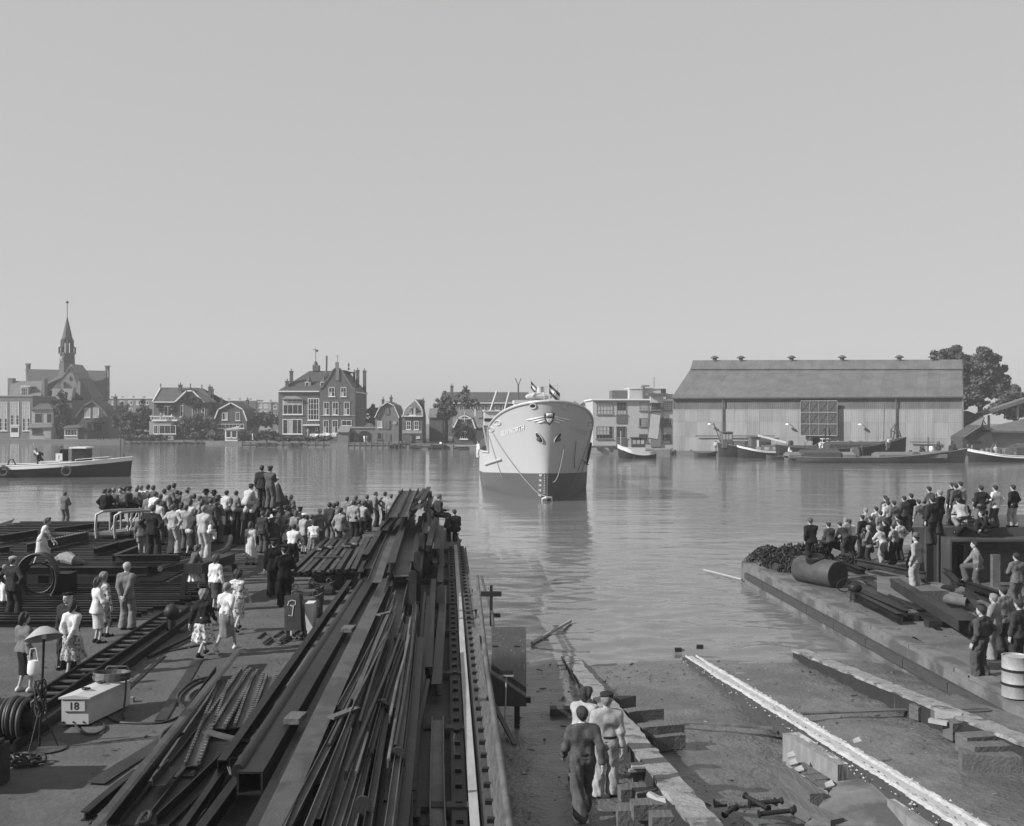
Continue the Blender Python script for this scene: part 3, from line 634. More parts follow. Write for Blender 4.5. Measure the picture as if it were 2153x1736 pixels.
# --- houses of the left bank
def house_row():
    b = Bld('workshop', 'pale flat-roofed workshop with three tall many-paned windows at the far left', A1, 272, 120, 'building')
    b.rect(-60, 272, 905, 1246, m_brick2, 14, ground=True); b.rect(-64, 276, 897, 905, m_render, 14.3, 'cornice', -.2)
    for x0, x1 in ((-8, 62), (88, 160), (188, 252)): b.win(x0, x1, 950, 1192 if x0 != 88 else 1145, 3, 7, curt=lambda i, j: j > 2 or i == 1)
    d = b.rect(88, 160, 1155, 1244, m_trim, .12, 'door', -.13)
    b.part('door_pane', MB().box(b.p(95,0).x, b.p(152,0).x, b.D-.15, b.D-.135, b.p(0,1205).z, b.p(0,1165).z), m_glass, d)
    b = Bld('tiled_house', 'house with pale pantile roof and white dormer behind the tall-windowed workshop', A1, 290, 220)
    b.rect(75, 365, 905, 1100, m_brick, 10, ground=True)
    rf = b.slab([(80, 918, -.4), (350, 920, -.4), (350, 775, 5.5), (88, 775, 5.5)], m_tile2); b.slab([(350, 920, 11.4), (80, 918, 11.4), (88, 775, 5.6), (350, 775, 5.6)], m_tile2)
    b.rect(64, 104, 752, 930, m_brick2, 2.0, 'parapet', 4.6); b.rect(350, 371, 755, 950, m_brick2, 2.0, 'parapet', 1.2)
    dm = b.rect(170, 240, 822, 905, m_wood_w, 4.5, 'dormer', .8); b.rect(164, 246, 815, 823, m_trim, 4.8, 'dormer_roof', .6); b.win(176, 230, 832, 903, 3, 2, d0=.8)
    b = Bld('wooden_house', 'small pale boarded house with two dark upper windows beside the workshop', A1, 270, 355)
    b.rect(265, 446, 1012, 1200, m_wood_w, 7, ground=True)
    b.slab([(258, 1014, -.5), (452, 1010, -.5), (405, 962, 3.2), (345, 955, 3.2)], m_tile); b.slab([(452, 1010, -.5), (452, 1010, 7), (405, 962, 3.2)], m_tile); b.slab([(258, 1014, 7), (258, 1014, -.5), (345, 955, 3.2)], m_tile)
    b.win(290, 356, 1048, 1128, 1, 1, fm=m_wood_w); b.win(390, 436, 1048, 1128, 1, 1, fm=m_wood_w)
    b = Bld('garden_shed', 'low pale plank shed with sloping tin roof in front of the boarded house', A1, 267, 340, 'shed')
    b.rect(247, 430, 1158, 1256, m_wood_w, 2.4, ground=True); b.slab([(238, 1164, -.5), (438, 1160, -.5), (438, 1128, 2.6), (246, 1130, 2.6)], m_tile2); b.win(270, 355, 1175, 1218, 3, 1, fm=m_trim_d)
    b.rect(372, 425, 1172, 1254, m_render, .06, 'door', -.07)
    b = Bld('narrow_tiled_house', 'narrow house with steep pantile roof below the church', A1, 284, 520)
    b.rect(437, 604, 935, 1100, m_brick, 8, ground=True); b.slab([(430, 938, -.3), (600, 935, -.3), (605, 838, 4.5), (440, 838, 4.5)], m_tile2); b.slab([(600, 935, 9), (430, 938, 9), (440, 838, 4.6), (605, 838, 4.6)], m_tile2)
    b.wall([(580, 922), (588, 915), (607, 830), (597, 830)], m_render, 2, 'parapet', .6)
    # church
    b = Bld('church', 'dark brick church with slender open spire and clock above the left bank', A1, 335, 560, 'church')
    sh = Vector((-8.9, 24, 0)); gl, gr = b.p(240, 925), b.p(900, 925); el, er = b.p(232, 935), b.p(905, 935); r0, r1 = b.p(236, 676, 11.5), b.p(884, 690, 11.5); zg = LAND - .3
    b.part('wall', MB().prism([gl, gr, Vector((gr.x, gr.y, zg)), Vector((gl.x, gl.y, zg))], sh), m_brick)
    b.slab3([el - Vector((0,.5,0)), er - Vector((0,.5,0)), r1, r0], m_slate); b.slab3([er + sh, el + sh, r0, r1], m_slate)
    for x0, x1, y0, e in ((217, 239, 640, gl), (880, 903, 658, gr)):
        b.part('gable_parapet', MB().prism([b.p(x0, y0, 11.5), b.p(x1, y0, 11.5), b.p(x1, 900, 11.5), b.p(x0, 900, 11.5)], (0, 1.4, 0)), m_brick)
        b.part('gable_slope', MB().prism([e, e + sh, b.p((x0 + x1)/2, y0 + 30, 11.5)], (.6 if x0 > 400 else -.6, 0, 0)), m_brick)
        b.part('finial', MB().box(b.p(x0-4,0,11.5).x, b.p(x1+4,0,11.5).x, b.D+11.3, b.D+13, b.p(0,y0,11.5).z, b.p(0,y0-12,11.5).z), m_brick2)
    b.wall([(520, 1000), (520, 770), (548, 700), (592, 632), (640, 700), (662, 770), (662, 1000)], m_brick2, 9, 'front_gable', -9)
    for q in ([(592, 650, -9.2), (662, 745, -9.2), (775, 908, -9.2), (775, 908, 0), (662, 700, 6), (592, 650, 6)], [(592, 650, 6), (592, 650, -9.2), (520, 745, -9.2), (432, 838, -9.2), (432, 838, 0)]):
        b.slab(q, m_slate)
    b.wall([(662, 1000), (662, 750), (775, 912), (775, 1000)], m_brick, 9, 'aisle_wall', -8.8); b.wall([(432, 1000), (432, 842), (520, 750), (520, 1000)], m_brick, 9, 'aisle_wall', -8.8)
    for x0 in (508, 648): b.rect(x0, x0+22, 780, 1000, m_brick2, 1, 'buttress', -10)
    for x, y, ww in ((588, 755, 17), (575, 690, 4), (600, 690, 4)):
        b.wall([(x-ww/2, y+15), (x-ww/2, y-8), (x, y-22), (x+ww/2, y-8), (x+ww/2, y+15)], m_glass, .2, 'lancet_window', -9.15)
    # spire
    sc = b.p(562, 640, 2); kx = b.D/F*.2516
    def tier(r0, y0, r1, y1, n=8, name='tower', m=m_slate):
        z0 = b.p(0, y0).z; z1 = b.p(0, y1).z; return b.part(name, MB().lathe([(r0*kx*1.04, z0), (r1*kx*1.04, z1)], (sc.x, sc.y, 0), n), m)
    tier(72, 745, 66, 630, 4 and 8, 'tower', m_brick); tier(62, 632, 60, 545, 8, 'belfry', m_slate); tier(66, 548, 66, 540, 8, 'belfry_ledge', m_brick2)
    for k in range(8):
        a_ = k*math.pi/4 + .39; r = 50*kx
        b.part('lantern_post', MB().box(sc.x+r*.85*math.cos(a_)-.28, sc.x+r*.85*math.cos(a_)+.28, sc.y+r*.85*math.sin(a_)-.28, sc.y+r*.85*math.sin(a_)+.28, b.p(0,545).z, b.p(0,430).z), m_slate)
        b.part('flying_strut', MB().beam((sc.x+62*kx*math.cos(a_), sc.y+62*kx*math.sin(a_), b.p(0,500).z), (sc.x+40*kx*math.cos(a_), sc.y+40*kx*math.sin(a_), b.p(0,470).z), .25, .3).box(sc.x+62*kx*math.cos(a_)-.2, sc.x+62*kx*math.cos(a_)+.2, sc.y+62*kx*math.sin(a_)-.2, sc.y+62*kx*math.sin(a_)+.2, b.p(0,545).z, b.p(0,490).z), m_slate)
    tier(14, 545, 14, 430, 8, 'lantern_core', m_slate); tier(40, 452, 46, 428, 8, 'lantern_head'); tier(48, 430, 50, 422, 8, 'spire_eave')
    sp = tier(45, 422, 4, 240, 8, 'spire', m_slate)
    b.part('spire_mast', MB().tube([(sc.x, sc.y, b.p(0,245).z), (sc.x, sc.y, b.p(0,112).z)], .1, 6).lathe([(.02,0),(.25,.15),(.02,.3)], (sc.x, sc.y, b.p(0,210).z), 8).lathe([(.02,0),(.5,.3),(.45,.6),(.1,.9),(.02,1)], (sc.x, sc.y, b.p(0,125).z), 8), m_slate, sp)
    ck = b.p(520, 590); ck.y = sc.y - 62*kx*.92 ; ck.x = sc.x - 24*kx
    cf = b.part('clock_face', MB().lathe([(.02,-.2),(20*kx,-.2),(20*kx,.0),(.02,0)], (ck.x, ck.y, ck.z), 16, (-.38,-.92,0)), m_brick2)
    b.part('clock_hand', MB().beam(ck + Vector((-.05,-.25,0)), ck + Vector((-.45,-.12,.9)), .15, .1).beam(ck + Vector((-.05,-.25,0)), ck + Vector((.3,-.4,.5)), .15, .1), m_trim, cf)
    # gambrel house
    b = Bld('gambrel_house', 'dark gambrel-roofed house with two bright upper windows below the church', A1, 275, 770)
    b.gable([(622, 1098), (702, 990), (772, 945), (868, 1020), (908, 1100)], None, m_brick, m_slate, 9, trim=m_brick2)
    b.win(708, 756, 1000, 1082, 2, 1, curt=white_in); b.win(780, 828, 1000, 1082, 2, 1, curt=white_in); b.win(782, 852, 1140, 1200, 3, 1, fm=m_trim_d); b.rect(770, 860, 1115, 1128, m_trim_d, .8, 'awning', -.8)
    b.chimney(948, 972, 905, 1000, 4)
    b = Bld('boat_house', 'low pale boathouse with long window at the water under the gambrel house', A1, 267, 590, 'shed')
    b.rect(537, 652, 1172, 1254, m_wood_w, 3, ground=True); b.rect(652, 722, 1120, 1254, m_slate, 3, 'side_shed', .5, ground=True); b.slab([(528, 1172, -.4), (690, 1160, -.4), (700, 1135, 3.2), (540, 1150, 3.2)], m_tile); b.win(542, 645, 1180, 1232, 4, 1)
    # far apartment blocks
    for k, (x0, x1, yt, lab) in enumerate(((905, 1300, 915, 'long pale flat-roofed apartment block right of the church, far back'), (1795, 2140, 932, 'pale flat-roofed apartment block far behind the small gambrel cottage'))):
        b = Bld('apartment_block', lab, A1, 430, (x0+x1)/2, 'building'); b.rect(x0, x1, yt+8, 1150, m_brick2, 12, ground=True); b.rect(x0-4, x1+4, yt, yt+8, m_trim, 12.6, 'fascia', -.3)
        for j in range(2):
            for xx in np.arange(x0 + 30, x1 - 30, 68): b.win(xx, xx+36, yt+26+j*62, yt+60+j*62, 2, 1, t=.16, curt=lambda i, j: i == 0)
        for xx in np.arange(x0 + 20, x1 - 10, 90): b.rect(xx, xx+16, yt-10, yt, m_chim, .8, 'roof_vent', 5)
    b = Bld('apartment_block', 'pale two-part apartment block far behind, just left of the big villa', A2, 420, 150, 'building')
    b.rect(-20, 112, 562, 760, m_brick, 12, ground=True); b.rect(112, 236, 574, 760, m_render, 12, ground=True, d0=.5); b.rect(236, 330, 580, 760, m_brick2, 12, ground=True, d0=.8); b.rect(108, 240, 568, 574, m_trim, 12, 'fascia', .3)
    for x in (128, 178): b.win(x, x+30, 592, 622, 2, 1, t=.16, curt=low_in, d0=.5); b.win(x, x+30, 650, 680, 2, 1, t=.16, d0=.5)
    b.win(258, 286, 598, 630, 2, 1, t=.16, d0=.8); b.chimney(228, 240, 560, 580, 3)
    # villa with creeper
    b = Bld('creeper_house', 'creeper-covered house with clipped gable, white bargeboards and balcony', A1, 262, 1540)
    b.rect(1286, 1806, 950, 1235, m_brick, 11, ground=True)
    b.slab([(1280, 950, -.5), (1480, 950, -.5), (1600, 830, 5), (1340, 830, 5)], m_tile); b.slab([(1690, 950, -.4), (1812, 950, -.4), (1695, 836, 5), (1600, 830, 5), (1610, 858, 0)], m_tile); b.slab([(1812, 950, 11), (1280, 950, 11), (1340, 830, 5.2), (1695, 836, 5.2)], m_tile); b.slab([(1280, 950, 11), (1280, 950, -.5), (1340, 830, 5.1)], m_tile)
    b.gable([(1466, 952), (1562, 860), (1610, 860), (1706, 952)], 960, m_brick, m_tile, 5, trim=m_trim, tw=.32)
    b.rect(1278, 1290, 945, 957, m_trim, 11, 'gutter', -.3); b.part('bargeboard', MB().beam(b.p(1282,950,-.6), b.p(1342,832,4.6), .2, .3), m_trim); b.rect(1290, 1466, 948, 956, m_trim, .3, 'gutter', -.75)
    b.chimney(1490, 1516, 806, 880, 3); b.chimney(1740, 1762, 822, 985, 1); b.chimney(1766, 1780, 842, 940, 6)
    for x, y in ((1343, 805), (1592, 805), (1687, 815)): b.part('ridge_finial', MB().tube([b.p(x, y+30, 4), b.p(x, y, 4)], .12, 6).lathe([(.02,0),(.25,.2),(.02,.4)], b.p(x, y+4, 4), 6), m_tile)
    b.win(1368, 1438, 985, 1072, 2, 1, t=.2); b.win(1505, 1531, 980, 1076, 1, 2); b.win(1606, 1651, 1000, 1092, 2, 1); b.win(1686, 1712, 1000, 1080, 1, 2); b.win(1570, 1612, 905, 950, 2, 1, fm=m_trim_d, pm=m_curt)
    bay = b.rect(1276, 1476, 1112, 1225, m_render, 2.5, 'bay', -2.5, ground=True); b.rect(1268, 1482, 1098, 1112, m_trim, 3, 'bay_roof', -2.8); b.win(1285, 1320, 1145, 1218, 2, 1, d0=-2.5); b.win(1330, 1470, 1145, 1218, 3, 1, d0=-2.5)
    bal = b.part('balcony_rail', MB().box(b.p(1282,0).x, b.p(1478,0).x, b.D-2.7, b.D-2.6, b.p(0,1072).z-.08, b.p(0,1068).z), m_trim)
    for x in np.arange(1286, 1480, 24): b.part('baluster', MB().box(b.p(x,0).x, b.p(x+14,0).x, b.D-2.68, b.D-2.62, b.p(0,1098).z, b.p(0,1073).z), m_render, bal)
    # small gambrel cottage
    b = Bld('gambrel_cottage', 'small gambrel cottage with white bargeboards right of the creeper house', A1, 258, 1930)
    b.gable([(1795, 1100), (1828, 1015), (1932, 960), (2030, 1015), (2062, 1105)], None, m_brick, m_slate, 12, trim=m_trim, tw=.28)
    b.win(1856, 1902, 1040, 1102, 2, 1, curt=lambda i, j: i == 1); b.win(1970, 2006, 1035, 1106, 2, 1); b.win(1820, 2040, 1135, 1172, 7, 1); b.chimney(1840, 1858, 930, 990, 5); b.chimney(2060, 2074, 932, 1010, 6)
    # summer house on a small pontoon
    b = Bld('summer_house', 'tiny white glazed summer house on a pontoon before the gambrel cottage', A1, 250, 1935, 'hut')
    b.rect(1880, 1986, 1180, 1282, m_trim, 2.2); b.slab([(1872, 1182, -.3), (1992, 1178, -.3), (2005, 1148, 2.5), (1960, 1170, 2.5)], m_render); b.win(1888, 1932, 1190, 1250, 1, 1); b.win(1936, 1980, 1190, 1250, 1, 1)
    q = [b.p(1775, 1286), b.p(1990, 1284), b.p(1982, 1306), b.p(1800, 1306)]; b.part('pontoon', MB().prism(q, (0, 2.4, 0)), m_render)
def villa():
    b = Bld('villa', 'large dark brick villa with stepped gable, tall chimneys and weathervane', A2, 247, 620)
    b.rect(300, 640, 485, 850, m_brick, 20, ground=True)
    out = [(645, 482), (645, 460), (672, 440), (690, 400), (712, 380), (735, 340), (750, 310), (770, 290), (815, 290), (835, 312), (852, 345), (875, 382), (900, 420), (915, 445), (942, 465), (942, 488)]
    w_ = [b.p(x, y, -1.2) for x, y in out]; b.part('gable_wall', MB().prism([Vector((w_[0].x, b.D-1.2, LAND-.3))] + w_ + [Vector((w_[-1].x, b.D-1.2, LAND-.3))], (0, 21.2, 0) if False else (0, 1.2, 0)), m_brick)
    b.rect(645.5, 941.5, 488, 850, m_brick, 19.5, ground=True, d0=.01)
    for k in range(1, len(out)-1): b.part('coping', MB().beam(w_[k] + Vector((0,-.05,0)), w_[k+1] + Vector((0,-.05,0)), .35, .2), m_brick2) if k < len(out)-2 else None
    b.rect(294, 644, 478, 488, m_trim, 20.6, 'gutter', -.5); b.rect(941.6, 950, 484, 494, m_trim, 20.2, 'gutter', -.3)
    b.slab([(298, 478, -.3), (645, 478, -.3), (760, 312, 7), (560, 312, 7)], m_slate); b.slab([(298, 478, 20), (298, 478, -.3), (560, 312, 7), (600, 312, 12)], m_slate)
    b.slab([(948, 486, .0), (948, 486, 20), (880, 310, 12), (825, 302, .0)], m_slate); b.slab([(645, 480, 0), (760, 300, 0), (760, 300, 7)], m_slate); b.slab([(760, 300, .0), (825, 302, .0), (880, 310, 12), (760, 312, 12)], m_slate)
    b.slab([(948, 486, 20), (298, 478, 20), (600, 312, 12), (880, 310, 12)], m_slate)
    for x0, x1, y0, y1, d in ((393, 418, 312, 470, 2), (357, 383, 396, 480, 1), (948, 973, 305, 430, 4), (1005, 1031, 308, 480, 16), (924, 940, 318, 400, 9)): b.chimney(x0, x1, y0, y1, d)
    for x in (540, 668):
        a = b.p(x, 448, 1.5); dm = b.part('dormer', MB().box(b.p(x-20,0).x, b.p(x+20,0).x, a.y, a.y+3, a.z, b.p(0,400).z), m_render)
        b.win(x-17, x+17, 405, 446, 1, 1, d0=1.5, sill=False)
        b.part('dormer_cap', MB().lathe([(34*.0274, b.p(0,402).z), (22*.0274, b.p(0,392).z), (11*.0274, b.p(0,372).z), (3*.0274, b.p(0,345).z), (.03, b.p(0,335).z)], (b.p(x,0).x, a.y+.8, 0), 4 and 8), m_slate, dm)
    tu = b.rect(585, 637, 264, 312, m_brick, 2, 'turret', 6.5); v = b.p(611, 262, 7.5)
    vane = MB().tube([v, b.p(611, 118, 7.5)], .07, 6).lathe([(.6,0),(.3,.8),(.02,1)], v, 8); vane.beam(b.p(585, 136, 7.5), b.p(632, 136, 7.5), .08, .12).box(b.p(612,0,7.5).x, b.p(632,0,7.5).x, v.y-.03, v.y+.03, b.p(0,152,7.5).z, b.p(0,138,7.5).z)
    b.part('weathervane', vane, m_trim_d, tu)
    fl = b.part('flue_pipe', MB().tube([b.p(700, 375, 3), b.p(703, 185, 3)], .22, 8), m_pot); b.rect(692, 714, 325, 375, m_chim, .8, 'chimney', 2.6)
    b.part('gable_finial', MB().box(b.p(782,0).x, b.p(806,0).x, b.D-1.3, b.D-.3, b.p(0,292).z, b.p(0,240).z).tube([b.p(794, 242, -.8), b.p(794, 180, -.8)], .07, 6).beam(b.p(776, 188, -.8), b.p(812, 188, -.8), .06, .08), m_brick2)
    b.rect(782, 806, 292, 388, m_brick2, .25, 'gable_pier', -1.42); b.part('ridge_finial', MB().lathe([(.05,0),(.3,.4),(.08,.8),(.25,1.3),(.02,2)], b.p(887, 308, 12), 8), m_slate)
    b.win(337, 504, 545, 676, 4, 1, t=.16, curt=None); b.rect(345, 497, 562, 598, m_curt, .04, 'awning', -.14)
    b.part('oriel_roof', MB().prism([b.p(330, 545), b.p(505, 545), b.p(450, 522), b.p(370, 522)], (0, -.7, 0)), m_render)
    b.win(546, 642, 540, 724, 4, 4, t=.16, curt=lambda i, j: False); b.win(335, 500, 715, 840, 4, 1, t=.16, curt=lambda i, j: i == 1)
    for x0, x1, y0, y1 in ((720, 772, 450, 526), (820, 868, 450, 526), (678, 726, 572, 680), (752, 802, 572, 680), (848, 896, 572, 680), (675, 721, 724, 832), (749, 798, 724, 832)):
        b.win(x0, x1, y0, y1, 2, 2, d0=-1.2, curt=lambda i, j: j == 0 and i == 0)
        b.part('lintel', MB().prism([b.p(x0-6, y0-2, -1.2), b.p(x1+6, y0-2, -1.2), b.p(x1-4, y0-11, -1.2), b.p(x0+4, y0-11, -1.2)], (0, -.1, 0)), m_brick2)
    b.win(828, 912, 724, 770, 2, 1, d0=-1.2); b.rect(640, 942, 683, 689, m_render, .12, 'string_course', -1.33); b.rect(505, 650, 758, 770, m_trim, 1.0, 'porch_roof', -1.0)
    b.rect(527, 570, 785, 840, m_glass, .1, 'porch_door', -.12); b.win(612, 630, 785, 812, 1, 1)
    b.part('downpipe', MB().tube([b.p(1010, 490, 14.5), b.p(1010, 850, 14.5)], .1, 6), m_trim_d)
    # laundry
    mb = MB(); pts_ = [(560, 838), (600, 834), (640, 838), (690, 831), (740, 836), (783, 826)]
    V = []; 
    for k, (x, y) in enumerate(pts_): V += [P(*A2(x, y), 238) + Vector((0, .2*(k % 2), 0)), P(*A2(x, y + (34 if k % 2 else 28)), 238) + Vector((0, .3*((k+1) % 2), 0))]
    n = len(pts_); mb.v = V + [v + Vector((0, .03, 0)) for v in V]; k2 = len(V)
    for k in range(n-1): mb.f += [(2*k, 2*k+2, 2*k+3, 2*k+1), (k2+2*k+1, k2+2*k+3, k2+2*k+2, k2+2*k), (2*k, k2+2*k, k2+2*k+2, 2*k+2), (2*k+1, 2*k+3, k2+2*k+3, k2+2*k+1)]
    mb.f += [(0, 1, k2+1, k2), (k2-2, 2*k2-2, 2*k2-1, k2-1)]
    o = mb.build('laundry_sheet', m_trim); tag(o, 'white washing hung on a line in the villa garden', 'laundry')
    b = Bld('brick_store', 'pale brick waterside store with arched open shed beside the villa', A2, 232, 900, 'shed')
    b.rect(795, 886, 822, 935, m_brick2, 7, ground=True); b.slab([(790, 824, -.2), (892, 824, -.2), (905, 770, 4), (815, 770, 4)], m_brick2); b.slab([(892, 824, 7.2), (790, 824, 7.2), (815, 770, 4.1), (905, 770, 4.1)], m_brick2); b.rect(790, 892, 816, 824, m_render, .3, 'eave_board', -.4)
    b.rect(886.5, 1112, 790, 910, m_brick2, 5, ground=True, d0=3); b.rect(884, 1115, 782, 790, m_render, 5.4, 'coping', 2.8)
    b.wall([(975, 912), (975, 830), (1000, 815), (1040, 815), (1068, 832), (1068, 912)], m_glass, .1, 'archway', 2.88); b.wall([(895, 912), (895, 835), (930, 835), (930, 912)], m_glass, .1, 'archway', 2.88)
    b.wall([(1008, 780), (1050, 748), (1090, 772), (1090, 782), (1008, 782)], m_tile2, 4, 'lean_roof', 4)
    b = Bld('gambrel_warehouse', 'narrow brick gambrel warehouse with hatch doors up its front', A2, 229, 1208, 'warehouse')
    b.gable([(1110, 698), (1150, 615), (1210, 576), (1266, 605), (1306, 700)], None, m_brick2, m_tile2, 13, trim=m_trim, tw=.16)
    for x0, x1, y0, y1 in ((1190, 1224, 622, 676), (1192, 1232, 726, 800), (1184, 1236, 836, 908)): b.rect(x0, x1, y0, y1, m_tile2, .12, 'hatch_door', -.13)
    b.win(1130, 1168, 730, 785, 1, 1, curt=white_in); b.win(1124, 1166, 830, 882, 2, 2, fm=m_tile2)
    b.part('round_window', MB().lathe([(.02,0),(.42,0),(.42,.12),(.02,.12)], b.p(1272, 745) + Vector((0,.0,0)), 12, (0,-1,0)), m_render); b.chimney(1232, 1250, 532, 575, 4); b.chimney(1166, 1180, 550, 590, 8)
    b = Bld('mansard_house', 'small house with tiled mansard roof and white dormer', A2, 226, 1430)
    b.rect(1332, 1504, 692, 918, m_brick, 9, ground=True)
    b.slab([(1338, 690, -.3), (1508, 690, -.3), (1508, 640, .4), (1465, 562, 2.2), (1440, 550, 3), (1365, 610, .6)], m_tile2); b.slab([(1508, 690, -.3), (1504, 690, 9), (1510, 550, 6), (1445, 550, 3), (1470, 570, 2)], m_tile); b.slab([(1338, 690, 9), (1338, 690, -.3), (1440, 550, 3), (1510, 550, 6)], m_tile)
    for a_, c_ in (((1508, 690), (1495, 620)), ((1495, 620), (1440, 550)), ((1440, 550), (1358, 628)), ((1358, 628), (1340, 688))): b.part('bargeboard', MB().beam(b.p(*a_, -.5), b.p(*c_, -.5), .12, .2), m_trim)
    b.rect(1330, 1508, 686, 694, m_trim, .3, 'gutter', -.5); dm = b.rect(1392, 1448, 616, 686, m_wood_w, 3, 'dormer', -.1); b.win(1396, 1444, 620, 682, 3, 1, d0=-.1, curt=lambda i, j: i != 1)
    b.win(1370, 1406, 730, 802, 2, 2); b.win(1434, 1471, 730, 802, 2, 2); b.rect(1336, 1500, 808, 834, m_render, .12, 'panel_band', -.13); b.rect(1404, 1436, 845, 918, m_glass, .1, 'door', -.11); b.win(1455, 1480, 858, 872, 1, 1); b.chimney(1504, 1516, 560, 610, 3)
    b = Bld('low_tiled_shed', 'low shed with pantile roof between mansard house and trees', A2, 245, 1615, 'shed')
    b.rect(1560, 1672, 695, 860, m_brick, 6, ground=True); b.slab([(1555, 698, -.3), (1675, 698, -.3), (1672, 625, 4), (1562, 625, 4)], m_tile2); b.slab([(1675, 698, 8), (1555, 698, 8), (1562, 625, 4.1), (1672, 625, 4.1)], m_tile2)
    b = Bld('tiled_barn', 'broad barn with pantile roof behind the ivy-clad gable house', A2, 238, 1880, 'barn')
    b.rect(1755, 2010, 778, 900, m_brick, 12, ground=True); b.slab([(1745, 782, -.3), (2020, 782, -.3), (2000, 632, 6), (1775, 632, 6)], m_tile2); b.slab([(2020, 782, 12), (1745, 782, 12), (1775, 632, 6.1), (2000, 632, 6.1)], m_tile2); b.rect(1937, 1948, 628, 690, m_trim, .5, 'flue', 2)
    b = Bld('ivy_gable_house', 'small ivy-clad gabled house with white bargeboards left of the ship', A2, 222, 1855)
    b.gable([(1768, 782), (1802, 712), (1856, 685), (1915, 712), (1942, 790)], None, m_brick, m_slate, 11, trim=m_trim, tw=.25)
    b.win(1818, 1892, 815, 882, 4, 1, t=.14); b.win(1834, 1872, 718, 770, 3, 1, fm=m_wood_w); b.part('gable_cross', MB().beam(b.p(1815, 712, -.4), b.p(1905, 712, -.4), .1, .15).beam(b.p(1856, 740, -.4), b.p(1856, 650, -.4), .1, .12), m_trim)
    b = Bld('school_building', 'long dark-roofed hall with one chimney behind the ship', A2, 300, 1950, 'building')
    b.rect(1660, 2440, 575, 900, m_brick, 14, ground=True); b.slab([(1640, 578, -.4), (2460, 578, -.4), (2385, 490, 7), (1672, 488, 7)], m_slate); b.slab([(2460, 578, 14.4), (1640, 578, 14.4), (1672, 488, 7.1), (2385, 490, 7.1)], m_slate)
    b.slab([(2460, 578, -.4), (2460, 578, 14.4), (2385, 490, 7.1)], m_slate); b.slab([(1640, 578, 14.4), (1640, 578, -.4), (1672, 488, 7)], m_slate); b.rect(1650, 2450, 576, 584, m_trim, .3, 'gutter', -.6)
    for x in range(1690, 2400, 60): b.win(x, x+36, 600, 640, 2, 1)
    b.rect(1680, 2430, 605, 609, m_render, .1, 'string_course', -.1); b.chimney(1737, 1761, 435, 495, 3)
house_row(); villa()
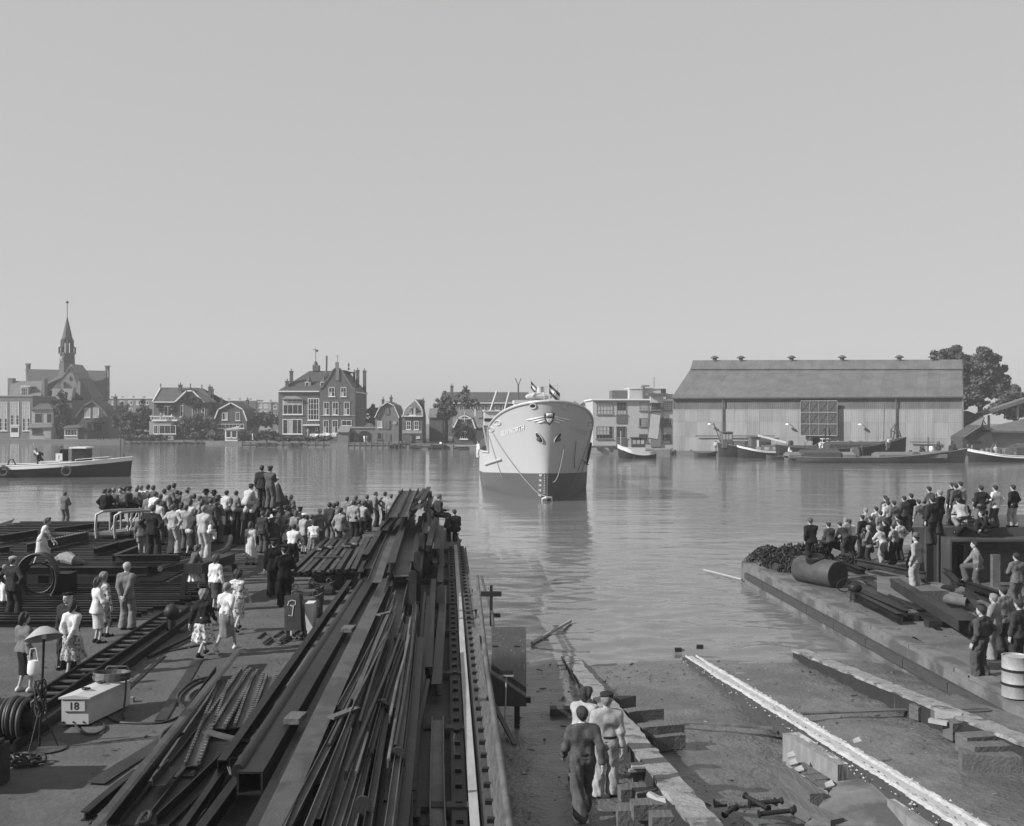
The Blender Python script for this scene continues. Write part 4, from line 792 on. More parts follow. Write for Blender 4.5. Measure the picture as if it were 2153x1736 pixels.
def industry():
    b = Bld('modern_factory', 'pale flat-roofed modern factory with big steel windows right of the ship', A4, 200, 500, 'factory')
    b.rect(150, 866, 538, 950, m_modern, 20, ground=True); b.rect(136, 660, 526, 538, m_trim, 20.8, 'roof_edge', -.6); b.rect(760, 870, 530, 541, m_trim, 20.8, 'roof_edge', -.6)
    b.rect(474, 800, 432, 526, m_modern, 8, 'penthouse', 5); b.rect(470, 804, 428, 434, m_trim, 8.4, 'penthouse_edge', 4.8); b.rect(593, 612, 405, 526, m_brick, 3, 'stack', 4); b.rect(593, 656, 405, 414, m_brick, 3, 'stack_cap', 4.5); b.rect(320, 470, 450, 526, m_brick, 6, 'roof_hut', 8)
    b.rect(662, 775, 488, 560, m_modern, 1.2, 'stair_front', -1.2); b.rect(642, 816, 476, 488, m_brick, 4, 'canopy', -2); b.rect(755, 798, 440, 500, m_glass, .2, 'penthouse_window', 4.85); b.rect(805, 862, 482, 530, m_render, 5, 'roof_hut', 6)
    b.rect(662, 752, 630, 950, m_brick2, .3, 'stair_panel', -.31)
    c3 = lambda i, j: j == 0
    for x0, x1, y0, y1, nx_, ny_, cu in ((185, 328, 555, 663, 5, 3, lambda i, j: True), (362, 448, 555, 663, 3, 3, c3), (180, 325, 770, 880, 5, 3, lambda i, j: j > 0 and i != 4), (358, 443, 770, 870, 3, 5, None), (565, 640, 555, 630, 4, 3, lambda i, j: True), (560, 638, 697, 770, 4, 4, lambda i, j: i > 0),
         (558, 635, 838, 908, 4, 4, None), (777, 852, 555, 630, 4, 4, lambda i, j: True), (772, 849, 697, 772, 4, 4, None), (770, 846, 840, 910, 4, 4, None)):
        b.win(x0, x1, y0, y1, nx_, ny_, fm=m_brick2, t=.09, curt=cu)
    b.win(665, 750, 555, 626, 4, 3, fm=m_brick2, t=.09, d0=-.31); b.rect(358, 446, 664, 742, m_brick, .15, 'spandrel', -.16); b.rect(358, 444, 872, 945, m_brick, .15, 'door', -.16)
    for x in (645, 765): b.part('drain_pipe', MB().tube([b.p(x, 600, -.4), b.p(x, 850, -.4)], .14, 8), m_chim)
    b.part('loading_chute', MB().beam(b.p(705, 670, -.6), b.p(683, 880, -3.0), 1.7, .35, up=(0,-1,.3)), m_render)
    b.part('antenna', MB().tube([b.p(694, 430, 8), b.p(694, 330, 8)], .05, 5), m_trim_d)
    # wharf hoarding under the factory
    # corrugated shed
    m_cw = wavemat('corrugated_wall', .30, .7, .32, 'X', .25, .18, .25, stretch=(1.2,1,.18)); m_cr = wavemat('corrugated_roof', .135, .75, .3, 'X', .4, .4, .5, stretch=(1,1,.3), rnd=.05)
    Dl, Dr = 187.0, 172.0
    def Q(x, y, dd=0.0):
        D = Dl + (Dr - Dl)*(x - 1414)/(2023 - 1414) + dd; return P(x, y, D)
    root = thing('corrugated_shed', (Q(1720, 945).x, Q(1720, 945).y, LAND), 'huge corrugated steel shed with long roof on the right bank', 'warehouse')
    rb = lambda n, mb, m, par=None: mb.build(n, m, par or root)
    zf = lambda x: LAND - .3
    A, B_ = Q(1414.6, 834), Q(2023, 836); back = Vector((5.5, 26, 0))
    zE = (A.z + B_.z)/2
    fr = lambda t_, z: Vector((A.x + (B_.x - A.x)*t_, A.y + (B_.y - A.y)*t_, z)); dirv = (fr(1, 0) - fr(0, 0)).normalized(); nrm = Vector((dirv.y, -dirv.x, 0))
    if nrm.y > 0: nrm = -nrm
    W = (fr(1,0) - fr(0,0)).length; zB = zE - 2.05*1.0
    def strip(n, t0, t1, z0, z1, off, th, m, par=None):
        p_ = [fr(t0, z0) + nrm*off, fr(t1, z0) + nrm*off, fr(t1, z1) + nrm*off, fr(t0, z1) + nrm*off]; return rb(n, MB().prism(p_, -nrm*th), m, par)
    # wall sheets, each a piece with its own tone
    tx = lambda x: (x - 1414.6)/(2023 - 1414.6)
    ts = np.linspace(0, 1, 23); d0, d1, e0, e1 = tx(1697), tx(1773), tx(1721), tx(1748)
    m_cws = [wavemat('corrugated_sheet_%d' % k, v, .7, .32, 'X', .22, .32, .35, stretch=(1.5,1,.16)) for k, v in enumerate((.275, .30, .325, .29))]
    random.seed(4)
    for k in range(22):
        for z0, z1 in ((LAND-.3, 1.6), (1.62, 4.2), (4.22, zE - 2.0)):
            t0, t1 = ts[k], ts[k+1]
            if z0 < 1 and t0 < e1 and t1 > e0:
                if t0 < e0: strip('wall_sheet', t0, e0, z0, z1, 0, .15, random.choice(m_cws))
                if t1 > e1: strip('wall_sheet', e1, t1, z0, z1, 0, .15, random.choice(m_cws))
                continue
            strip('wall_sheet', t0, t1 - .0004, z0, z1, random.uniform(0, .03), .15, random.choice(m_cws))
        strip('eave_shade_sheet', ts[k], ts[k+1] - .0006, zE - 1.98, zE, -.12, .1, m_cr)  # darker roof tone puts the eave's shadow band into the wall colour
    strip('wall_rail', 0, 1, zE - 2.06, zE - 1.94, .06, .14, m_cw); strip('gutter', -.004, 1.004, zE - .12, zE + .05, .55, .5, m_chim)
    strip('doorway_back', e0 - .02, e1 + .02, LAND - .3, 2.2, -2.5, .1, m_glass)
    hd_ = strip('sliding_door', d0, d1, 2.0, zE - .6, .75, .12, mat('dark_steel_door', .075, .6, .25, 1))
    for k in range(5): tt = d0 + (d1 - d0)*k/4; strip('door_rib', tt - .0008, tt + .0008, 2.0, zE - .6, .84, .08, m_cw, hd_)
    for k in range(4): zz_ = 2.0 + (zE - 2.6)*k/3; strip('door_rib', d0, d1, zz_ - .06, zz_ + .06, .86, .08, m_cw, hd_)
    for i in range(4):
        for j in range(3):
            t0 = d0 + (d1-d0)*i/4; t1 = d0 + (d1-d0)*(i+1)/4; z0 = 2.0 + (zE-2.6)*j/3; z1 = 2.0 + (zE-2.6)*(j+1)/3
            rb('door_brace', MB().beam(fr(t0, z0) + nrm*.8, fr(t1, z1) + nrm*.8, .05, .05).beam(fr(t1, z0) + nrm*.805, fr(t0, z1) + nrm*.805, .05, .05), m_chim, hd_)
    # roof: long slope, then the steep monitor
    ZR = lambda x, y, dd: Q(x, y, dd)
    m1l, m1r = Vector(ZR(1451, 777, 9)), Vector(ZR(2023, 777, 9)); rl, rr = Vector(ZR(1457, 757, 10.5)), Vector(ZR(2023, 755.5, 10.5))
    el, er = fr(-.003, zE) + nrm*.5, fr(1.003, zE) + nrm*.5
    n = 26
    for k in range(n):
        a, c = k/n, (k+1)/n - .0004; rb('roof_sheet', MB().prism([el.lerp(er, a), el.lerp(er, c), m1l.lerp(m1r, c), m1l.lerp(m1r, a)], (0, 0, -.2)), m_cr)
        rb('monitor_sheet', MB().prism([m1l.lerp(m1r, a) + Vector((0,-.35,.12)), m1l.lerp(m1r, c) + Vector((0,-.35,.12)), rl.lerp(rr, c), rl.lerp(rr, a)], (0, .1, -.15)), m_cr)
    bl, br = fr(0, zE) + back, fr(1, zE) + back
    rb('rear_roof', MB().prism([rl, rr, br, bl], (0, 0, -.2)), m_cr)
    for p0, p1, p2, p3 in ((fr(0,zE), m1l, rl, bl), (fr(1,zE), m1r, rr, br)):
        rb('end_wall', MB().prism([Vector((p0.x, p0.y, LAND-.3)), p0, p1 - Vector((0,0,.25)), p2 - Vector((0,0,.25)), p3, Vector((p3.x, p3.y, LAND-.3))], (.2, 0, 0)), m_cw)
    rb('rear_wall', MB().prism([Vector((bl.x, bl.y, LAND-.3)), bl, br, Vector((br.x, br.y, LAND-.3))], (0, .2, 0)), m_cw)
    for x in (1506, 1564, 1674, 1781, 1898, 1965):
        t_ = (x - 1457)/(2023 - 1457); c = rl.lerp(rr, t_); rb('roof_ventilator', MB().lathe([(.38,-.4),(.38,.3),(.75,.34),(.78,.45),(.3,.75),(.08,.8)], c, 12), m_chim)
    for x in (1528, 1893): t_ = tx(x); rb('downpipe', MB().tube([fr(t_, zE - .1) + nrm*.25, fr(t_, LAND) + nrm*.25], .12, 8), m_chim)
    for x in (1500, 1669, 1820):
        p_ = fr(tx(x), 3.9) + nrm*.03; lp = rb('wall_lamp', MB().tube([p_, p_ + nrm*.4 + Vector((0,0,.25)), p_ + nrm*.9 + Vector((0,0,.1))], .045, 6), m_chim); rb('lamp_shade', MB().lathe([(.36,-.2),(.28,-.05),(.06,.05),(.02,.1)], p_ + nrm*.9 + Vector((0,0,.05)), 12), m_trim, lp)
    for x0, x1, y in ((1467, 1642, 922), (1920, 1968, 935)):
        a, c = fr(tx(x0), Q(x0, y-6).z) + nrm*.5, fr(tx(x1), Q(x1, y-6).z) + nrm*.5; rb('fender_rail', MB().beam(a, c, .12, .16), m_chim)
    # right hand sheds and conveyor
    b = Bld('lean_shed', 'dark timber shed with sloping roof against the end of the corrugated shed', A5, 168, 1700, 'shed')
    b.wall([(1592, 1000), (1592, 885), (1745, 780), (1840, 780), (1880, 980), (1880, 1000)], m_slate, 9); b.slab([(1588, 888, -.5), (1588, 800, 5), (1790, 700, 5), (1750, 782, -.5)], m_tile2); b.rect(1650, 1690, 920, 940, m_glass, .1, 'window', -.1); b.rect(1700, 1748, 920, 940, m_glass, .1, 'window', -.1)
    b = Bld('pale_shed', 'pale low shed with grey roof at the far right bank', A5, 170, 2050, 'shed')
    b.rect(1842, 2500, 838, 1000, m_render, 12, ground=True); b.slab([(1750, 826, -2), (2500, 840, -2), (2500, 640, 9), (1900, 780, 6)], m_cr, th=.3)
    b = Bld('conveyor', 'long sloping covered conveyor rising to the right edge over the sheds', A5, 176, 1950, 'conveyor')
    b.part('gallery', MB().prism([b.p(1765, 700), b.p(2200, 560), b.p(2200, 525), b.p(1765, 668)], (0, 2.2, 0)), m_cr); b.part('support', MB().tube([b.p(1832, 690, 1), b.p(1832, 790, 1)], .2, 6).tube([b.p(2095, 590, 1), b.p(2095, 720, 1)], .2, 6), m_render)
    b.part('truss', MB().tube([b.p(1765, 715, -.1), b.p(1800, 770, -.1)], .1, 5).tube([b.p(1740, 770, -.1), b.p(1790, 715, -.1)], .1, 5), m_chim)
    b = Bld('dark_roof_shed', 'dark hipped roof just behind the shed end', A5, 190, 1650, 'shed'); b.wall([(1590, 780), (1590, 655), (1640, 650), (1745, 690), (1745, 780)], m_slate, 8)
industry()
# quay walls and jetties of the far bank
m_pile = mat('wet_timber', .06, .7, .4, 2); m_deck = mat('grey_timber', .16, .8, .3, 2)
def jetty(C, x0, x1, y0, y1, D, label, step=24, m=m_deck):
    a = P(*C(x0, y0), D); c = P(*C(x1, y1), D); rt = thing('jetty', ((a.x + c.x)/2, D, WATER), label, 'jetty')
    MB().box(a.x, c.x, D, D+2.5, a.z-.25, a.z).build('deck', m, rt); MB().box(a.x, c.x, D-.15, D-.01, a.z-.75, a.z-.45).build('waling', m_pile, rt)
    for x in np.arange(x0, x1, step): q = P(*C(x, y0), D); MB().box(q.x-.14, q.x+.14, D-.32, D-.16, WATER-.6, a.z + random.uniform(-.1, .35)).build('pile', m_pile, rt)
jetty(A1, 770, 1030, 1268, 1290, 259, 'low plank jetty below the church bank'); jetty(A1, 1040, 1780, 1282, 1305, 250, 'long piled jetty before the creeper house', 50); jetty(A1, 1985, 2160, 1290, 1305, 247, 'short piled jetty right of the summer house', 55)
jetty(A2, 0, 735, 908, 945, 228, 'long railed jetty below the villa', 68); jetty(A2, 888, 1300, 912, 955, 221, 'piled landing in front of the gambrel warehouse', 48); jetty(A2, 1308, 1400, 902, 955, 218, 'small raised landing stage by the mansard house', 30)
jetty(A2, 1402, 1690, 922, 955, 216, 'plank landing below the mansard house', 90); jetty(A2, 1765, 1985, 935, 960, 213, 'pale timber quay front below the ivy gable house', 110, m_render)
jetty(A4, 840, 1250, 990, 1015, 186, 'timber landing along the corrugated shed', 36)
b = Bld('wharf_hoarding', 'pale boarded wharf front below the factory with dark scrap on it', A4, 191.5, 480, 'wharf'); b.rect(110, 410, 950, 1012, m_render, 1.2, 'boarding', 0); b.rect(600, 845, 965, 1003, m_render, 1.0, 'boarding', 0); b.rect(120, 420, 942, 950, m_deck, 1.5, 'capping', -.1)
for x, y in ((185, 965), (285, 958), (300, 980), (360, 975)): b.part('plank_scrap', MB().beam(b.p(x, y, -.2), b.p(x+50, y-5, -.3), .3, .5), m_slate)
# ------------------------------------------------------------------ trees and bushes
m_leaf = mat('foliage_dark', .085, .7, .5, 1.5, rnd=.1); m_leaf2 = mat('foliage_mid', .13, .7, .5, 1.5, rnd=.1); m_bark = mat('bark', .06, .9, .3, 4)
def crown_mesh(name, blobs, n, size, seed):
    r = np.random.default_rng(seed); vol = np.array([b[3]*b[4]*b[5] for b in blobs]); pick = r.choice(len(blobs), n, p=vol/vol.sum()); B = np.array(blobs)[pick]
    v = r.normal(size=(n, 3)); v /= np.linalg.norm(v, axis=1)[:, None]; rad = r.random(n)**.33*(.75 + .35*r.random(n)); c = B[:, :3] + v*B[:, 3:6]*rad[:, None]
    nr = v*.6 + r.normal(size=(n, 3))*.6 + np.array([0, 0, .3]); nr /= np.linalg.norm(nr, axis=1)[:, None]; a = np.cross(nr, r.normal(size=(n, 3))); a /= np.linalg.norm(a, axis=1)[:, None]; b = np.cross(nr, a)
    s = (size*(.6 + .8*r.random(n)))[:, None]; V = np.stack([c - a*s - b*s*.5, c + a*s*.2 - b*s*.7, c + a*s + b*s*.5, c - a*s*.2 + b*s*.7], 1).reshape(-1, 3)
    return np_mesh(name, V, np.arange(4*n).reshape(-1, 4))
def tree(name, label, base, blobs, n, size, m, seed, cat='tree', trunk=True, group=None):
    rt = thing(name, base, label, cat, group); base = Vector(base)
    rel = [(b[0]-base.x, b[1]-base.y, b[2]-base.z) + tuple(b[3:]) for b in blobs]

    r = np.random.default_rng(seed + 1); ex = []
    for b in rel:
        for k in range(13):
            v = r.normal(size=3); v /= np.linalg.norm(v); v[2] = v[2]*.9 + .1; f = .20 + .18*r.random(); ex.append((b[0] + v[0]*b[3]*.95, b[1] + v[1]*b[4]*.95, b[2] + v[2]*b[5]*.95, b[3]*f, b[4]*f, b[5]*f))
        ex.append((b[0], b[1], b[2], b[3]*.62, b[4]*.62, b[5]*.62))
    link('crown', crown_mesh('crown', ex, int(n*2.0), size*.62, seed), m, rt)
    if trunk:
        zc = np.mean([b[2] for b in rel]); mb = MB().tube([(0,0,-.2), (.1,0,zc*.5), (0,.1,zc)], [.05*zc+.08, .035*zc+.06, .02*zc+.03], 8)
        for b in rel[:5]: mb.tube([(0,.05,zc*.55), ((b[0])*.5, b[1]*.5, (zc*.6+b[2])/2), (b[0]*.9, b[1]*.9, b[2])], [.02*zc+.04, .014*zc+.03, .02], 6)
        mb2 = MB(); mb2.v = mb.v; mb2.f = mb.f; link('trunk', mb2.mesh('trunk', True), m_bark, rt)
    return rt
def lobe(C, x, y, D, rx, ry): p = P(*C(x, y), D); k = D/F*.2516; return (p.x, p.y, p.z, rx*k, rx*k*.9, ry*k)
def ground_at(C, x, D, z=LAND): p = P(*C(x, 0), D); return (p.x, D, z)
tree('poplar_tree', 'tall dark conical tree between church and boarded house', ground_at(A1, 505, 271), [lobe(A1, 520, y, 271, rx, 60) for y, rx in ((910, 35), (980, 48), (1060, 58), (1150, 62), (1210, 60))], 3000, .4, m_leaf, 1)
tree('garden_tree', 'round dark trees filling the gap left of the creeper house', ground_at(A1, 1150, 270), [lobe(A1, x, y, 270, rx, ry) for x, y, rx, ry in ((1190, 1010, 50, 70), (1020, 1110, 70, 80), (1110, 1120, 90, 90), (1210, 1110, 70, 90), (1130, 1200, 110, 50))], 4200, .45, m_leaf, 2)
tree('grey_green_tree', 'lighter bush tree behind the gap right of the church', ground_at(A1, 1040, 300), [lobe(A1, x, y, 300, rx, ry) for x, y, rx, ry in ((1030, 1010, 60, 50), (1060, 1070, 70, 60))], 1800, .45, m_leaf2, 3)
tree('willow_bush', 'broad leafy shrub tree before the creeper house', ground_at(A1, 1640, 256), [lobe(A1, x, y, 256, rx, ry) for x, y, rx, ry in ((1560, 1150, 70, 70), (1640, 1130, 80, 80), (1730, 1150, 70, 70), (1660, 1210, 110, 50))], 4000, .38, m_leaf2, 4)
for k, (x, y, rx, ry) in enumerate(((1340, 1000, 30, 45), (1560, 935, 45, 40), (1640, 960, 50, 55), (1760, 1010, 40, 60), (1450, 1010, 28, 40))):
    c = lobe(A1, x, y, 261.6, rx, ry); tree('wall_creeper', 'leafy creeper patch %s on the creeper house' % ['at its left corner', 'under the clipped gable', 'right of the gable window', 'on its right corner', 'beside the balcony door'][k], (c[0], 261.6, c[2]-c[5]), [(c[0], 261.7, c[2], c[3], .3, c[5])], 700, .28, m_leaf, 30+k, 'creeper', False)
tree('hedge', 'low dark hedge along the bank below the creeper house', ground_at(A1, 1250, 254), [lobe(A1, x, 1250, 254, 70, 24) for x in range(1060, 1420, 60)], 2600, .3, m_leaf, 5, 'hedge', False)
tree('hedge', 'thick garden hedge left of the villa', ground_at(A2, 150, 240), [lobe(A2, x, 850 + (x % 3)*4, 240, 55, 42) for x in range(10, 300, 45)], 3600, .33, m_leaf, 6, 'hedge', False)
tree('hedge', 'tall clipped hedge bank behind the left villa garden', ground_at(A2, 200, 262), [lobe(A2, x, 720, 262, 50, 60) for x in range(110, 300, 40)], 2600, .35, m_leaf2, 7, 'hedge', False)
tree('garden_shrub', 'low shrubs in front of the villa by the laundry', ground_at(A2, 600, 236), [lobe(A2, x, 880, 236, 45, 22) for x in range(320, 740, 55)], 2200, .3, m_leaf, 8, 'shrub', False)
tree('lakeside_tree', 'light-crowned tree right of the mansard house', ground_at(A2, 1700, 232), [lobe(A2, x, y, 232, rx, ry) for x, y, rx, ry in ((1700, 540, 50, 50), (1660, 600, 60, 55), (1740, 620, 65, 80), (1700, 690, 60, 60))], 3000, .36, m_leaf2, 9)
tree('slender_tree', 'thin-leaved tall tree before the long dark-roofed hall', ground_at(A2, 1870, 245), [lobe(A2, x, y, 245, rx, ry) for x, y, rx, ry in ((1865, 475, 28, 40), (1850, 540, 60, 50), (1900, 580, 70, 45))], 1300, .32, m_leaf2, 10)
for k, (x, y, rx, ry) in enumerate(((1800, 820, 40, 60), (1900, 850, 40, 50), (1860, 780, 60, 20))):
    c = lobe(A2, x, y, 221.7, rx, ry); tree('wall_ivy', 'dark ivy patch %s of the ivy gable house' % ['on the left front', 'on the right front', 'above the lower window'][k], (c[0], 221.6, c[2]-c[5]), [(c[0], 221.8, c[2], c[3], .25, c[5])], 500, .25, m_leaf, 40+k, 'ivy', False)
tree('backyard_tree', 'dark tree top between villa and gambrel warehouse', ground_at(A2, 1080, 250), [lobe(A2, x, y, 250, rx, ry) for x, y, rx, ry in ((1080, 640, 45, 50), (1120, 690, 50, 60), (1075, 730, 40, 60))], 1800, .36, m_leaf, 11)
tree('large_tree', 'great dark round tree behind the end of the corrugated shed', ground_at(A5, 1750, 215), [lobe(A5, x, y, 215, rx, ry) for x, y, rx, ry in ((1400, 170, 85, 75), (1550, 180, 120, 95), (1750, 200, 140, 120), (1880, 300, 125, 130), (1700, 400, 170, 150), (1860, 450, 130, 130), (1640, 550, 130, 90))], 15000, .42, m_leaf, 12)
tree('bank_trees', 'lower mass of trees behind the conveyor at the right edge', ground_at(A5, 2080, 225), [lobe(A5, x, y, 225, rx, ry) for x, y, rx, ry in ((2000, 520, 110, 90), (2120, 540, 110, 100), (2230, 560, 110, 90), (1900, 620, 100, 70), (2050, 660, 140, 60))], 5500, .42, m_leaf, 13)
for k, (x, y, rx, ry) in enumerate(((1370, 985, 40, 55), (1500, 985, 26, 45), (1225, 1010, 20, 30))):
    tree('quay_weed_bush', ['tall weedy bush against the corrugated shed wall', 'small weedy bush near the shed corner', 'low weeds at the shed foot by the rail'][k], ground_at(A5, x, 166), [lobe(A5, x, y, 166, rx, ry)], 600, .2, m_leaf2, 50+k, 'bush', False)
tree('reed_bed', 'dark garden growth behind the summer house pontoon', ground_at(A1, 2080, 252), [lobe(A1, x, 1240, 252, 50, 35) for x in (1780, 1840, 2040, 2110)], 1800, .3, m_leaf, 14, 'shrub', False)
tree('far_wood', 'distant tree line between the long hall and the factory', ground_at(A2, 2600, 330), [lobe(A2, x, 640, 330, 80, 55) for x in range(2380, 3300, 70)], 4500, .6, m_leaf2, 15)

# ------------------------------------------------------------------ the ship
m_hull = mat('ship_grey', .50, .5, .06, .25, spec=.3, stretch=(1,1,.25), bump=.06, bscale=1.2); m_hull2 = mat('ship_white', .62, .45, .06, .4); m_boot = mat('ship_bottom_red', .10, .6, .18, .3, stretch=(.5,.5,2)); m_rail = mat('ship_rail', .52, .4, .05, 1)
m_black = mat('black_paint', .015, .6, .3, 2); m_white = mat('white_paint', .8, .6, .05, 2); m_mid = mat('emblem_red', .09, .6, .05, 2); m_rope = mat('rope', .3, .9, .3, 20); m_ropew = mat('pale_rope', .62, .9, .2, 20)
YAW = .042; SHX, SHY = 2.9, 88.6                                    # stem at the waterline
ship = thing('cargo_ship', (SHX, SHY, WATER), 'newly launched grey coaster seen bow-on with flags and winged shield on its bow', 'ship')
ship.rotation_euler[2] = YAW
LS = 62.0
def sheer(s): return 8.15 - .19*max(s, 0) - .0 if s < 9.5 else 6.3    # bulwark height above the water
def boot(s): return 2.3 - .049*max(s, 0)
def half(s, z):                                                       # half breadth at distance s behind the stem and height z
    k = np.clip(z/8.0, -.2, 1.0); kk = max(k, 0)
    rake = 2.3*max(z, 0)/8.0 if z > 0 else .25*z                      # the stem leans forward
    t_ = s + rake*1.0
    if t_ <= 0: return 0.0
    bw_ = 5.0*min(1, t_/16)**(.66) if t_ < 16 else 5.0
    q = min(1, t_/12.5); top_ = 5.1*math.sqrt(max(0, 1 - (1 - q)**2.1))
    w_ = kk**1.15; b = bw_*(1 - w_) + top_*w_
    if z < 0: b *= max(.55, 1 + z*.18)
    if s > 46: b *= max(0, 1 - ((s - 46)/17)**2.2*(.55 if z > 2 else .9))
    return b
def hull_pt(s, z, side, off=0.0):                                     # ship frame: y is aft, x to the right of the picture
    b = half(s, z)
    if off:
        e = .05; nb = (half(s, z + e) - half(s, z - e))/(2*e); ns = (half(s + e, z) - half(s - e, z))/(2*e); n = Vector((1, -ns, -nb)).normalized()
        return Vector((side*(b + n.x*off), s + n.y*off, z + n.z*off))
    return Vector((side*b, s, z))
def hull_part(name, zlo, zhi, m, s0=0.0, s1=LS, rows=10, both=True):
    mb = MB(); us = np.concatenate([np.linspace(0, 1, 34)**1.7*.5, np.linspace(.52, 1, 22)])
    for side in (-1, 1):
        n0 = len(mb.v)
        for i, u in enumerate(us):
            for j in range(rows + 1):
                f = j/rows; sr = s0 + (s1 - s0)*u; z = zlo(sr) + (zhi(sr) - zlo(sr))*f
                st = -(2.3*max(z, 0)/8.0 if z > 0 else .25*z)          # the stem line at this height
                s = st*(1 - min(1, u*2.5)) + sr if s0 == 0 else sr
                mb.v.append(hull_pt(s, z, side))
        R_ = rows + 1
        for i in range(len(us) - 1):
            for j in range(rows):
                q = (n0+i*R_+j, n0+(i+1)*R_+j, n0+(i+1)*R_+j+1, n0+i*R_+j+1); mb.f.append(q if side > 0 else q[::-1])
    me = raw_mesh(name, mb.v, mb.f, True); bm = bmesh.new(); bm.from_mesh(me); bmesh.ops.remove_doubles(bm, verts=bm.verts, dist=.004); bmesh.ops.recalc_face_normals(bm, faces=bm.faces); bm.to_mesh(me); bm.free()
    me.polygons.foreach_set('use_smooth', [True]*len(me.polygons)); return link(name, me, m, ship)
MAIN = lambda s: 3.95 - .028*min(s, 40) + (max(0, s - 42)*.08)
def top_line(s):                                                      # sheer with the step behind the forecastle
    hi = 8.15 - .235*max(s, 0); t_ = np.clip((s - 9.3)/2.0, 0, 1); t_ = 1 - math.sqrt(max(0, 1 - t_*t_)) if t_ < 1 else 1
    return hi*(1 - t_) + MAIN(s)*t_ if s < 11.3 else MAIN(s)
hull_part('bottom_plating', lambda s: -2.6, boot, m_boot, rows=8); hull_part('side_plating', boot, lambda s: top_line(s), m_hull, rows=14)
# rail along the bulwark, decks
def stem_s(z): return -(2.3*max(z, 0)/8.0)
for side in (-1, 1):
    pts_ = []
    for u in np.linspace(0, 1, 90):
        sr = 30*u**1.6; z = top_line(sr); s = stem_s(z)*(1 - min(1, u**1.6*30/LS*2.5*1.0)) + sr; pts_.append(hull_pt(s, z, side))
    link('bulwark_rail', MB().tube(pts_, .11, 8).mesh('bulwark_rail', True), m_rail, ship)
mb = MB(); pl = []; pr_ = []
for s in np.linspace(-1.2, 9.6, 16): pl.append(hull_pt(s, 6.3 - .12*max(s,0), -1)); pr_.append(hull_pt(s, 6.3 - .12*max(s,0), 1))
mb.v = pl + pr_; mb.f = [(i, i+1, 17+i, 16+i) for i in range(15)]; link('forecastle_deck', mb.mesh('forecastle_deck'), m_deck, ship)
mb = MB(); pl = []; pr_ = []
for s in np.linspace(9.4, 56, 24): pl.append(hull_pt(s, MAIN(s) - 1.1, -1)); pr_.append(hull_pt(s, MAIN(s) - 1.1, 1))
mb.v = pl + pr_; mb.f = [(i, i+1, 25+i, 24+i) for i in range(23)]; link('main_deck', mb.mesh('main_deck'), m_deck, ship)
sp_ = lambda n, mb, m, par=ship, sm=False: link(n, mb.mesh(n, sm), m, par)
bk = [hull_pt(9.6, z, sd) for sd in (-1, 1) for z in ((2.6, 3.6, 5.6) if sd < 0 else (5.6, 3.6, 2.6))]; sp_('forecastle_bulkhead', MB().prism(bk, (0, .15, 0)), m_hull2)
# superstructure
sp_('hatch_coaming', MB().box(-3.0, 3.0, 13, 22, 2.5, 4.3), m_hull); sp_('deck_house', MB().box(-4.4, 4.4, 26, 34, 2.4, 5.9), m_brick)  # shadow under the bridge wing is put into the deck house's dark colour
wg = sp_('bridge_wing', MB().box(-4.75, 1.6, 24.2, 30, 5.9, 7.35).box(-4.85, 1.7, 24.0, 30.1, 7.35, 7.45), m_hull2); sp_('wing_opening', MB().box(-4.78, -3.9, 24.15, 24.3, 6.35, 6.65), m_black, wg)
for x in (-4.4, -3.3): sp_('wing_strut', MB().beam((x, 24.5, 3.2), (x - .5, 24.5, 5.9), .14, .14), m_hull2, wg)
sp_('mooring_winch', MB().lathe([(.02,0),(.55,.02),(.55,.2),(.3,.22),(.3,1.0),(.55,1.02),(.55,1.2),(.02,1.22)], (-3.6, 15, 3.6), 12, (1,0,0)).box(-3.6, -2.4, 14.7, 15.3, 2.7, 3.5), m_black)
wh = sp_('wheelhouse', MB().box(-1.5, 3.2, 26, 30, 7.2, 8.2), m_hull2); sp_('wheelhouse_roof', MB().box(-1.6, 3.3, 25.6, 30.4, 8.2, 8.55), m_hull, wh)
for k in range(4): sp_('wheelhouse_window', MB().box(-1.3 + k*1.1, -.45 + k*1.1, 25.95, 25.99, 7.4, 8.1), m_curt, wh)
sp_('lifeboat', MB().lathe([(.05,-1.5),(.25,-1.3),(.42,-.5),(.42,.5),(.25,1.3),(.05,1.5)], (1.2, 28, 9.0), 12, (1,0,.03)), m_rail)
sp_('roof_rails', MB().tube([(2.2,26,8.55),(2.2,26,10.2)], .05, 6).tube([(3.0,26,8.55),(3.0,26,10.3)], .05, 6).tube([(2.2,26,10.1),(3.0,26,10.1)], .04, 6).tube([(1.6,26,8.55),(1.6,26,10.0)], .05, 6).tube([(1.6,26,10.0),(2.2,26,10.0)], .04, 6), m_rail)
sp_('funnel', MB().lathe([(.4,0),(.38,1.5),(.45,1.55),(.35,1.6)], (1.4, 29, 8.5), 12, None), m_hull)
sp_('signal_mast', MB().tube([(-1.1,27,8.5),(-1.1,27,10.2)], .09, 6).tube([(-1.1,27,10.1),(-1.4,27,10.9)], .045, 5).tube([(-1.1,27,10.1),(-.8,27,10.9)], .045, 5), m_brick)
sp_('boat_davit', MB().tube([(-4.0,33,7.3),(-3.2,33,9.7)], .13, 6), m_rail); sp_('boat_davit', MB().tube([(-2.4,33,7.3),(-1.8,33,9.6)], .13, 6), m_rail)
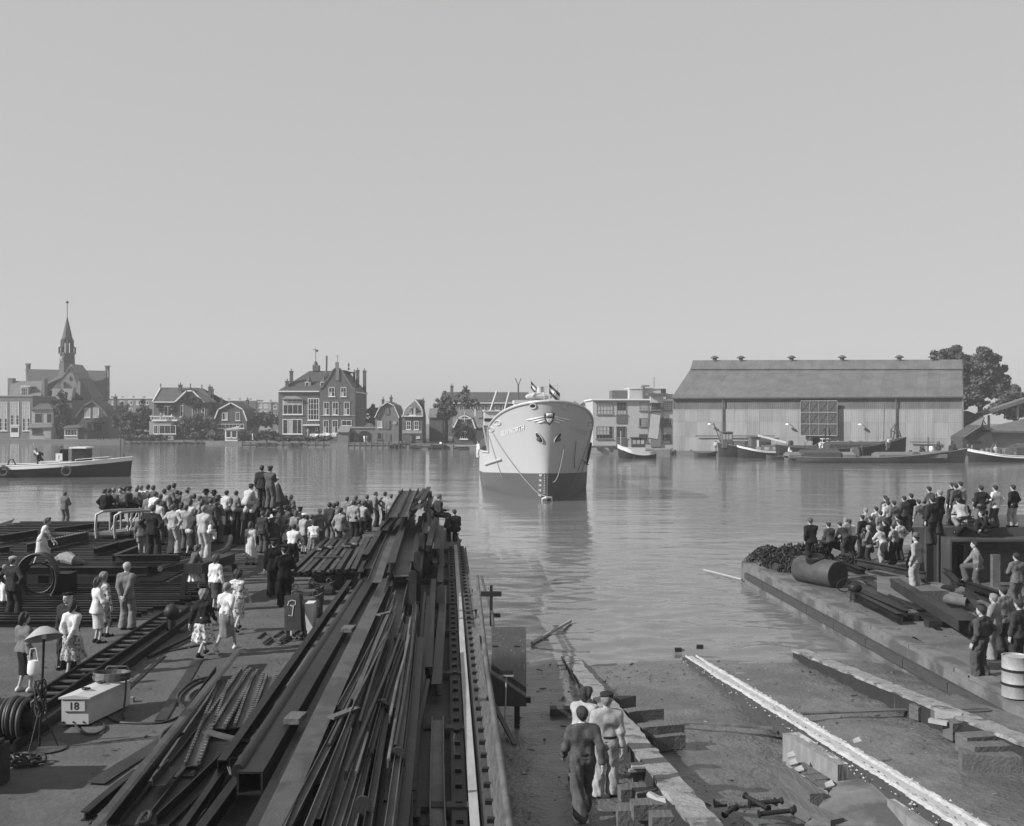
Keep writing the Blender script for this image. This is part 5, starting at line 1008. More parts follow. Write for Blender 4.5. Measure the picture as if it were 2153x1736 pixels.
def flag_mesh(w_, h_, droop, n=14, rows=6):
    V = []
    for i in range(n + 1):
        for j in range(rows + 1):
            u, v = i/n, j/rows; V.append((w_*u*.8, .18*math.sin(u*7 + v*2)*u, -h_*v - droop*u*(1 + .15*v)))
    return V, [(i*(rows+1)+j, i*(rows+1)+j+1, (i+1)*(rows+1)+j+1, (i+1)*(rows+1)+j) for i in range(n) for j in range(rows)], n, rows
m_flag = {'r': mat('flag_red', .07, .8, .1, 3), 'w': mat('flag_white', .75, .8, .08, 3), 'b': mat('flag_blue', .045, .8, .1, 3)}
def flag(parent, pole0, pole1, w_, h_, droop, bands, pm=m_rail, rz=0.0, pr=.05):
    pole = MB().tube([pole0, pole1], pr, 6).lathe([(.02,0),(pr*2,.08),(.02,.16)], pole1, 8); po = link('flagstaff', pole.mesh('flagstaff', True), pm, parent)
    V, Fc, n, rows = flag_mesh(w_, h_, droop, rows=len(bands)*2)
    me = raw_mesh('flag', [Vector(v) for v in V], Fc, True)
    for b_ in bands: me.materials.append(m_flag[b_])
    for i, pg in enumerate(me.polygons): pg.material_index = (i % rows)//2
    o = bpy.data.objects.new('flag', me); COL.objects.link(o); o.parent = parent; o.location = Vector(pole1) + Vector((0, 0, -.25)); o.rotation_euler[2] = rz
    md = o.modifiers.new('thick', 'SOLIDIFY'); md.thickness = .012; return o
fo = flag(ship, (.15, .4, 6.4), (.15, .4, 9.9), 1.15, .8, .85, 'rwb', pr=.03)
mh = text_mesh('H', .34); link('flag_letter', mh, m_black, fo, (.5, -.1, -.88)).rotation_euler = (R(90), R(25), 0)
flag(ship, (.4, 30, 8.5), (.4, 30, 11.0), 1.1, .8, 1.0, 'rwb', pr=.035)
# marks on the bow, bent onto the plating
def decal(name, me, m, s0, z0, side, off=.02, mirror=1, shear=0.0, par=ship):
    me.transform(Matrix.Identity(4))
    for v in me.vertices:
        a, b = v.co.x*mirror, v.co.y; v.co = hull_pt(s0 + a, z0 + b + shear*a, side, off)
    me.update(); return link(name, me, m, par)
def fine(me, cut=2):
    bm = bmesh.new(); bm.from_mesh(me); bmesh.ops.triangulate(bm, faces=bm.faces)
    bmesh.ops.subdivide_edges(bm, edges=[e for e in bm.edges if e.calc_length() > .25], cuts=cut, use_grid_fill=True); bm.to_mesh(me); bm.free(); return me
def poly_me(pts, name='mark'): return fine(raw_mesh(name, [(x, y, 0) for x, y in pts], [tuple(range(len(pts)))]), 3)
# side -1 shows on the left: aft is leftward, so text runs from aft to forward
def stem_front(x, z, off):
    s = stem_s(z)
    while half(s, z) < abs(x): s += .01
    return Vector((x, s - off*.8, z + .0))
def shield(name, pts, m, off, th=.04):
    me = fine(raw_mesh(name, [(x, z, 0) for x, z in pts], [tuple(range(len(pts)))]), 4)
    for v in me.vertices: v.co = stem_front(v.co.x, v.co.y, off)
    me.update(); me.polygons.foreach_set('use_smooth', [True]*len(me.polygons)); o = link(name, me, m, ship); md = o.modifiers.new('thick', 'SOLIDIFY'); md.thickness = th; return o
for side, mm in ((-1, m_white), (1, mat('name_grey', .62, .6, .05, 2))):
    tm = fine(text_mesh('ELFI NORTH', .56, bold=True), 1); xs_ = [v.co.x for v in tm.vertices]; hw_ = max(xs_)
    for v in tm.vertices: a_ = v.co.x/hw_*.85; v.co = stem_front(side*2.8 + a_, 5.72 - side*a_*.36 + v.co.y*1.05, .09)
    tm.update(); link('name_lettering', tm, mm, ship)
for side in (-1, 1):
    for k in range(3):
        z1 = 6.98 - k*.17; xo = (1.85, 1.35, .95)[k]; shield('wing_stripe', [(side*.3, z1), (side*xo, z1 - .28*xo/1.85 - .03), (side*(xo - .18), z1 - .28*xo/1.85 - .11), (side*.3, z1 - .11)][::side], m_white, .05, .02)
    n = 26; al = [(.27*math.cos(2*math.pi*i/n), .47*math.sin(2*math.pi*i/n)*(1 - .25*abs(math.cos(2*math.pi*i/n)))) for i in range(n)]
    c_, s_ = math.cos(.42), math.sin(.42); al = [(side*(.75 + x*c_ - y*-s_), 5.2 + x*-s_*-1 + y*c_) for x, y in al]
    ey = shield('hawse_eye', al[::side], m_black, .05, .02)
    sp_('hawse_rim', MB().tube([stem_front(x, z, .08) for x, z in al + al[:1]], .045, 6, False), m_hull, ey, True)
    sp_('hawse_pipe', MB().lathe([(.02,0),(.2,.0),(.15,.12),(.02,.13)], stem_front(side*.8, 5.08, .08), 10, (side*.5,-.9,-.2)), m_mid, ey)
    for xr, zr in ((1.3, 7.75), (3.95, 6.35), (4.45, 5.75)):
        sp_('fairlead_ring', MB().tube([stem_front(side*(xr + .24*math.cos(a)), zr + .2*math.sin(a), .06) for a in np.linspace(0, 6.283, 17)], .06, 6, False), m_rail)
        if xr < 2: shield('fairlead_hole', [(side*(xr + .2*math.cos(a)), zr + .16*math.sin(a)) for a in np.linspace(0, 5.9, 16)][::side], m_black if side < 0 else m_hull2, .04, .02)
    sp_('fender_bar', MB().tube([hull_pt(s, 3.15 - .11*(s - 6.5), side, .08) for s in np.linspace(6.2, 14, 14)], .09, 6), m_rail)
    for k in range(5 if side < 0 else 0):
        z_ = .45 + k*.42; tm = text_mesh(str(10 + (k*2) % 9), .27, bold=True)
        for v in tm.vertices: v.co = stem_front(side*.62 + v.co.x*.8, z_ + v.co.y, .05)
        tm.update(); link('draught_figure', tm, m_white if k < 5 else m_hull2, ship)
        for q in range(2): shield('draught_tick', [(side*.28 - .03, z_ - .03 + q*.21), (side*.28 + .03, z_ - .03 + q*.21), (side*.28 + .03, z_ + .03 + q*.21), (side*.28 - .03, z_ + .03 + q*.21)], m_white if k < 5 else m_hull, .05, .02)
SZ = lambda p: [(x*.52, 7.2 + (z - 6.25)*.52) for x, z in p]
shield('shield_emblem', SZ([(-.78, 6.25), (.78, 6.25), (.80, 5.9), (.62, 5.2), (.32, 4.75), (0, 4.35), (-.32, 4.75), (-.62, 5.2), (-.80, 5.9)]), m_black, .10); shield('shield_band', SZ([(-.5, 6.2), (.5, 6.2), (.5, 5.75), (-.5, 5.75)]), m_white, .16); shield('shield_band', SZ([(-.5, 5.4), (.5, 5.4), (.3, 4.95), (0, 4.6), (-.3, 4.95)]), m_white, .16); shield('shield_band', SZ([(-.55, 5.73), (.55, 5.73), (.52, 5.42), (-.52, 5.42)]), m_mid, .15)
sp_('stem_bar', MB().tube([Vector((0, stem_s(z) - .02, z)) for z in np.linspace(-1, 2.2, 10)], .06, 8), m_boot)
# ropes hanging down the bow
def catenary(a, b, sag, n=14): a = Vector(a); b = Vector(b); return [a.lerp(b, i/n) - Vector((0, 0, sag*4*(i/n)*(1 - i/n))) for i in range(n + 1)]
sp_('bow_shackle', MB().tube([(-.42,-.1,-.1),(-.42,-.2,.2),(-.15,-.35,.35),(.3,-.25,.3),(.35,-.1,-.1)], .09, 8).lathe([(.02,0),(.15,.07),(.02,.2)], (-.15,-.35,.2), 8), m_rail)
m_trace = mat('trace_wire', .24, .7, .2, 6)
for s_, z_, side, e, m in ((7.0, 5.85, -1, (-.35, -.3, .5), m_rope), (8.9, 5.2, -1, None, m_trace), (7.0, 5.85, 1, None, m_trace), (8.9, 5.2, 1, None, m_trace)):
    if e: pts_ = [hull_pt(s_*(1-u)+.25*u, z_*(1-u) + .5*u, side, .12) for u in np.linspace(0, 1, 14)] + [Vector(e)]
    else: pts_ = [hull_pt(s_ - u*(2.4 if s_ < 8 else 1.4), z_*(1-u) + 1.4*u*(1 if side < 0 else .6), side, .07) for u in np.linspace(0, 1, 12)]
    sp_('draped_rope', MB().tube(pts_, .035, 5), m)
sp_('draped_rope', MB().tube(catenary((1.3, -1.1, 4.6), (.35, -.35, 1.6), .9), .04, 6), m_rope); sp_('draped_rope', MB().tube([hull_pt(1.0, 4.9, 1, .1), hull_pt(2.2, 3.4, 1, .08), hull_pt(3.4, 2.5, 1, .06)], .035, 6), m_rope)
sp_('tyre_fender', MB().tube([hull_pt(9.5, 3.6 + .9*math.sin(a), 1, .2) + Vector((0, .35*math.cos(a), 0)) for a in np.linspace(0, 6.283, 17)], .09, 6, False), m_black)
# the ship floats down by the stern: small rise of the bow
# ------------------------------------------------------------------ boats
def boat_hull(root, L_, B_, H, sheer_b=.5, sheer_s=.25, m=m_black, name='hull', fine_s=.35, band=None, bandm=None, deckm=m_deck, draft=.5, bulw=.12, plumb=.2):
    """local frame: x forward (bow at +L/2), z up from the water"""
    n = 22; rows = [(-draft, .6), (.0, .86), (.55, .97), (1.0, 1.0)]; mb = MB()
    def sec(u):
        w_ = 1 - max(0, (u - .62)/.38)**2.2; 
        if u < .22: w_ *= 1 - (1 - u/.22)**2*(1 - fine_s*1.6 if fine_s < .6 else 0)
        return max(w_, .02)
    def top_z(u): return H + sheer_b*max(0, (u - .35)/.65)**2 + sheer_s*max(0, (.35 - u)/.35)**2
    grid = []
    for i in range(n + 1):
        u = i/n; row = []
        for side in (1, -1):
            for z, k in (rows if side > 0 else rows[::-1]):
                zz_ = z if z <= 0 else z*top_z(u); kk = k*(.75 + .25*max(z, 0)) if u > .6 else k
                row.append(Vector(((u - .5)*L_ + (plumb*max(z, 0) if u > .9 else 0), side*B_/2*sec(u)*kk, zz_)))
        grid.append(row)
    for r in grid: mb.v += r
    w8 = 8
    for i in range(n):
        for j in range(w8 - 1): mb.f.append((i*w8+j, (i+1)*w8+j, (i+1)*w8+j+1, i*w8+j+1))
    mb.f.append(tuple(range(w8))); mb.f.append(tuple(n*w8 + j for j in reversed(range(w8))))
    h_ = link(name, mb.mesh(name, True), m, root)
    d = MB(); d.v = [Vector((r[3].x, r[3].y*.97, r[3].z - bulw)) for r in grid] + [Vector((r[4].x, r[4].y*.97, r[4].z - bulw)) for r in grid]; d.f = [(i, i+1, n+2+i, n+1+i) for i in range(n)]
    link('deck', d.mesh('deck'), deckm, root)
    for j in (3, 4): link('gunwale', MB().tube([r[j] for r in grid], .07, 6).mesh('gunwale', True), bandm or m, root)
    if band:
        for sg in (3, 4):
            bb = MB(); 
            for k_, r in enumerate(grid): q = r[sg]; sgn = 1 if sg == 3 else -1; bb.v += [Vector((q.x, q.y + sgn*.03, q.z - band[0])), Vector((q.x, q.y*1.0 + sgn*.03, q.z - band[1]))]
            bb.f = [(2*i, 2*i+2, 2*i+3, 2*i+1) for i in range(n)]; o = link('paint_band', bb.mesh('paint_band'), bandm, root); md = o.modifiers.new('thick', 'SOLIDIFY'); md.thickness = .03
    return grid, top_z
def bp(root, name, mb, m, par=None, sm=False): return link(name, mb.mesh(name, sm), m, par or root)
# tug at the left
p = G(60, 1004, WATER); tug = thing('tug_boat', (p.x - 4.2 + 2.8, p.y + 2.0, WATER), 'dark tug boat with white rail band and tyres crossing on the left', 'boat'); tug.rotation_euler[2] = .0
boat_hull(tug, 26, 5.2, 1.25, 1.0, .4, m_black, band=(.02, .42), bandm=m_white, draft=.8, plumb=.3)
tug.location.x = (277 - CX)*123/F - 13.2; tug.location.y = 123
def tx_(px): return (px - CX)*121/F - tug.location.x
dh = bp(tug, 'deck_cabin', MB().box(tx_(75), tx_(190), -1.3, 1.3, .9, 1.75), m_hull); bp(tug, 'name_board', MB().box(tx_(79), tx_(145), -1.4, -1.31, 1.25, 1.75), m_white, dh)
nb = text_mesh('STOOMSLEEPDIENST', .36, bold=True); o = link('board_lettering', nb, m_black, dh, (tx_(112), -1.41, 1.5)); o.rotation_euler = (R(90), 0, 0)
w2 = bp(tug, 'wheelhouse', MB().box(tx_(143), tx_(172), -1.0, 1.0, 1.7, 3.2), m_black); bp(tug, 'wheelhouse_roof', MB().box(tx_(139), tx_(175), -1.2, 1.2, 3.2, 3.35), m_white, w2)
for k in range(3): bp(tug, 'wheelhouse_window', MB().box(tx_(145 + k*9), tx_(151 + k*9), -1.03, -1.005, 2.45, 3.05), m_glass, w2)
bp(tug, 'funnel', MB().lathe([(.45,0),(.45,1.3),(.5,1.32),(.4,1.4)], (tx_(117), .3, 1.7), 14), m_black); bp(tug, 'notice_board', MB().box(tx_(109), tx_(123), -1.0, -.9, 1.85, 2.65), m_white); q = text_mesh('J', .5); link('board_mark', q, m_black, tug, (tx_(116), -1.02, 2.25)).rotation_euler = (R(90), 0, 0)
bp(tug, 'hand_rail', MB().tube([(tx_(158), -1.9, 2.0), (tx_(225), -1.3, 2.3)], .04, 6).tube([(tx_(158), -1.9, 1.4), (tx_(158), -1.9, 2.0)], .04, 6).tube([(tx_(195), -1.6, 1.5), (tx_(195), -1.6, 2.2)], .04, 6), m_white)
bp(tug, 'mast', MB().tube([(tx_(240), 0, 1.6), (tx_(240), 0, 7.6)], .06, 6), m_chim); bp(tug, 'bow_bitt', MB().tube([(tx_(247), 0, 1.6), (tx_(247), 0, 2.6)], .07, 6), m_black)
bp(tug, 'stern_arch', MB().tube([(tx_(-3), 0, .9), (tx_(2), 0, 1.9), (tx_(10), 0, 1.95), (tx_(16), 0, 1.3)], .07, 6), m_black); bp(tug, 'towing_hook', MB().box(tx_(20), tx_(60), -.8, .8, .9, 1.35), m_black)
for px in (14, 146): bp(tug, 'tyre_fender', MB().tube([(tx_(px) + .48*math.cos(a), -2.75, .75 + .48*math.sin(a)) for a in np.linspace(0, 6.283, 19)], .15, 8, False), mat('tyre_rubber', .05, .8, .2, 3), None, True)
flag(tug, (tx_(72), -.2, 1.0), (tx_(56), -.2, 3.6), 1.3, .9, .7, 'rwb', pr=.04)
# small boats at the right bank
def boat(C, x0, x1, ywl, label, B_, H, right=True, name='boat', D=None, **k):
    a = C(x0, ywl); c = C(x1, ywl); D = D or F*(CAMZ - WATER)/(a[1] - CY); xa = (a[0] - CX)*D/F; xb = (c[0] - CX)*D/F
    rt = thing(name, ((xa + xb)/2, D + B_/2, WATER), label, 'boat'); 
    if not right: rt.rotation_euler[2] = math.pi
    boat_hull(rt, xb - xa, B_, H, **k); return rt, xb - xa
b1, L1 = boat(A4, 390, 720, 1058, 'small white-bowed motor tug moored before the factory', 3.4, 1.1, right=False, sheer_b=1.1, m=m_black, band=(.0, .55), bandm=m_hull2, name='motor_boat')
bp(b1, 'cabin', MB().box(-L1*.20, L1*.3, -.9, .9, .9, 1.75), m_hull2); c_ = bp(b1, 'wheelhouse', MB().box(-1.2, .9, -.8, .8, 1.7, 3.2).box(-1.4, 1.1, -1, 1, 3.2, 3.35), m_slate)
for k in range(3): bp(b1, 'wheelhouse_window', MB().box(-1.0 + k*.65, -.5 + k*.65, .81, .83, 2.3, 3.0), m_curt, c_)
bp(b1, 'mast', MB().tube([(2.6,0,1.5),(2.6,0,4.4)], .06, 6), m_rail)
b2, L2 = boat(A4, 1055, 1250, 1040, 'open dark rowing boat alongside the shed landing', 1.6, .55, right=True, sheer_b=.3, m=m_pile, name='rowing_boat')
b3, L3 = boat(A4, 1290, 1800, 1000, 'dark barge with square wheelhouse moored by the corrugated shed', 4.2, 1.5, right=False, sheer_b=.9, m=m_black, bandm=m_brick2, name='barge', D=176)
w3 = bp(b3, 'wheelhouse', MB().box(L3*.28, L3*.46, -1.2, 1.2, 1.5, 4.0).box(L3*.27, L3*.47, -1.4, 1.4, 4.0, 4.15), m_brick)
for k in range(3): bp(b3, 'wheelhouse_window', MB().box(L3*(.30 + k*.055), L3*(.34 + k*.055), 1.21, 1.24, 2.9, 3.8), m_curt, w3)
bp(b3, 'cabin', MB().box(-.5, L3*.26, -1.3, 1.3, 1.4, 2.6), m_brick2); bp(b3, 'deck_gear', MB().box(-L3*.3, -L3*.05, -1.4, 1.4, 1.4, 2.5).lathe([(.02,0),(.6,0),(.6,3),(.02,3)], (-L3*.4, .3, 2.4), 10, (1,0,0)), m_slate); bp(b3, 'derrick', MB().tube([(L3*.45, 0, 2), (L3*.6, .2, 5.6)], .08, 6), m_chim)
b4, L4 = boat(A4, 1462, 1920, 1055, 'cabin cruiser barge with pale window band and long white boom', 3.4, 1.1, right=False, sheer_b=.9, m=m_black, band=(.08, .22), bandm=m_white, name='cabin_boat')
cb_ = bp(b4, 'cabin', MB().box(-L4*.45, L4*.08, -1.3, 1.3, .9, 2.1), m_brick2)
for k in range(4): bp(b4, 'cabin_window', MB().box(-L4*.40 + k*1.35, -L4*.40 + k*1.35 + .8, 1.31, 1.34, 1.3, 1.8), m_curt, cb_)
bp(b4, 'wheelhouse', MB().box(L4*.10, L4*.28, -1.1, 1.1, .9, 3.3).box(L4*.09, L4*.29, -1.2, 1.2, 3.3, 3.42), m_brick); bp(b4, 'door', MB().box(L4*.13, L4*.17, 1.11, 1.14, 1.3, 2.9), m_trim); bp(b4, 'boom', MB().beam((L4*.12, .2, 3.6), (-L4*.42, .4, 2.5), .25, .3), m_white)
b5, L5 = boat(A4, 1705, 1945, 1068, 'small dark dinghy moored beside the cabin cruiser', 1.6, .5, right=True, sheer_b=.35, m=m_pile, name='dinghy')
b6, L6 = boat(A5, -60, 1120, 1040, 'long dark sailing barge lying along the shed with anchor davit at the bow', 5.0, 1.6, right=True, sheer_b=1.8, sheer_s=.6, m=m_black, bandm=m_brick, name='barge', D=168)
bp(b6, 'hatch_cover', MB().prism([(-L6*.12, -1.8, 1.5), (-L6*.12, -1.8, 2.3), (-L6*.12, 0, 2.7), (-L6*.12, 1.8, 2.3), (-L6*.12, 1.8, 1.5)], (L6*.42, 0, 0)), m_slate); bp(b6, 'hatch_cover', MB().box(-L6*.45, -L6*.2, -1.8, 1.8, 1.5, 2.1), m_brick)
bp(b6, 'bow_davit', MB().tube([(L6*.40,0,2.5),(L6*.43,0,5.6),(L6*.39,0,4.6),(L6*.39,0,3.2)], .1, 6).tube([(L6*.43,0,5.6),(L6*.47,0,3.4)], .1, 6).tube([(L6*.40,0,4.4),(L6*.47,0,3.4)], .08, 6), m_slate); bp(b6, 'windlass', MB().lathe([(.02,0),(.5,0),(.5,1.4),(.02,1.4)], (L6*.42,-.7,2.6), 10, (0,1,0)), m_slate); bp(b6, 'flag_mast', MB().tube([(L6*.33,0,1.6),(L6*.34,0,9)], .06, 6), m_chim)
b7, L7 = boat(A5, 20, 1668, 1128, 'long low grey barge with pale hatch boards and white bow band', 4.6, .75, right=True, sheer_b=1.3, sheer_s=.2, m=m_chim, bandm=m_brick2, name='barge', plumb=.5)
for x0, x1, m in ((.0, .38, m_deck), (-.2, -.13, m_brick2), (-.5, -.43, m_deck)): bp(b7, 'hatch_boards', MB().prism([(L7*x0, -1.7, .7), (L7*x0, -1.7, 1.2), (L7*x0, 0, 1.55), (L7*x0, 1.7, 1.2), (L7*x0, 1.7, .7)], (L7*(x1-x0), 0, 0)), m)
bp(b7, 'tarpaulin', MB().prism([(-L7*.42, -1.7, .7), (-L7*.42, -1.6, 1.5), (-L7*.42, 0, 1.9), (-L7*.42, 1.6, 1.5), (-L7*.42, 1.7, .7)], (L7*.21, 0, 0)), m_slate); bp(b7, 'windlass', MB().lathe([(.02,0),(.6,0),(.6,1.2),(.02,1.2)], (L7*.44,-.6,1.5), 12, (0,1,0)).box(L7*.40, L7*.42, -.8, .8, .8, 1.6), m_black)
b8, L8 = boat(A5, 1705, 2400, 1120, 'dark barge with white bow band entering at the right edge', 4.4, .9, right=False, sheer_b=1.0, m=m_black, bandm=m_white, band=(.1,.3), name='barge')
bp(b8, 'cargo_cover', MB().prism([(-L8*.5, -1.6, .9), (-L8*.5, -1.5, 2.2), (-L8*.5, 0, 2.6), (-L8*.5, 1.5, 2.1), (-L8*.5, 1.6, .9)], (L8*.42, 0, 0)), m_slate)
for k, x in enumerate((.22, .27, .33)): bp(b8, 'barrel', MB().lathe([(.3,0),(.36,.45),(.3,.9)], (L8*x, .4, 1.0), 10), m_deck)
random.seed(31)
for rt_, L_, n_, z_ in ((b3, L3, 12, 1.5), (b4, L4, 6, 1.1), (b6, L6, 12, 1.7), (b7, L7, 10, .95), (b8, L8, 6, 1.0)):
    for k in range(n_):
        x = random.uniform(-.42, .4)*L_; y = random.uniform(-1.2, 1.2); h_ = random.uniform(.25, 1.1); w_ = random.uniform(.2, .7)
        if k % 3 == 0: bp(rt_, 'deck_pole', MB().tube([(x, y, z_), (x + random.uniform(-2, 2), y, z_ + random.uniform(.6, 2))], .05, 5), m_deck)
        elif k % 3 == 1: bp(rt_, 'deck_cask', MB().lathe([(w_*.4,0),(w_*.48,h_*.5),(w_*.4,h_)], (x, y, z_), 10), random.choice([m_slate, m_brick, m_brick2]))
        else: bp(rt_, 'deck_box', MB().box(x - w_, x + w_, y - .4, y + .4, z_ - .1, z_ + h_).box(x - w_*.7, x + w_*.7, y - .3, y + .3, z_ + h_, z_ + h_ + .15), random.choice([m_slate, m_brick, m_deck]))
# forklift in the doorway, stacked crates at the right
p = P(1737, 940, 176); fk = thing('forklift_truck', (p.x, p.y, LAND), 'white forklift truck standing in the shed doorway', 'forklift'); bp(fk, 'body', MB().box(-.6,.6,-.5,1.5,.3,1.3).box(-.6,.6,1.0,1.5,1.3,1.7), m_white); bp(fk, 'guard', MB().box(-.65,.65,-.2,1.2,2.2,2.3).tube([(-.6,0,1.2),(-.6,0,2.2)], .05, 5).tube([(.6,0,1.2),(.6,0,2.2)], .05, 5), m_white); bp(fk, 'mast', MB().box(-.4,-.28,-.75,-.6,.1,4.0).box(.28,.4,-.75,-.6,.1,4.0), m_black)
for sx in (-.5, .5): bp(fk, 'wheel', MB().lathe([(.02,-.1),(.3,-.1),(.3,.1),(.02,.1)], (sx, -.3, .3), 12, (1,0,0)), m_black)
for i in range(7):
    for j in range(3 if i > 4 else 2):
        p = P(2083 + i*13, 945, 163); cr = MB().box(p.x-.42, p.x+.42, p.y, p.y+.8, LAND + j*.62, LAND + j*.62 + .58)
        for q in range(2): cr.box(p.x-.44, p.x+.44, p.y-.03, p.y-.001, LAND + j*.62 + .08 + q*.28, LAND + j*.62 + .24 + q*.28)
        tag(cr.build('crate', m_brick2), 'brown crate on the right-hand wharf, %s stack from the left, %s of the stack' % (['first','second','third','fourth','fifth','sixth','seventh'][i], ['bottom', 'middle' if i > 4 else 'top', 'top'][j]), 'crate', 'crates stacked on the right wharf')
# ------------------------------------------------------------------ the yard: steel, timber and gear
m_st = [mat('steel_rust_shade_%d' % k, v, .5, .42, 2.6, bump=.2, bscale=30, stretch=(1,.6,1), spec=.22, spots=.7, spot_v=v*.45, spot_scale=1.6, spot_lo=.5) for k, v in enumerate((.010, .018, .034, .072, .12))]  # rust tones, spread wider to put lit tops and black gaps into the colour
m_stp = mat('pale_worn_steel', .34, .5, .35, 3, stretch=(1,.3,1), spec=.5); m_tim = mat('old_timber', .11, .85, .45, 3, bump=.5, bscale=20, stretch=(1,.15,1)); m_tim2 = mat('dark_timber', .05, .85, .4, 3, bump=.4, bscale=16, stretch=(1,.2,1)); m_fresh = mat('fresh_timber', .32, .8, .2, 5)
m_cable = mat('cable_rubber', .035, .55, .3, 6); m_wire = mat('thin_wire', .1, .5, .2, 6)
def g(C, x, y, z=0.0): return G(*C(x, y), z)
def bar(name, label, prof, p, q, m, cat='beam', group=None, seg=3, wob=.012, roll=0.0, up=(0,0,1)):
    return tag(MB().ext(prof, p, q, up, seg=seg, wob=wob, roll=roll).build(name, m), label, cat, group)
GP = 'steel sections in the great pile'
# --- main pile, near layer
def tube_box(p, q, w_, h_, t=.03):
    mb = MB(); p = Vector(p); q = Vector(q); d, sd, u = mb.frame(p, q)
    for o_, a, b in ((u*t/2, w_, t), (u*(h_-t/2), w_, t), (sd*(w_/2-t/2) + u*h_/2, t, h_-2*t), (-sd*(w_/2-t/2) + u*h_/2, t, h_-2*t)): mb.beam(p+o_, q+o_, a, b)
    return mb
near = [
 ('round_tube', 'long round steel tube lying on the left flank of the pile', None, (-30,1400), (830,62), .62, .09, 1),
 ('steel_channel', 'dark channel beside the round tube on the pile', prof_C(.14,.22), (-150,1380), (745,75), .3, 0, 0),
 ('steel_beam', 'I-beam with an upright flange right of the hollow box section', prof_I(.16,.26), (185,1640), (935,95), .35, 0, 1),
 ('steel_beam', 'broad pale-topped H-beam running the whole length of the pile', prof_I(.32,.34), (285,1740), (1010,72), .50, 0, 3),
 ('steel_beam', 'dark deep I-beam sunk between the broad H-beam and the wide channel', prof_I(.2,.3), (470,1740), (1000,330), .22, 0, 0),
 ('steel_channel', 'wide open channel with chalk marks in the middle of the pile', prof_U(.42,.13), (690,1740), (1105,50), .62, 0, 3),
 ('angle_iron', 'thin angle iron leaning on the wide channel', prof_L(.1,.14), (560,1500), (1010,420), .55, 0, 2),
 ('steel_bulb_bar', 'bulb bar along the right of the wide channel', prof_bulb(.09,.2), (860,1740), (1120,260), .5, 0, 1),
 ('steel_rail', 'narrow dark rail, first right of the wide channel', prof_I(.09,.14), (905,1740), (1100,430), .42, 0, 0),
 ('steel_rail', 'narrow dark rail, second right of the wide channel', prof_I(.10,.16), (960,1740), (1125,420), .36, 0, 1),
 ('steel_channel', 'grey channel on edge among the narrow rails', prof_C(.16,.2), (1015,1740), (1160,330), .40, 0, 1),
 ('steel_rail', 'thin rail with bright edge near the right of the pile', prof_L(.07,.16), (1075,1740), (1190,310), .52, 0, 2),
 ('angle_iron', 'pale-edged angle iron high on the right of the pile', prof_L(.16,.12), (1110,1740), (1236,432), .66, 0, 2),
 ('steel_bulb_bar', 'dark bulb bar at the right foot of the pile', prof_bulb(.08,.22), (1160,1740), (1200,560), .2, 0, 0),
 ('steel_plate_strip', 'flat dark steel strip right of the pile', prof_B(.34,.02), (1265,1740), (1300,1010), .10, 0, 1),
 ('steel_trough', 'pale worn trough lying right of the pile', prof_U(.22,.09), (1360,1740), (1352,1010), .14, 0, 4),
 ('steel_beam', 'dark I-beam behind the pale trough', prof_I(.2,.24), (1352,835), (1395,120), .18, 0, 1),
 ('steel_beam', 'second dark I-beam beside the track', prof_I(.16,.2), (1290,700), (1330,60), .3, 0, 0),
 ('angle_iron', 'angle iron slanting across the foot of the pile', prof_L(.1,.1), (1150,1320), (1290,720), .45, 0, 0),
 ('steel_rail', 'rail lying low between pile and trough', prof_I(.1,.13), (1215,1740), (1250,620), .06, 0, 1)]
for nm, lab, pf, a, c, z, r, mi in near:
    p, q = g(C4, *a, z), g(C4, *c, z + .02)
    if p.y < 14.6: d = (p - q).normalized(); p = p + d*1.5
    bar(nm, lab, pf or prof_O(r, 14), p, q, m_st[mi], 'tube' if r else 'beam', GP)
hb_ = tube_box(g(C4, 50, 1520, .42), g(C4, 892, 66, .46), .36, .32); tag(hb_.build('hollow_box_section', m_st[1]), 'hollow square box section with open end on the left of the pile', 'beam', GP)
for k, (x, y) in enumerate(((365, 985), (735, 365))):
    p = g(C4, x, y, .80); bk_ = MB(); bk_.beam(p + Vector((-.02,-.22,0)), p + Vector((.02,.22,0)), .26, .09)
    tag(bk_.build('wood_block', m_tim), 'rough wooden block lying on the hollow box section, %s' % ('nearer one' if k == 0 else 'farther one'), 'block')
for k, (x0, y0, x1, y1) in enumerate(((612, 985, 795, 915), (945, 270, 1028, 250))):
    tag(MB().beam(g(C4, x0, y0, .88), g(C4, x1, y1, .88), .14, .04).build('wood_chock', m_tim), 'flat plank offcut lying across the %s' % ('middle of the pile' if k == 0 else 'far end of the wide channel'), 'plank')
random.seed(11)
for k in range(30):                                           # buried sections seen only as dark edges between the others
    xa = -2.95 + k*.056; z = random.uniform(.02, .5); Y0 = 13.5 + random.random()*1.5; Y1 = random.uniform(26, 31.5)
    pf = random.choice([prof_I(.12,.18), prof_L(.1,.12), prof_C(.12,.16), prof_bulb(.08,.18), prof_B(.18,.03)]); x_at = lambda Y: xa + 1.6 - .075*(Y - 14) if False else xa - .062*(Y - 14)
    bar('steel_section', 'rusty section buried low in the great pile between the larger beams', pf, (x_at(Y0), Y0, z), (x_at(Y1), Y1, z + random.uniform(-.05,.1)), random.choice(m_st[:3]), 'beam', 'sections buried in the great pile')
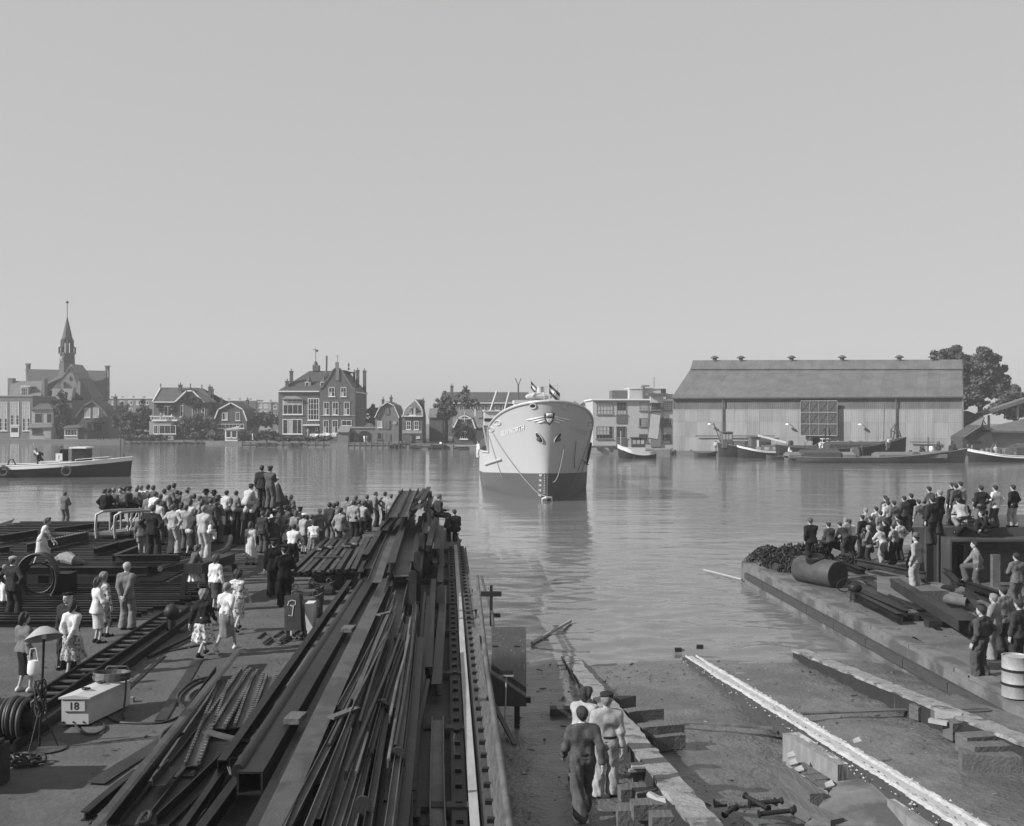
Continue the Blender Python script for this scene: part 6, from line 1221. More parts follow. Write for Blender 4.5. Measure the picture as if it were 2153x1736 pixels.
for k in range(26):
    t_ = k/25; a = (250 + 800*t_ + random.uniform(-25, 25), 1740); c = (985 + 210*t_ + random.uniform(-20, 20), random.uniform(120, 520)); z = random.uniform(.62, .86)
    p, q = g(C4, *a, z), g(C4, *c, z + random.uniform(-.05, .08)); p = q.lerp(p, random.uniform(.35, 1.12)); 
    bar('thin_section', 'thin bright-edged section lying on top of the great pile', random.choice([prof_L(.07,.09,.012), prof_bulb(.06,.13), prof_L(.1,.06,.012), prof_I(.07,.1,.012)]), p, q, m_st[random.choice((1, 2, 3, 4))], 'beam', 'thin sections on top of the pile', wob=.02)
for k, Y in enumerate((15.2, 19, 23, 27.5, 31.5, 36, 40, 44)):
    xc = -1.9 - .062*(Y - 14); tag(MB().box(xc - 1.5, xc + 1.5, Y, Y + .22, 0, .18).build('bearer_timber', m_tim2), 'squared bearer timber under the pile, number %s from the camera' % ['one','two','three','four','five','six','seven','eight'][k], 'timber')
# --- upper layers farther back
far_ = [((1395,1010),(1592,500),1.15,prof_L(.36,.1),3,'pale broad angle sloping up the far heap'), ((1355,900),(1512,545),1.05,prof_U(.3,.14),2,'channel at the left face of the far heap'), ((1290,985),(1440,700),.7,prof_I(.2,.24),1,'I-beam low on the left of the far heap'),
 ((1535,935),(1650,515),1.1,prof_I(.24,.3),1,'deep I-beam in the middle of the far heap'), ((1610,965),(1712,560),1.0,prof_U(.46,.14),3,'wide channel right of the deep beam on the far heap'), ((1440,980),(1570,640),.85,prof_L(.2,.2),0,'dark angle under the far heap'),
 ((1330,835),(1480,560),1.15,prof_C(.2,.2),1,'narrow channel on the far heap, left side'), ((1700,900),(1770,520),.95,prof_I(.2,.22),0,'dark beam on the right of the far heap'), ((1480,600),(1620,440),1.4,prof_U(.3,.12),1,'short channel bridging the two heaps'),
 ((1540,495),(1655,288),1.80,prof_U(.42,.15),2,'wide channel, leftmost on the topmost heap'), ((1640,490),(1712,286),1.82,prof_U(.40,.15),3,'wide channel, second on the topmost heap'), ((1690,470),(1762,290),1.86,prof_L(.2,.18),1,'angle iron, third on the topmost heap'), ((1730,380),(1790,295),1.95,prof_O(.1),1,'round bar on the topmost heap'),
 ((1775,400),(1828,290),1.85,prof_I(.2,.24),0,'dark beam, rightmost on the topmost heap'), ((1790,620),(1850,330),1.4,prof_L(.2,.2),0,'dark angle on the shaded right of the heap'), ((1830,760),(1890,420),1.0,prof_I(.2,.2),0,'dark beam low on the shaded right of the heap'), ((1750,950),(1800,540),.8,prof_C(.2,.2),1,'channel low right of the far heap'),
 ((1880,900),(1900,520),.5,prof_I(.16,.2),1,'dark rail right of the far heap'), ((1930,880),(1930,560),.35,prof_L(.2,.16),0,'dark angle beside the track head')]
for a, c, z, pf, mi, lab in far_:
    bar('steel_section', lab, pf, g(C2, *a, z), g(C2, *c, z + .05), m_st[mi], 'beam', GP, wob=.02)
cb = MB().ext(prof_U(.36,.12), g(C2, 1690, 490, 1.7), g(C2, 1730, 430, 2.0), seg=1); cb.ext(prof_U(.36,.12), g(C2, 1730, 430, 2.0), g(C2, 1775, 385, 1.9), seg=1); tag(cb.build('bent_channel', m_st[2]), 'bent channel hump on top of the heap', 'beam')
# packing under the upper heap so that it rests on something
for k in range(22):
    Y = 33 + random.random()*17; X = -3.05 - .066*(Y - 33) + random.uniform(-1.1, .9); L_ = random.uniform(3, 7); z = random.uniform(.1, .95 if Y < 43 else 1.5)
    bar('steel_section', 'rusty section packed inside the far heap', random.choice([prof_I(.2,.26), prof_C(.18,.22), prof_L(.2,.2)]), (X, Y, z), (X - .066*L_, Y + L_, z + .03), random.choice(m_st[:2]), 'beam', 'sections packed inside the far heap')
# upright stanchions that hold the pile, with round-topped plates
for k, (C, x, yt, yb, z) in enumerate(((C4, 832, 1530, 1720, 0), (C4, 975, 855, 1010, 0), (C4, 1085, 400, 480, 0), (C4, 1080, 1190, 1290, 0), (C2, 1700, 910, 1000, .2), (C2, 1738, 760, 830, .3), (C2, 1772, 615, 690, .4), (C2, 1500, 455, 520, .8), (C2, 1795, 455, 520, .9), (C2, 1838, 282, 400, 1.0), (C4, 1380, 60, 160, 0))):
    D = g(C, x, yb + (300 if C is C4 else 200), 0).y if False else F*(CAMZ - (.95 if C is C4 else 1.5 + z*.3))/(C(0, yt)[1] - CY)
    p = P(*C(x, yt), D); w_ = .2; n = 8
    out = [(p.x - w_/2, D, -.02)] + [(p.x - w_/2*math.cos(a), D, p.z - w_/2 + w_/2*math.sin(a)) for a in np.linspace(0, math.pi, n)] + [(p.x + w_/2, D, -.02)]
    sb = MB().prism(out, (0, .04, 0)); sb.box(p.x - .03, p.x + .03, D + .04, D + .18, 0, p.z - .15)
    tag(sb.build('stanchion', m_st[2]), 'round-topped steel stanchion of the pile, %s from the camera' % ['nearest', 'third', 'fifth', 'second', 'sixth', 'seventh', 'eighth', 'left one of the far pair, ninth', 'right one of the far pair, tenth', 'farthest and tallest', 'fourth, by the track'][k], 'stanchion')
# --- left fan of loose sections in front
fan = [((755,1740),(1748,492),.18,prof_bulb(.24,.2),3,'long pale round-edged bar from the bottom edge to the notched bars'), ((835,1740),(1620,600),.1,prof_L(.16,.14),1,'dark angle right beside the long pale bar'), ((625,1700),(1010,1385),.06,prof_I(.12,.14),1,'short I-section ending at the lower left of the pile'),
 ((985,1740),(1560,1010),.1,prof_U(.34,.1),2,'broad shallow channel in the loose heap'), ((1080,1740),(1640,1120),.08,prof_B(.4,.025),2,'flat plate strip in the loose heap'), ((1200,1740),(1820,1130),.12,prof_L(.18,.16),1,'angle in the loose heap nearest the tube'), ((1310,1740),(1700,1240),.06,prof_B(.46,.02),2,'wide flat plate under the wires'),
 ((1400,1740),(1780,1160),.2,prof_C(.1,.14),0,'thin channel on edge in the loose heap'), ((1170,1445),(1290,1310),.25,prof_L(.2,.14),2,'short offcut angle on the loose heap'), ((1500,1600),(1800,1080),.1,prof_L(.12,.12),1,'dark angle beside the hollow box end'), ((1560,1740),(1960,1180),.15,prof_I(.14,.2),0,'dark beam directly left of the tube'),
 ((1520,1045),(1860,1125),.32,prof_B(.16,.03),3,'flat bar laid across the notched bars'), ((710,1425),(1300,1045),.02,prof_B(.30,.012),2,'thin plate strip lying on the ground'), ((1065,480),(1560,380),.01,prof_B(.12,.01),1,'thin flat strip on the ground behind the welding set'), ((770,880),(1210,480),.015,prof_B(.10,.012),1,'narrow strip on the ground right of the welding set'), ((1190,960),(1460,510),.015,prof_B(.22,.012),2,'plate strip on the ground under the cables')]
for a, c, z, pf, mi, lab in fan:
    p, q = g(C3, *a, z), g(C3, *c, z)
    if p.y < 14.6: p = p + (p - q).normalized()*1.5
    bar('steel_section', lab, pf, p, q, m_st[mi], 'beam', 'loose sections left of the pile')
# notched (serrated) bars: each with teeth along both edges
def notched(a, c, z, lab, w_=.2):
    p, q = g(C3, *a, z), g(C3, *c, z); rt = thing('notched_bar', p.lerp(q, .5), lab, 'beam', 'notched angle bars'); L_ = (q - p).length; n = int(L_/.16); mb = MB(); d, sd, u = mb.frame(p, q)
    MB().ext(prof_L(w_, .08), p, q, seg=4, wob=.015).build('web', m_st[3], rt); te = MB()
    for k in range(n):
        for sg in (-1, 1): b0 = p + d*(k + .2)*L_/n + sd*sg*w_*.5 + u*.05; te.beam(b0, b0 + d*L_/n*.55, .05, .06)
    te.build('teeth', m_st[4], rt)['kind'] = 'stuff'
for a, c, lab in (((1420,1300),(1660,680),'notched bar, leftmost of the serrated group'), ((1530,1010),(1820,590),'notched bar bright with worn teeth, second of the group'), ((1620,1020),(1870,600),'notched bar, third of the group'), ((1780,1010),(1915,625),'notched bar, fourth of the group'), ((1870,1040),(2012,640),'notched bar, rightmost of the group')): notched(a, c, .2, lab)
for k, (a, c, w_) in enumerate((((1700,1020),(1890,640),.24), ((1660,1010),(1760,700),.2), ((1350,1380),(1560,940),.3))): bar('steel_strip', ['plain flat strip among the notched bars', 'narrow strip behind the second notched bar', 'flat strip below the notched bars'][k], prof_B(w_,.02), g(C3, *a, .12), g(C3, *c, .12), m_st[2], 'beam')
# --- track with the pale rail, ladder, pipes along the slip edge
def line(C, a, c, z): return g(C, *a, z), g(C, *c, z)
p0 = g(C4, 1615, 1740, .16); p1 = g(C2, 2040, 715, .16); d_ = (p1 - p0).normalized(); p0 = p0 - d_*1.2
trk = thing('rail_track', p0.lerp(p1, .5), 'long track with pale rail strip on dark timbers along the slip edge', 'track'); sd_ = Vector((d_.y, -d_.x, 0))
MB().beam(p0, p1, .13, .05).build('rail_strip', m_stp, trk)
for s_, w_ in ((-.20, .22), (.22, .24)): MB().beam(p0 + sd_*s_ - Vector((0,0,.10)), p1 + sd_*s_ - Vector((0,0,.10)), w_, .16).build('side_timber', m_tim2, trk)
bolt = MB().box(-.05, .05, -.05, .05, 0, .06).mesh('bolt'); off_t = trk.location
for k in range(46):
    t_ = k/46
    for s_ in (-.2, .22): link('bolt', bolt, m_st[0], trk, p0.lerp(p1, t_) + sd_*s_ - off_t - Vector((0,0,.02)))
for k in range(30): q = p0.lerp(p1, (k + .5)/30); MB().beam(q - sd_*.9 - Vector((0,0,.24)), q + sd_*.38 - Vector((0,0,.24)), .2, .1).build('sleeper', m_tim2, trk)
la, lb = g(C4, 1585, 425, .12), g(C2, 2088, 738, .12); ld = thing('ladder', la.lerp(lb, .5), 'long ladder lying flat along the track by the water', 'ladder'); dl = (lb - la).normalized(); sl_ = Vector((dl.y, -dl.x, 0))
for s_ in (-.16, .16): MB().beam(la + sl_*s_, lb + sl_*s_, .05, .08).build('stile', m_tim, ld)
for k in range(40): q = la.lerp(lb, (k + .5)/40); MB().beam(q - sl_*.14, q + sl_*.14, .035, .035).build('rung', m_fresh if k % 3 else m_tim, ld)
for pts_, z, r, m, lab in (([(1860,1740),(1700,640),(1640,100),(1630,0)], .3, .055, m_st[4], 'long pale scaffold pipe along the slip edge'), ([(1745,420),(1735,250),(1690,120),(1660,0)], .3, .04, m_st[3], 'thinner pipe lashed beyond the scaffold pipe')):
    q = [g(C4, *p_, z) for p_ in pts_]; 
    if pts_[0][1] > 1700: q[0] = q[0] + (q[0] - q[1]).normalized()*1.2
    tag(MB().tube(q, r, 10).build('scaffold_pipe', m, smooth=True), lab, 'pipe')
p0_, p1_ = g(C4, 1790, 1740, .1), g(C4, 1615, 380, .1); tag(MB().beam(p0_ + (p0_ - p1_).normalized(), p1_, .17, .18, seg=3, wob=.01).build('edge_timber', m_tim), 'squared timber between track and scaffold pipe', 'timber'); p0_, p1_ = g(C4, 1735, 1740, .1), g(C4, 1640, 900, .1); tag(MB().tube([p0_ + (p0_ - p1_).normalized(), p1_], .03, 8).build('thin_pipe', m_st[2]), 'thin dark pipe beside the squared timber', 'pipe')
p_ = g(C4, 1665, 900, .1); tag(MB().box(p_.x-.08, p_.x+.08, p_.y, p_.y+.3, .05, .25).build('wood_post_stub', m_tim), 'small wooden post stub beside the track', 'post')
p_ = g(C2, 2300, 930, .0); 
cr_ = P(*C4(1728, 205), 29.5); tag(MB().box(cr_.x-.04, cr_.x+.04, 29.5, 29.58, -.1, cr_.z+.55).box(cr_.x-.28, cr_.x+.28, 29.48, 29.60, cr_.z+.25, cr_.z+.38).box(cr_.x+.03, cr_.x+.25, 29.49, 29.59, cr_.z-.32, cr_.z-.22).build('marker_post', m_black), 'small black cross-shaped post at the slip edge', 'post')
# --- bent steel plate on posts, broom
D = 23.4; x0, x1 = P(*C4(1722, 0), D).x, P(*C4(1972, 0), D).x; zt = P(*C4(0, 362), D).z; zb = P(*C4(0, 905), D).z; zg = slip_z(D)
bpl = thing('bent_plate', ((x0+x1)/2, D, zg), 'upright curved steel plate on dark posts at the slip edge', 'plate')
prof = []
for u in np.linspace(0, 1, 14):
    a = u*math.pi*.5; prof.append((D + .02 + (1 - math.cos(a))*.5*(1 if u > .0 else 0) if u > .45 else D + .02, zb + (zt - zb)*u))
prof = [(D, zb + (zt-zb)*u + 0) if u < .55 else (D + .55*((u-.55)/.45)**2.2, zb + (zt-zb)*(u - .05*((u-.55)/.45)**2)) for u in np.linspace(0, 1, 16)]
mb = MB(); 
for y, z in prof: mb.v += [Vector((x0 + .03*math.sin(z*3), y, z)), Vector((x1, y, z)), Vector((x0 + .03*math.sin(z*3), y + .035, z)), Vector((x1, y + .035, z))]
for i in range(15): k = 4*i; mb.f += [(k, k+1, k+5, k+4), (k+3, k+2, k+6, k+7), (k+2, k, k+4, k+6), (k+1, k+3, k+7, k+5)]
mb.f += [(0, 2, 3, 1), (60, 61, 63, 62)]; mb.build('plate', mat('plate_scratched', .055, .5, .35, 2.5, stretch=(4,4,.7), spots=.8, spot_v=.2, spot_scale=6, spot_lo=.62), bpl, True)
for x in (x0 + .1, x1 - .2): MB().box(x-.06, x+.06, D+.1, D+.22, zg-.1, zt-.4).build('post', m_black, bpl)
MB().beam((x0, D+.3, zg+.5), (x1+.1, D+.3, zg+.5), .1, .12).build('cross_bar', m_black, bpl)
br0 = P(*C4(1820, 1110), 22.8); br1 = P(*C4(1834, 690), 23.1); bro = thing('broom', (br0.x, br0.y, br0.z), 'broom leaning head-up against the curved plate', 'broom'); MB().tube([br0, br1], .016, 8).build('handle', m_fresh, bro); MB().beam(br1 + Vector((-.15,0,0)), br1 + Vector((.15,0,0)), .06, .04).build('head', m_fresh, bro); MB().box(br1.x-.14, br1.x+.14, br1.y-.03, br1.y+.03, br1.z+.02, br1.z+.11).build('bristles', m_black, bro)
tag(MB().beam(P(*C4(1745, 890), 23), P(*C4(1892, 1170), 21.6), .09, .05).build('prop_board', m_tim), 'narrow board propped beside the broom', 'board'); tag(MB().box(.86, 1.35, 24.4, 24.7, slip_z(24.5)-.05, slip_z(24.5)+.16).build('sole_block', m_tim2), 'dark wooden block on the mud behind the curved plate', 'block')
# --- rack of rolled sections and cradle blocks beside the pile
rk = thing('section_rack', g(C2, 1020, 830, 0), 'low rack of parallel rolled bars between the policemen and the pile', 'rack')
for k in range(9):
    a = g(C2, 735 + k*62, 955 - k*3, .55); c = g(C2, 1035 + k*40, 672, .55); MB().ext(prof_bulb(.18,.14) if k % 2 else prof_I(.16,.14), a, c, seg=2, wob=.01).build('bar', m_st[2 + k % 2], rk)
for y in (930, 800, 700):
    a, c = g(C2, 740 + (950-y)*.98, y + 15, .42), g(C2, 1230 + (950-y)*.5, y + 12, .42); MB().beam(a, c, .14, .14).build('bearer', m_st[0], rk)
for (x, y) in ((740, 965), (1200, 960), (1000, 720), (1350, 690)): p_ = g(C2, x, y, .4); MB().box(p_.x-.08, p_.x+.08, p_.y, p_.y+.16, 0, .4).build('leg', m_st[0], rk)
for k, (x, y, z) in enumerate(((1010, 745, .72), (1210, 720, .72), (1030, 808, .72))):
    p_ = g(C2, x, y, z); mb = MB()
    if k < 2: mb.tube([p_ + Vector((.28*math.cos(a), .4*math.sin(a), .03)) for a in np.linspace(.3, 4.6 + k, 9)], .06, 6)
    else: mb.beam(p_ - Vector((.5,0,0)), p_ + Vector((.5,.1,0)), .1, .05)
    tag(mb.build('bent_scrap', m_st[3]), ['curled scrap piece on the rack, left', 'curled scrap piece on the rack, right', 'pale flat bar lying across the rack'][k], 'scrap')
def cradle(x0, x1, yt, yb, label, z=0.0):
    a = g(C2, x0, yb, z); D = a.y; k_ = D/F*.2664; w_ = (x1 - x0)*k_; h_ = (yb - yt)*k_ ; h_ = max(h_*.8, .4); rt = thing('cradle_block', (a.x + w_/2, D, 0), label, 'steel block', 'cast cradle blocks')
    out = [(a.x, D, .02), (a.x, D, h_)] + [(a.x + w_*t_, D, h_ - .12*math.sin(math.pi*t_)) for t_ in (.2, .4, .6, .8)] + [(a.x + w_, D, h_), (a.x + w_, D, .02)]
    MB().prism(out, (0, .55, 0)).build('body', m_st[3], rt); MB().box(a.x + .02, a.x + w_ - .02, D - .05, D - .003, h_*.15, h_*.5).build('front_rib', m_st[2], rt)
    for xx in (a.x + .1, a.x + w_ - .1): MB().tube([(xx + .08*math.cos(t_), D - .05, h_ + .06 + .08*math.sin(t_)) for t_ in np.linspace(0, 6.283, 13)], .02, 6, False).build('lifting_ring', m_st[3], rt)
for a in ((900, 1140, 905, 1060, 'cast cradle block with rings, farthest of four'), (880, 1070, 985, 1110, 'cast cradle block with rings, second farthest'), (750, 975, 1020, 1180, 'cast cradle block with rings, third'), (745, 965, 1065, 1290, 'cast cradle block with rings, nearest and tallest')): cradle(*a)
# chalk-marked panel and its white stand
p_ = g(C2, 770, 1475, 0); D = p_.y; k_ = D/F*.2664; X = lambda x: (C2(x, 0)[0] - CX)*D/F; Zc = lambda y: CAMZ - (C2(0, y)[1] - CY)*D/F
cpn = thing('chalked_panel', (p_.x, D, 0), 'leaning dark steel panel with a chalk scrawl', 'panel')
MB().prism([(X(690), D, Zc(1390)), (X(672), D+.25, Zc(1130)), (X(790), D+.25, Zc(1108)), (X(822), D, Zc(1385))], (.0, .06, 0)).build('panel', m_st[2], cpn); MB().prism([(X(822), D, Zc(1385)), (X(790), D+.25, Zc(1108)), (X(806), D+.25, Zc(1115)), (X(858), D, Zc(1460))], (0, .2, 0)).build('flange', m_st[0], cpn)
for x in (715, 850): MB().box(X(x)-.04, X(x)+.04, D+.02, D+.1, 0, Zc(1390)).build('leg', m_st[1], cpn)
ck_ = [(705,1200),(712,1170),(735,1158),(765,1165),(768,1190),(745,1205),(722,1195)]; ck2 = [(752,1205),(745,1280),(715,1272)]
chalk = mat('chalk', .45, .9, .4, 20)
for pl_ in (ck_, ck2): MB().tube([(X(x), D - .012 + .25*(1390 - y)/270, Zc(y)) for x, y in pl_], .014, 5).build('chalk_mark', chalk, cpn)
st_ = thing('white_stand', (X(780), D+.6, 0), 'white painted box stand behind the chalked panel', 'stand'); MB().prism([(X(668), D+.5, 0), (X(690), D+.5, Zc(1210)), (X(715), D+.5, Zc(1210)), (X(715), D+.5, 0)], (0, .4, 0)).build('side', m_hull2, st_); MB().box(X(825), X(890), D+.45, D+.9, .1, Zc(1200)).build('case', m_hull2, st_)
# --- welding set "18"
p_ = g(C3, 455, 1005, 0); D = p_.y; kx = D/F*.2841; X = lambda x: (C3(x, 0)[0] - CX)*D/F; Zc = lambda y: CAMZ - (C3(0, y)[1] - CY)*D/F
wl = thing('welding_set', ((X(455)+X(655))/2, D, 0), 'pale welding set box numbered 18 with cable coiled on top', 'welding set'); xw0, xw1 = X(455), X(655); zb_, zt_ = .05, Zc(795); Lw = 1.35; shx = .28
m_case = mat('grey_enamel', .50, .5, .12, 2.5, spots=.7, spot_v=.2, spot_scale=7, spot_lo=.63)
pr_ = [(xw0, D, zb_), (xw1, D, zb_), (xw1, D, zt_), (xw0, D, zt_)]; MB().prism(pr_, (shx, Lw, 0)).build('case', m_case, wl)
MB().prism([(xw0-.04, D-.05, zt_+.002), (xw1+.04, D-.05, zt_+.002), (xw1+.04, D-.05, zt_+.03), ((xw0+xw1)/2, D-.05, zt_+.075), (xw0-.04, D-.05, zt_+.03)], (shx*1.05, Lw+.08, 0)).build('lid', m_case, wl)
pl = MB().box(X(472), X(632), D-.03, D-.004, Zc(885), Zc(812)).build('number_plate', m_case, wl); nm = link('number', text_mesh('18', .19, bold=True), m_black, wl, parent_off(wl) @ Vector(((X(472)+X(632))/2, D-.034, (Zc(885)+Zc(812))/2))); nm.rotation_euler = (R(90), 0, 0)
for x in (470, 545, 620): MB().lathe([(.018,0),(.018,.012),(.005,.016)], (X(x), D-.002, Zc(968)), 8, (0,-1,0)).build('screw', m_st[1], wl)
for t_ in (.25, .6): c_ = Vector(((xw0+xw1)/2 + shx*t_, D + Lw*t_, zt_+.08)); MB().tube([c_ + Vector((.07*math.cos(a), .04*math.sin(a), .02)) for a in np.linspace(0, 6.283, 13)], .018, 6, False).build('lifting_eye', m_st[1], wl)
for sx in (xw0+.05, xw1-.05):
    for yy in (D+.15, D+Lw-.15): MB().lathe([(.02,-.03),(.1,-.03),(.1,.03),(.02,.03)], (sx + shx*(yy-D)/Lw, yy, .1), 12, (1,0,0)).build('wheel', m_black, wl)
hx0, hx1 = xw0 + shx, xw1 + shx; yy = D + Lw; MB().tube([(hx0+.02, yy, zt_), (hx0+.02, yy, zt_+.22), (hx0+.06, yy, zt_+.27), (hx1-.06, yy, zt_+.27), (hx1-.02, yy, zt_+.22), (hx1-.02, yy, zt_)], .018, 8).build('push_handle', m_st[4], wl)
mb = MB()
for k in range(6): mb.tube([((hx0+hx1)/2 - .03 + (.33 + .012*(k%3))*math.cos(a), yy - .25 + (.20)*math.sin(a) + k*.01, zt_ + .09 + .022*k) for a in np.linspace(0, 6.283, 22)], .018, 6, False)
mb.build('cable_coil', m_cable, wl); mb = MB().tube([((hx1+.03), yy-.3, zt_+.1), (hx1+.05, yy-.4, .3), (hx1+.05, yy-.5, .04), (hx1+.2, yy-.9, .03)], .02, 6); mb.build('cable_tail', m_cable, wl)
def cable(C, pts_, label, r=.022, m=m_cable, z=.03, name='cable', cat='cable'):
    q = [g(C, x, y, z) for x, y in pts_]
    out = []
    for i in range(len(q)-1):
        a, b, c, d = q[max(i-1,0)], q[i], q[i+1], q[min(i+2,len(q)-1)]
        for t_ in np.linspace(0, 1, 7)[:-1]: out.append(.5*((2*b) + (c-a)*t_ + (2*a-5*b+4*c-d)*t_*t_ + (-a+3*b-3*c+d)*t_**3))
    out.append(q[-1]); return tag(MB().tube(out, r, 7).build(name, m, smooth=True), label, cat)
cable(C3, [(548,905),(560,990),(620,1045),(700,1055),(770,1020),(770,985)], 'cable looping from the front of the welding set'); cable(C3, [(775,760),(790,900),(850,960),(1000,975),(1200,970),(1320,930)], 'cable running from the welding set towards the pile')
cable(C3, [(1580,628),(1430,665),(1340,735),(1310,790),(1350,870),(1370,900),(1280,990),(1200,1060),(1170,1150),(1040,1290),(1020,1350)], 'thick cable snaking beside the long pale bar', .03); cable(C3, [(1575,640),(1450,685),(1360,750),(1330,810),(1370,880),(1330,940),(1270,1020)], 'second cable twisted with the thick one', .024); cable(C3, [(1490,720),(1440,740),(1400,780),(1420,820),(1460,790)], 'short cable loop by the junction plate', .02)
cable(C3, [(440,880),(400,920),(380,1000),(350,1050),(200,1090)], 'thin cable on the ground below the lamp', .012); cable(C3, [(1180,1320),(1090,1250),(1040,1330),(1020,1360)], 'bent cable end by the loose heap', .02); cable(C3, [(660,1640),(690,1690),(700,1740)], 'cable end curling off the bottom edge', .03); cable(C3, [(1010,1740),(1060,1650),(1110,1640),(1090,1700),(1030,1720)], 'hose loop on the loose heap at the bottom edge', .03, z=.4)
cable(C3, [(1680,1290),(1710,1360),(1700,1240),(1800,1240)], 'bent wire sticking out near the hollow box', .01, m_wire, z=.4, name='bent_wire', cat='wire')
random.seed(21)
for k in range(6): x0 = random.uniform(480, 760); y0 = random.uniform(1400, 1520); cable(C2, [(x0, y0), (x0+60, y0-40), (x0+120, y0-10), (x0+200, y0-60)], 'hose in the tangle at the foot of the chalked panel, %s' % ['one','two','three','four','five','six'][k], .03)
tag(MB().box(g(C3, 955, 0+825, 0).x, g(C3, 985, 825, 0).x, g(C3, 955, 825, 0).y, g(C3, 955, 825, 0).y+.1, 0, .1).build('small_brick', m_brick2), 'small brick on the ground right of the welding set', 'brick')
# --- flood lamp on its stand
b_ = g(C3, 290, 1165, 0); lamp = thing('flood_lamp', b_, 'flood lamp with wide enamel bell on a cable-hung stand', 'lamp'); hd_ = P(*C3(325, 330), b_.y + .05)
MB().tube([b_, b_ + Vector((.04, .02, 1.0)), Vector((hd_.x, hd_.y, hd_.z - .05))], .022, 8).build('pole', m_st[1], lamp)
MB().lathe([(.02,0),(.42,0),(.46,.02),(.02,.04)], b_, 14, None, 1, .8).build('base_plate', m_st[3], lamp)
for a in (0.3, 2.4, 4.5): MB().tube([b_ + Vector((.3*math.cos(a), .25*math.sin(a), .03)), b_ + Vector((.02,.01,.75))], .012, 6).build('brace', m_st[1], lamp)
MB().lathe([(.02,.16),(.08,.15),(.16,.10),(.30,-.02),(.31,-.04),(.29,-.02),(.14,.07),(.03,.10)], hd_, 20, (-.25,.35,1)).build('bell', mat('enamel', .36, .4, .15, 3), lamp, True); MB().lathe([(.01,-.06),(.045,-.04),(.045,.0),(.02,.08)], hd_, 10).build('bulb', m_white, lamp, True)
mb = MB()
for k in range(5): mb.tube([b_ + Vector((.09*math.cos(a + k) + .03, .09*math.sin(a + k) - .02, .85 + .28*math.sin(a)*1.0 + .02*k)) for a in np.linspace(0, 6.283, 16)], .013, 5, False)
mb.build('hung_cable', m_cable, lamp)
# cable drum coil, chain, machine corner at the lower left
c_ = g(C3, 100, 1130, 0); mb = MB(); cr = thing('cable_coil', c_, 'big coil of thick cable on a reel at the lower left', 'cable coil')
for k in range(11): mb.tube([c_ + Vector((-.55 + k*.075, .34*math.cos(a), .42 + .34*math.sin(a))) + Vector((.02*math.sin(k*2.1), 0, .03*math.sin(k))) for a in np.linspace(0, 6.283, 22)], .042, 7, False)
mb.build('coil', m_cable, cr, True); MB().tube([c_ + Vector((.35,-.05,.2)), c_ + Vector((.36,-.1,.75)), c_ + Vector((.5,-.1,.85)), c_ + Vector((.55,-.1,.9))], .025, 6).build('reel_handle', m_st[4], cr); MB().lathe([(.02,0),(.2,0),(.2,1.0),(.02,1.0)], c_ + Vector((-.6,0,.42)), 12, (1,0,0)).build('reel_core', m_st[1], cr)
lk = MB().tube([(.075*math.cos(a), .045*math.sin(a), 0) for a in np.linspace(0, 6.283, 13)], .018, 6, False).mesh('chain_link', True)
def chain(C, pts_, z, label, sc=1.0):
    q = [g(C, x, y, z) for x, y in pts_]; rt = thing('chain', q[0], label, 'chain'); tot = 0
    for a, b in zip(q, q[1:]):
        n = max(2, int((b - a).length/(.11*sc)))
        for k in range(n):
            o = link('chain_link', lk, m_st[2], rt, a.lerp(b, k/n) - q[0] + Vector((0, 0, .02 + .02*(tot % 2)))); o.rotation_euler = (R(90)*(tot % 2) + random.uniform(-.3,.3), 0, math.atan2((b-a).y, (b-a).x) + random.uniform(-.2,.2)); o.scale = (sc, sc, sc); tot += 1
chain(C3, [(60,1270),(150,1230),(260,1245),(350,1255)], .03, 'heavy chain lying at the lower left, upper run', 1.3); chain(C3, [(80,1240),(140,1290),(250,1280),(330,1262)], .03, 'heavy chain lying at the lower left, lower run', 1.3)
c_ = g(C3, -10, 1440, 0); tag(MB().box(c_.x-1.2, c_.x+.06, c_.y, c_.y+.25, 0, .62).box(c_.x-1.2, c_.x+.08, c_.y-.04, c_.y-.002, .1, .5).box(c_.x-1.1, c_.x, c_.y+.05, c_.y+.2, .62, .68).build('machine_case', m_st[2]), 'corner of a dark machine case at the lower left edge', 'machine')
# --- slotted channel frame running diagonally on the ground
p0, p1 = g(C3, 110, 965, .12), g(C3, 1345, 135, .12); d_ = (p1 - p0).normalized(); sd_ = Vector((d_.y, -d_.x, 0)); fr_ = thing('slotted_girder', p0.lerp(p1, .5), 'long dark slotted girder lying diagonally across the left yard', 'girder')
q0 = p0 - d_*1.5
for s_, h_ in ((-.22, .3), (.22, .22), (.62, .2)): MB().beam(q0 + sd_*s_, p1 + sd_*s_, .05, h_).build('flange', m_st[0], fr_)
n = 26
for k in range(n): q = q0.lerp(p1, (k + .5)/n); MB().beam(q - sd_*.19 + Vector((0,0,.08)), q + sd_*.19 + Vector((0,0,.08)), .13, .03).build('web_plate', m_st[3 if k % 2 else 4], fr_)
MB().beam(q0 + sd_*.42 - Vector((0,0,.06)), p1 + sd_*.42 - Vector((0,0,.06)), .34, .04).build('bottom_plate', m_st[1], fr_)
c_ = g(C3, 1268, 310, 0); bo = thing('mooring_ball_post', c_, 'short iron post with a ball head by the girder end', 'post'); MB().lathe([(.12,0),(.1,.35),(.05,.36),(.14,.42),(.19,.52),(.19,.6),(.12,.72),(.02,.76)], c_, 16).build('post', m_st[2], bo, True)
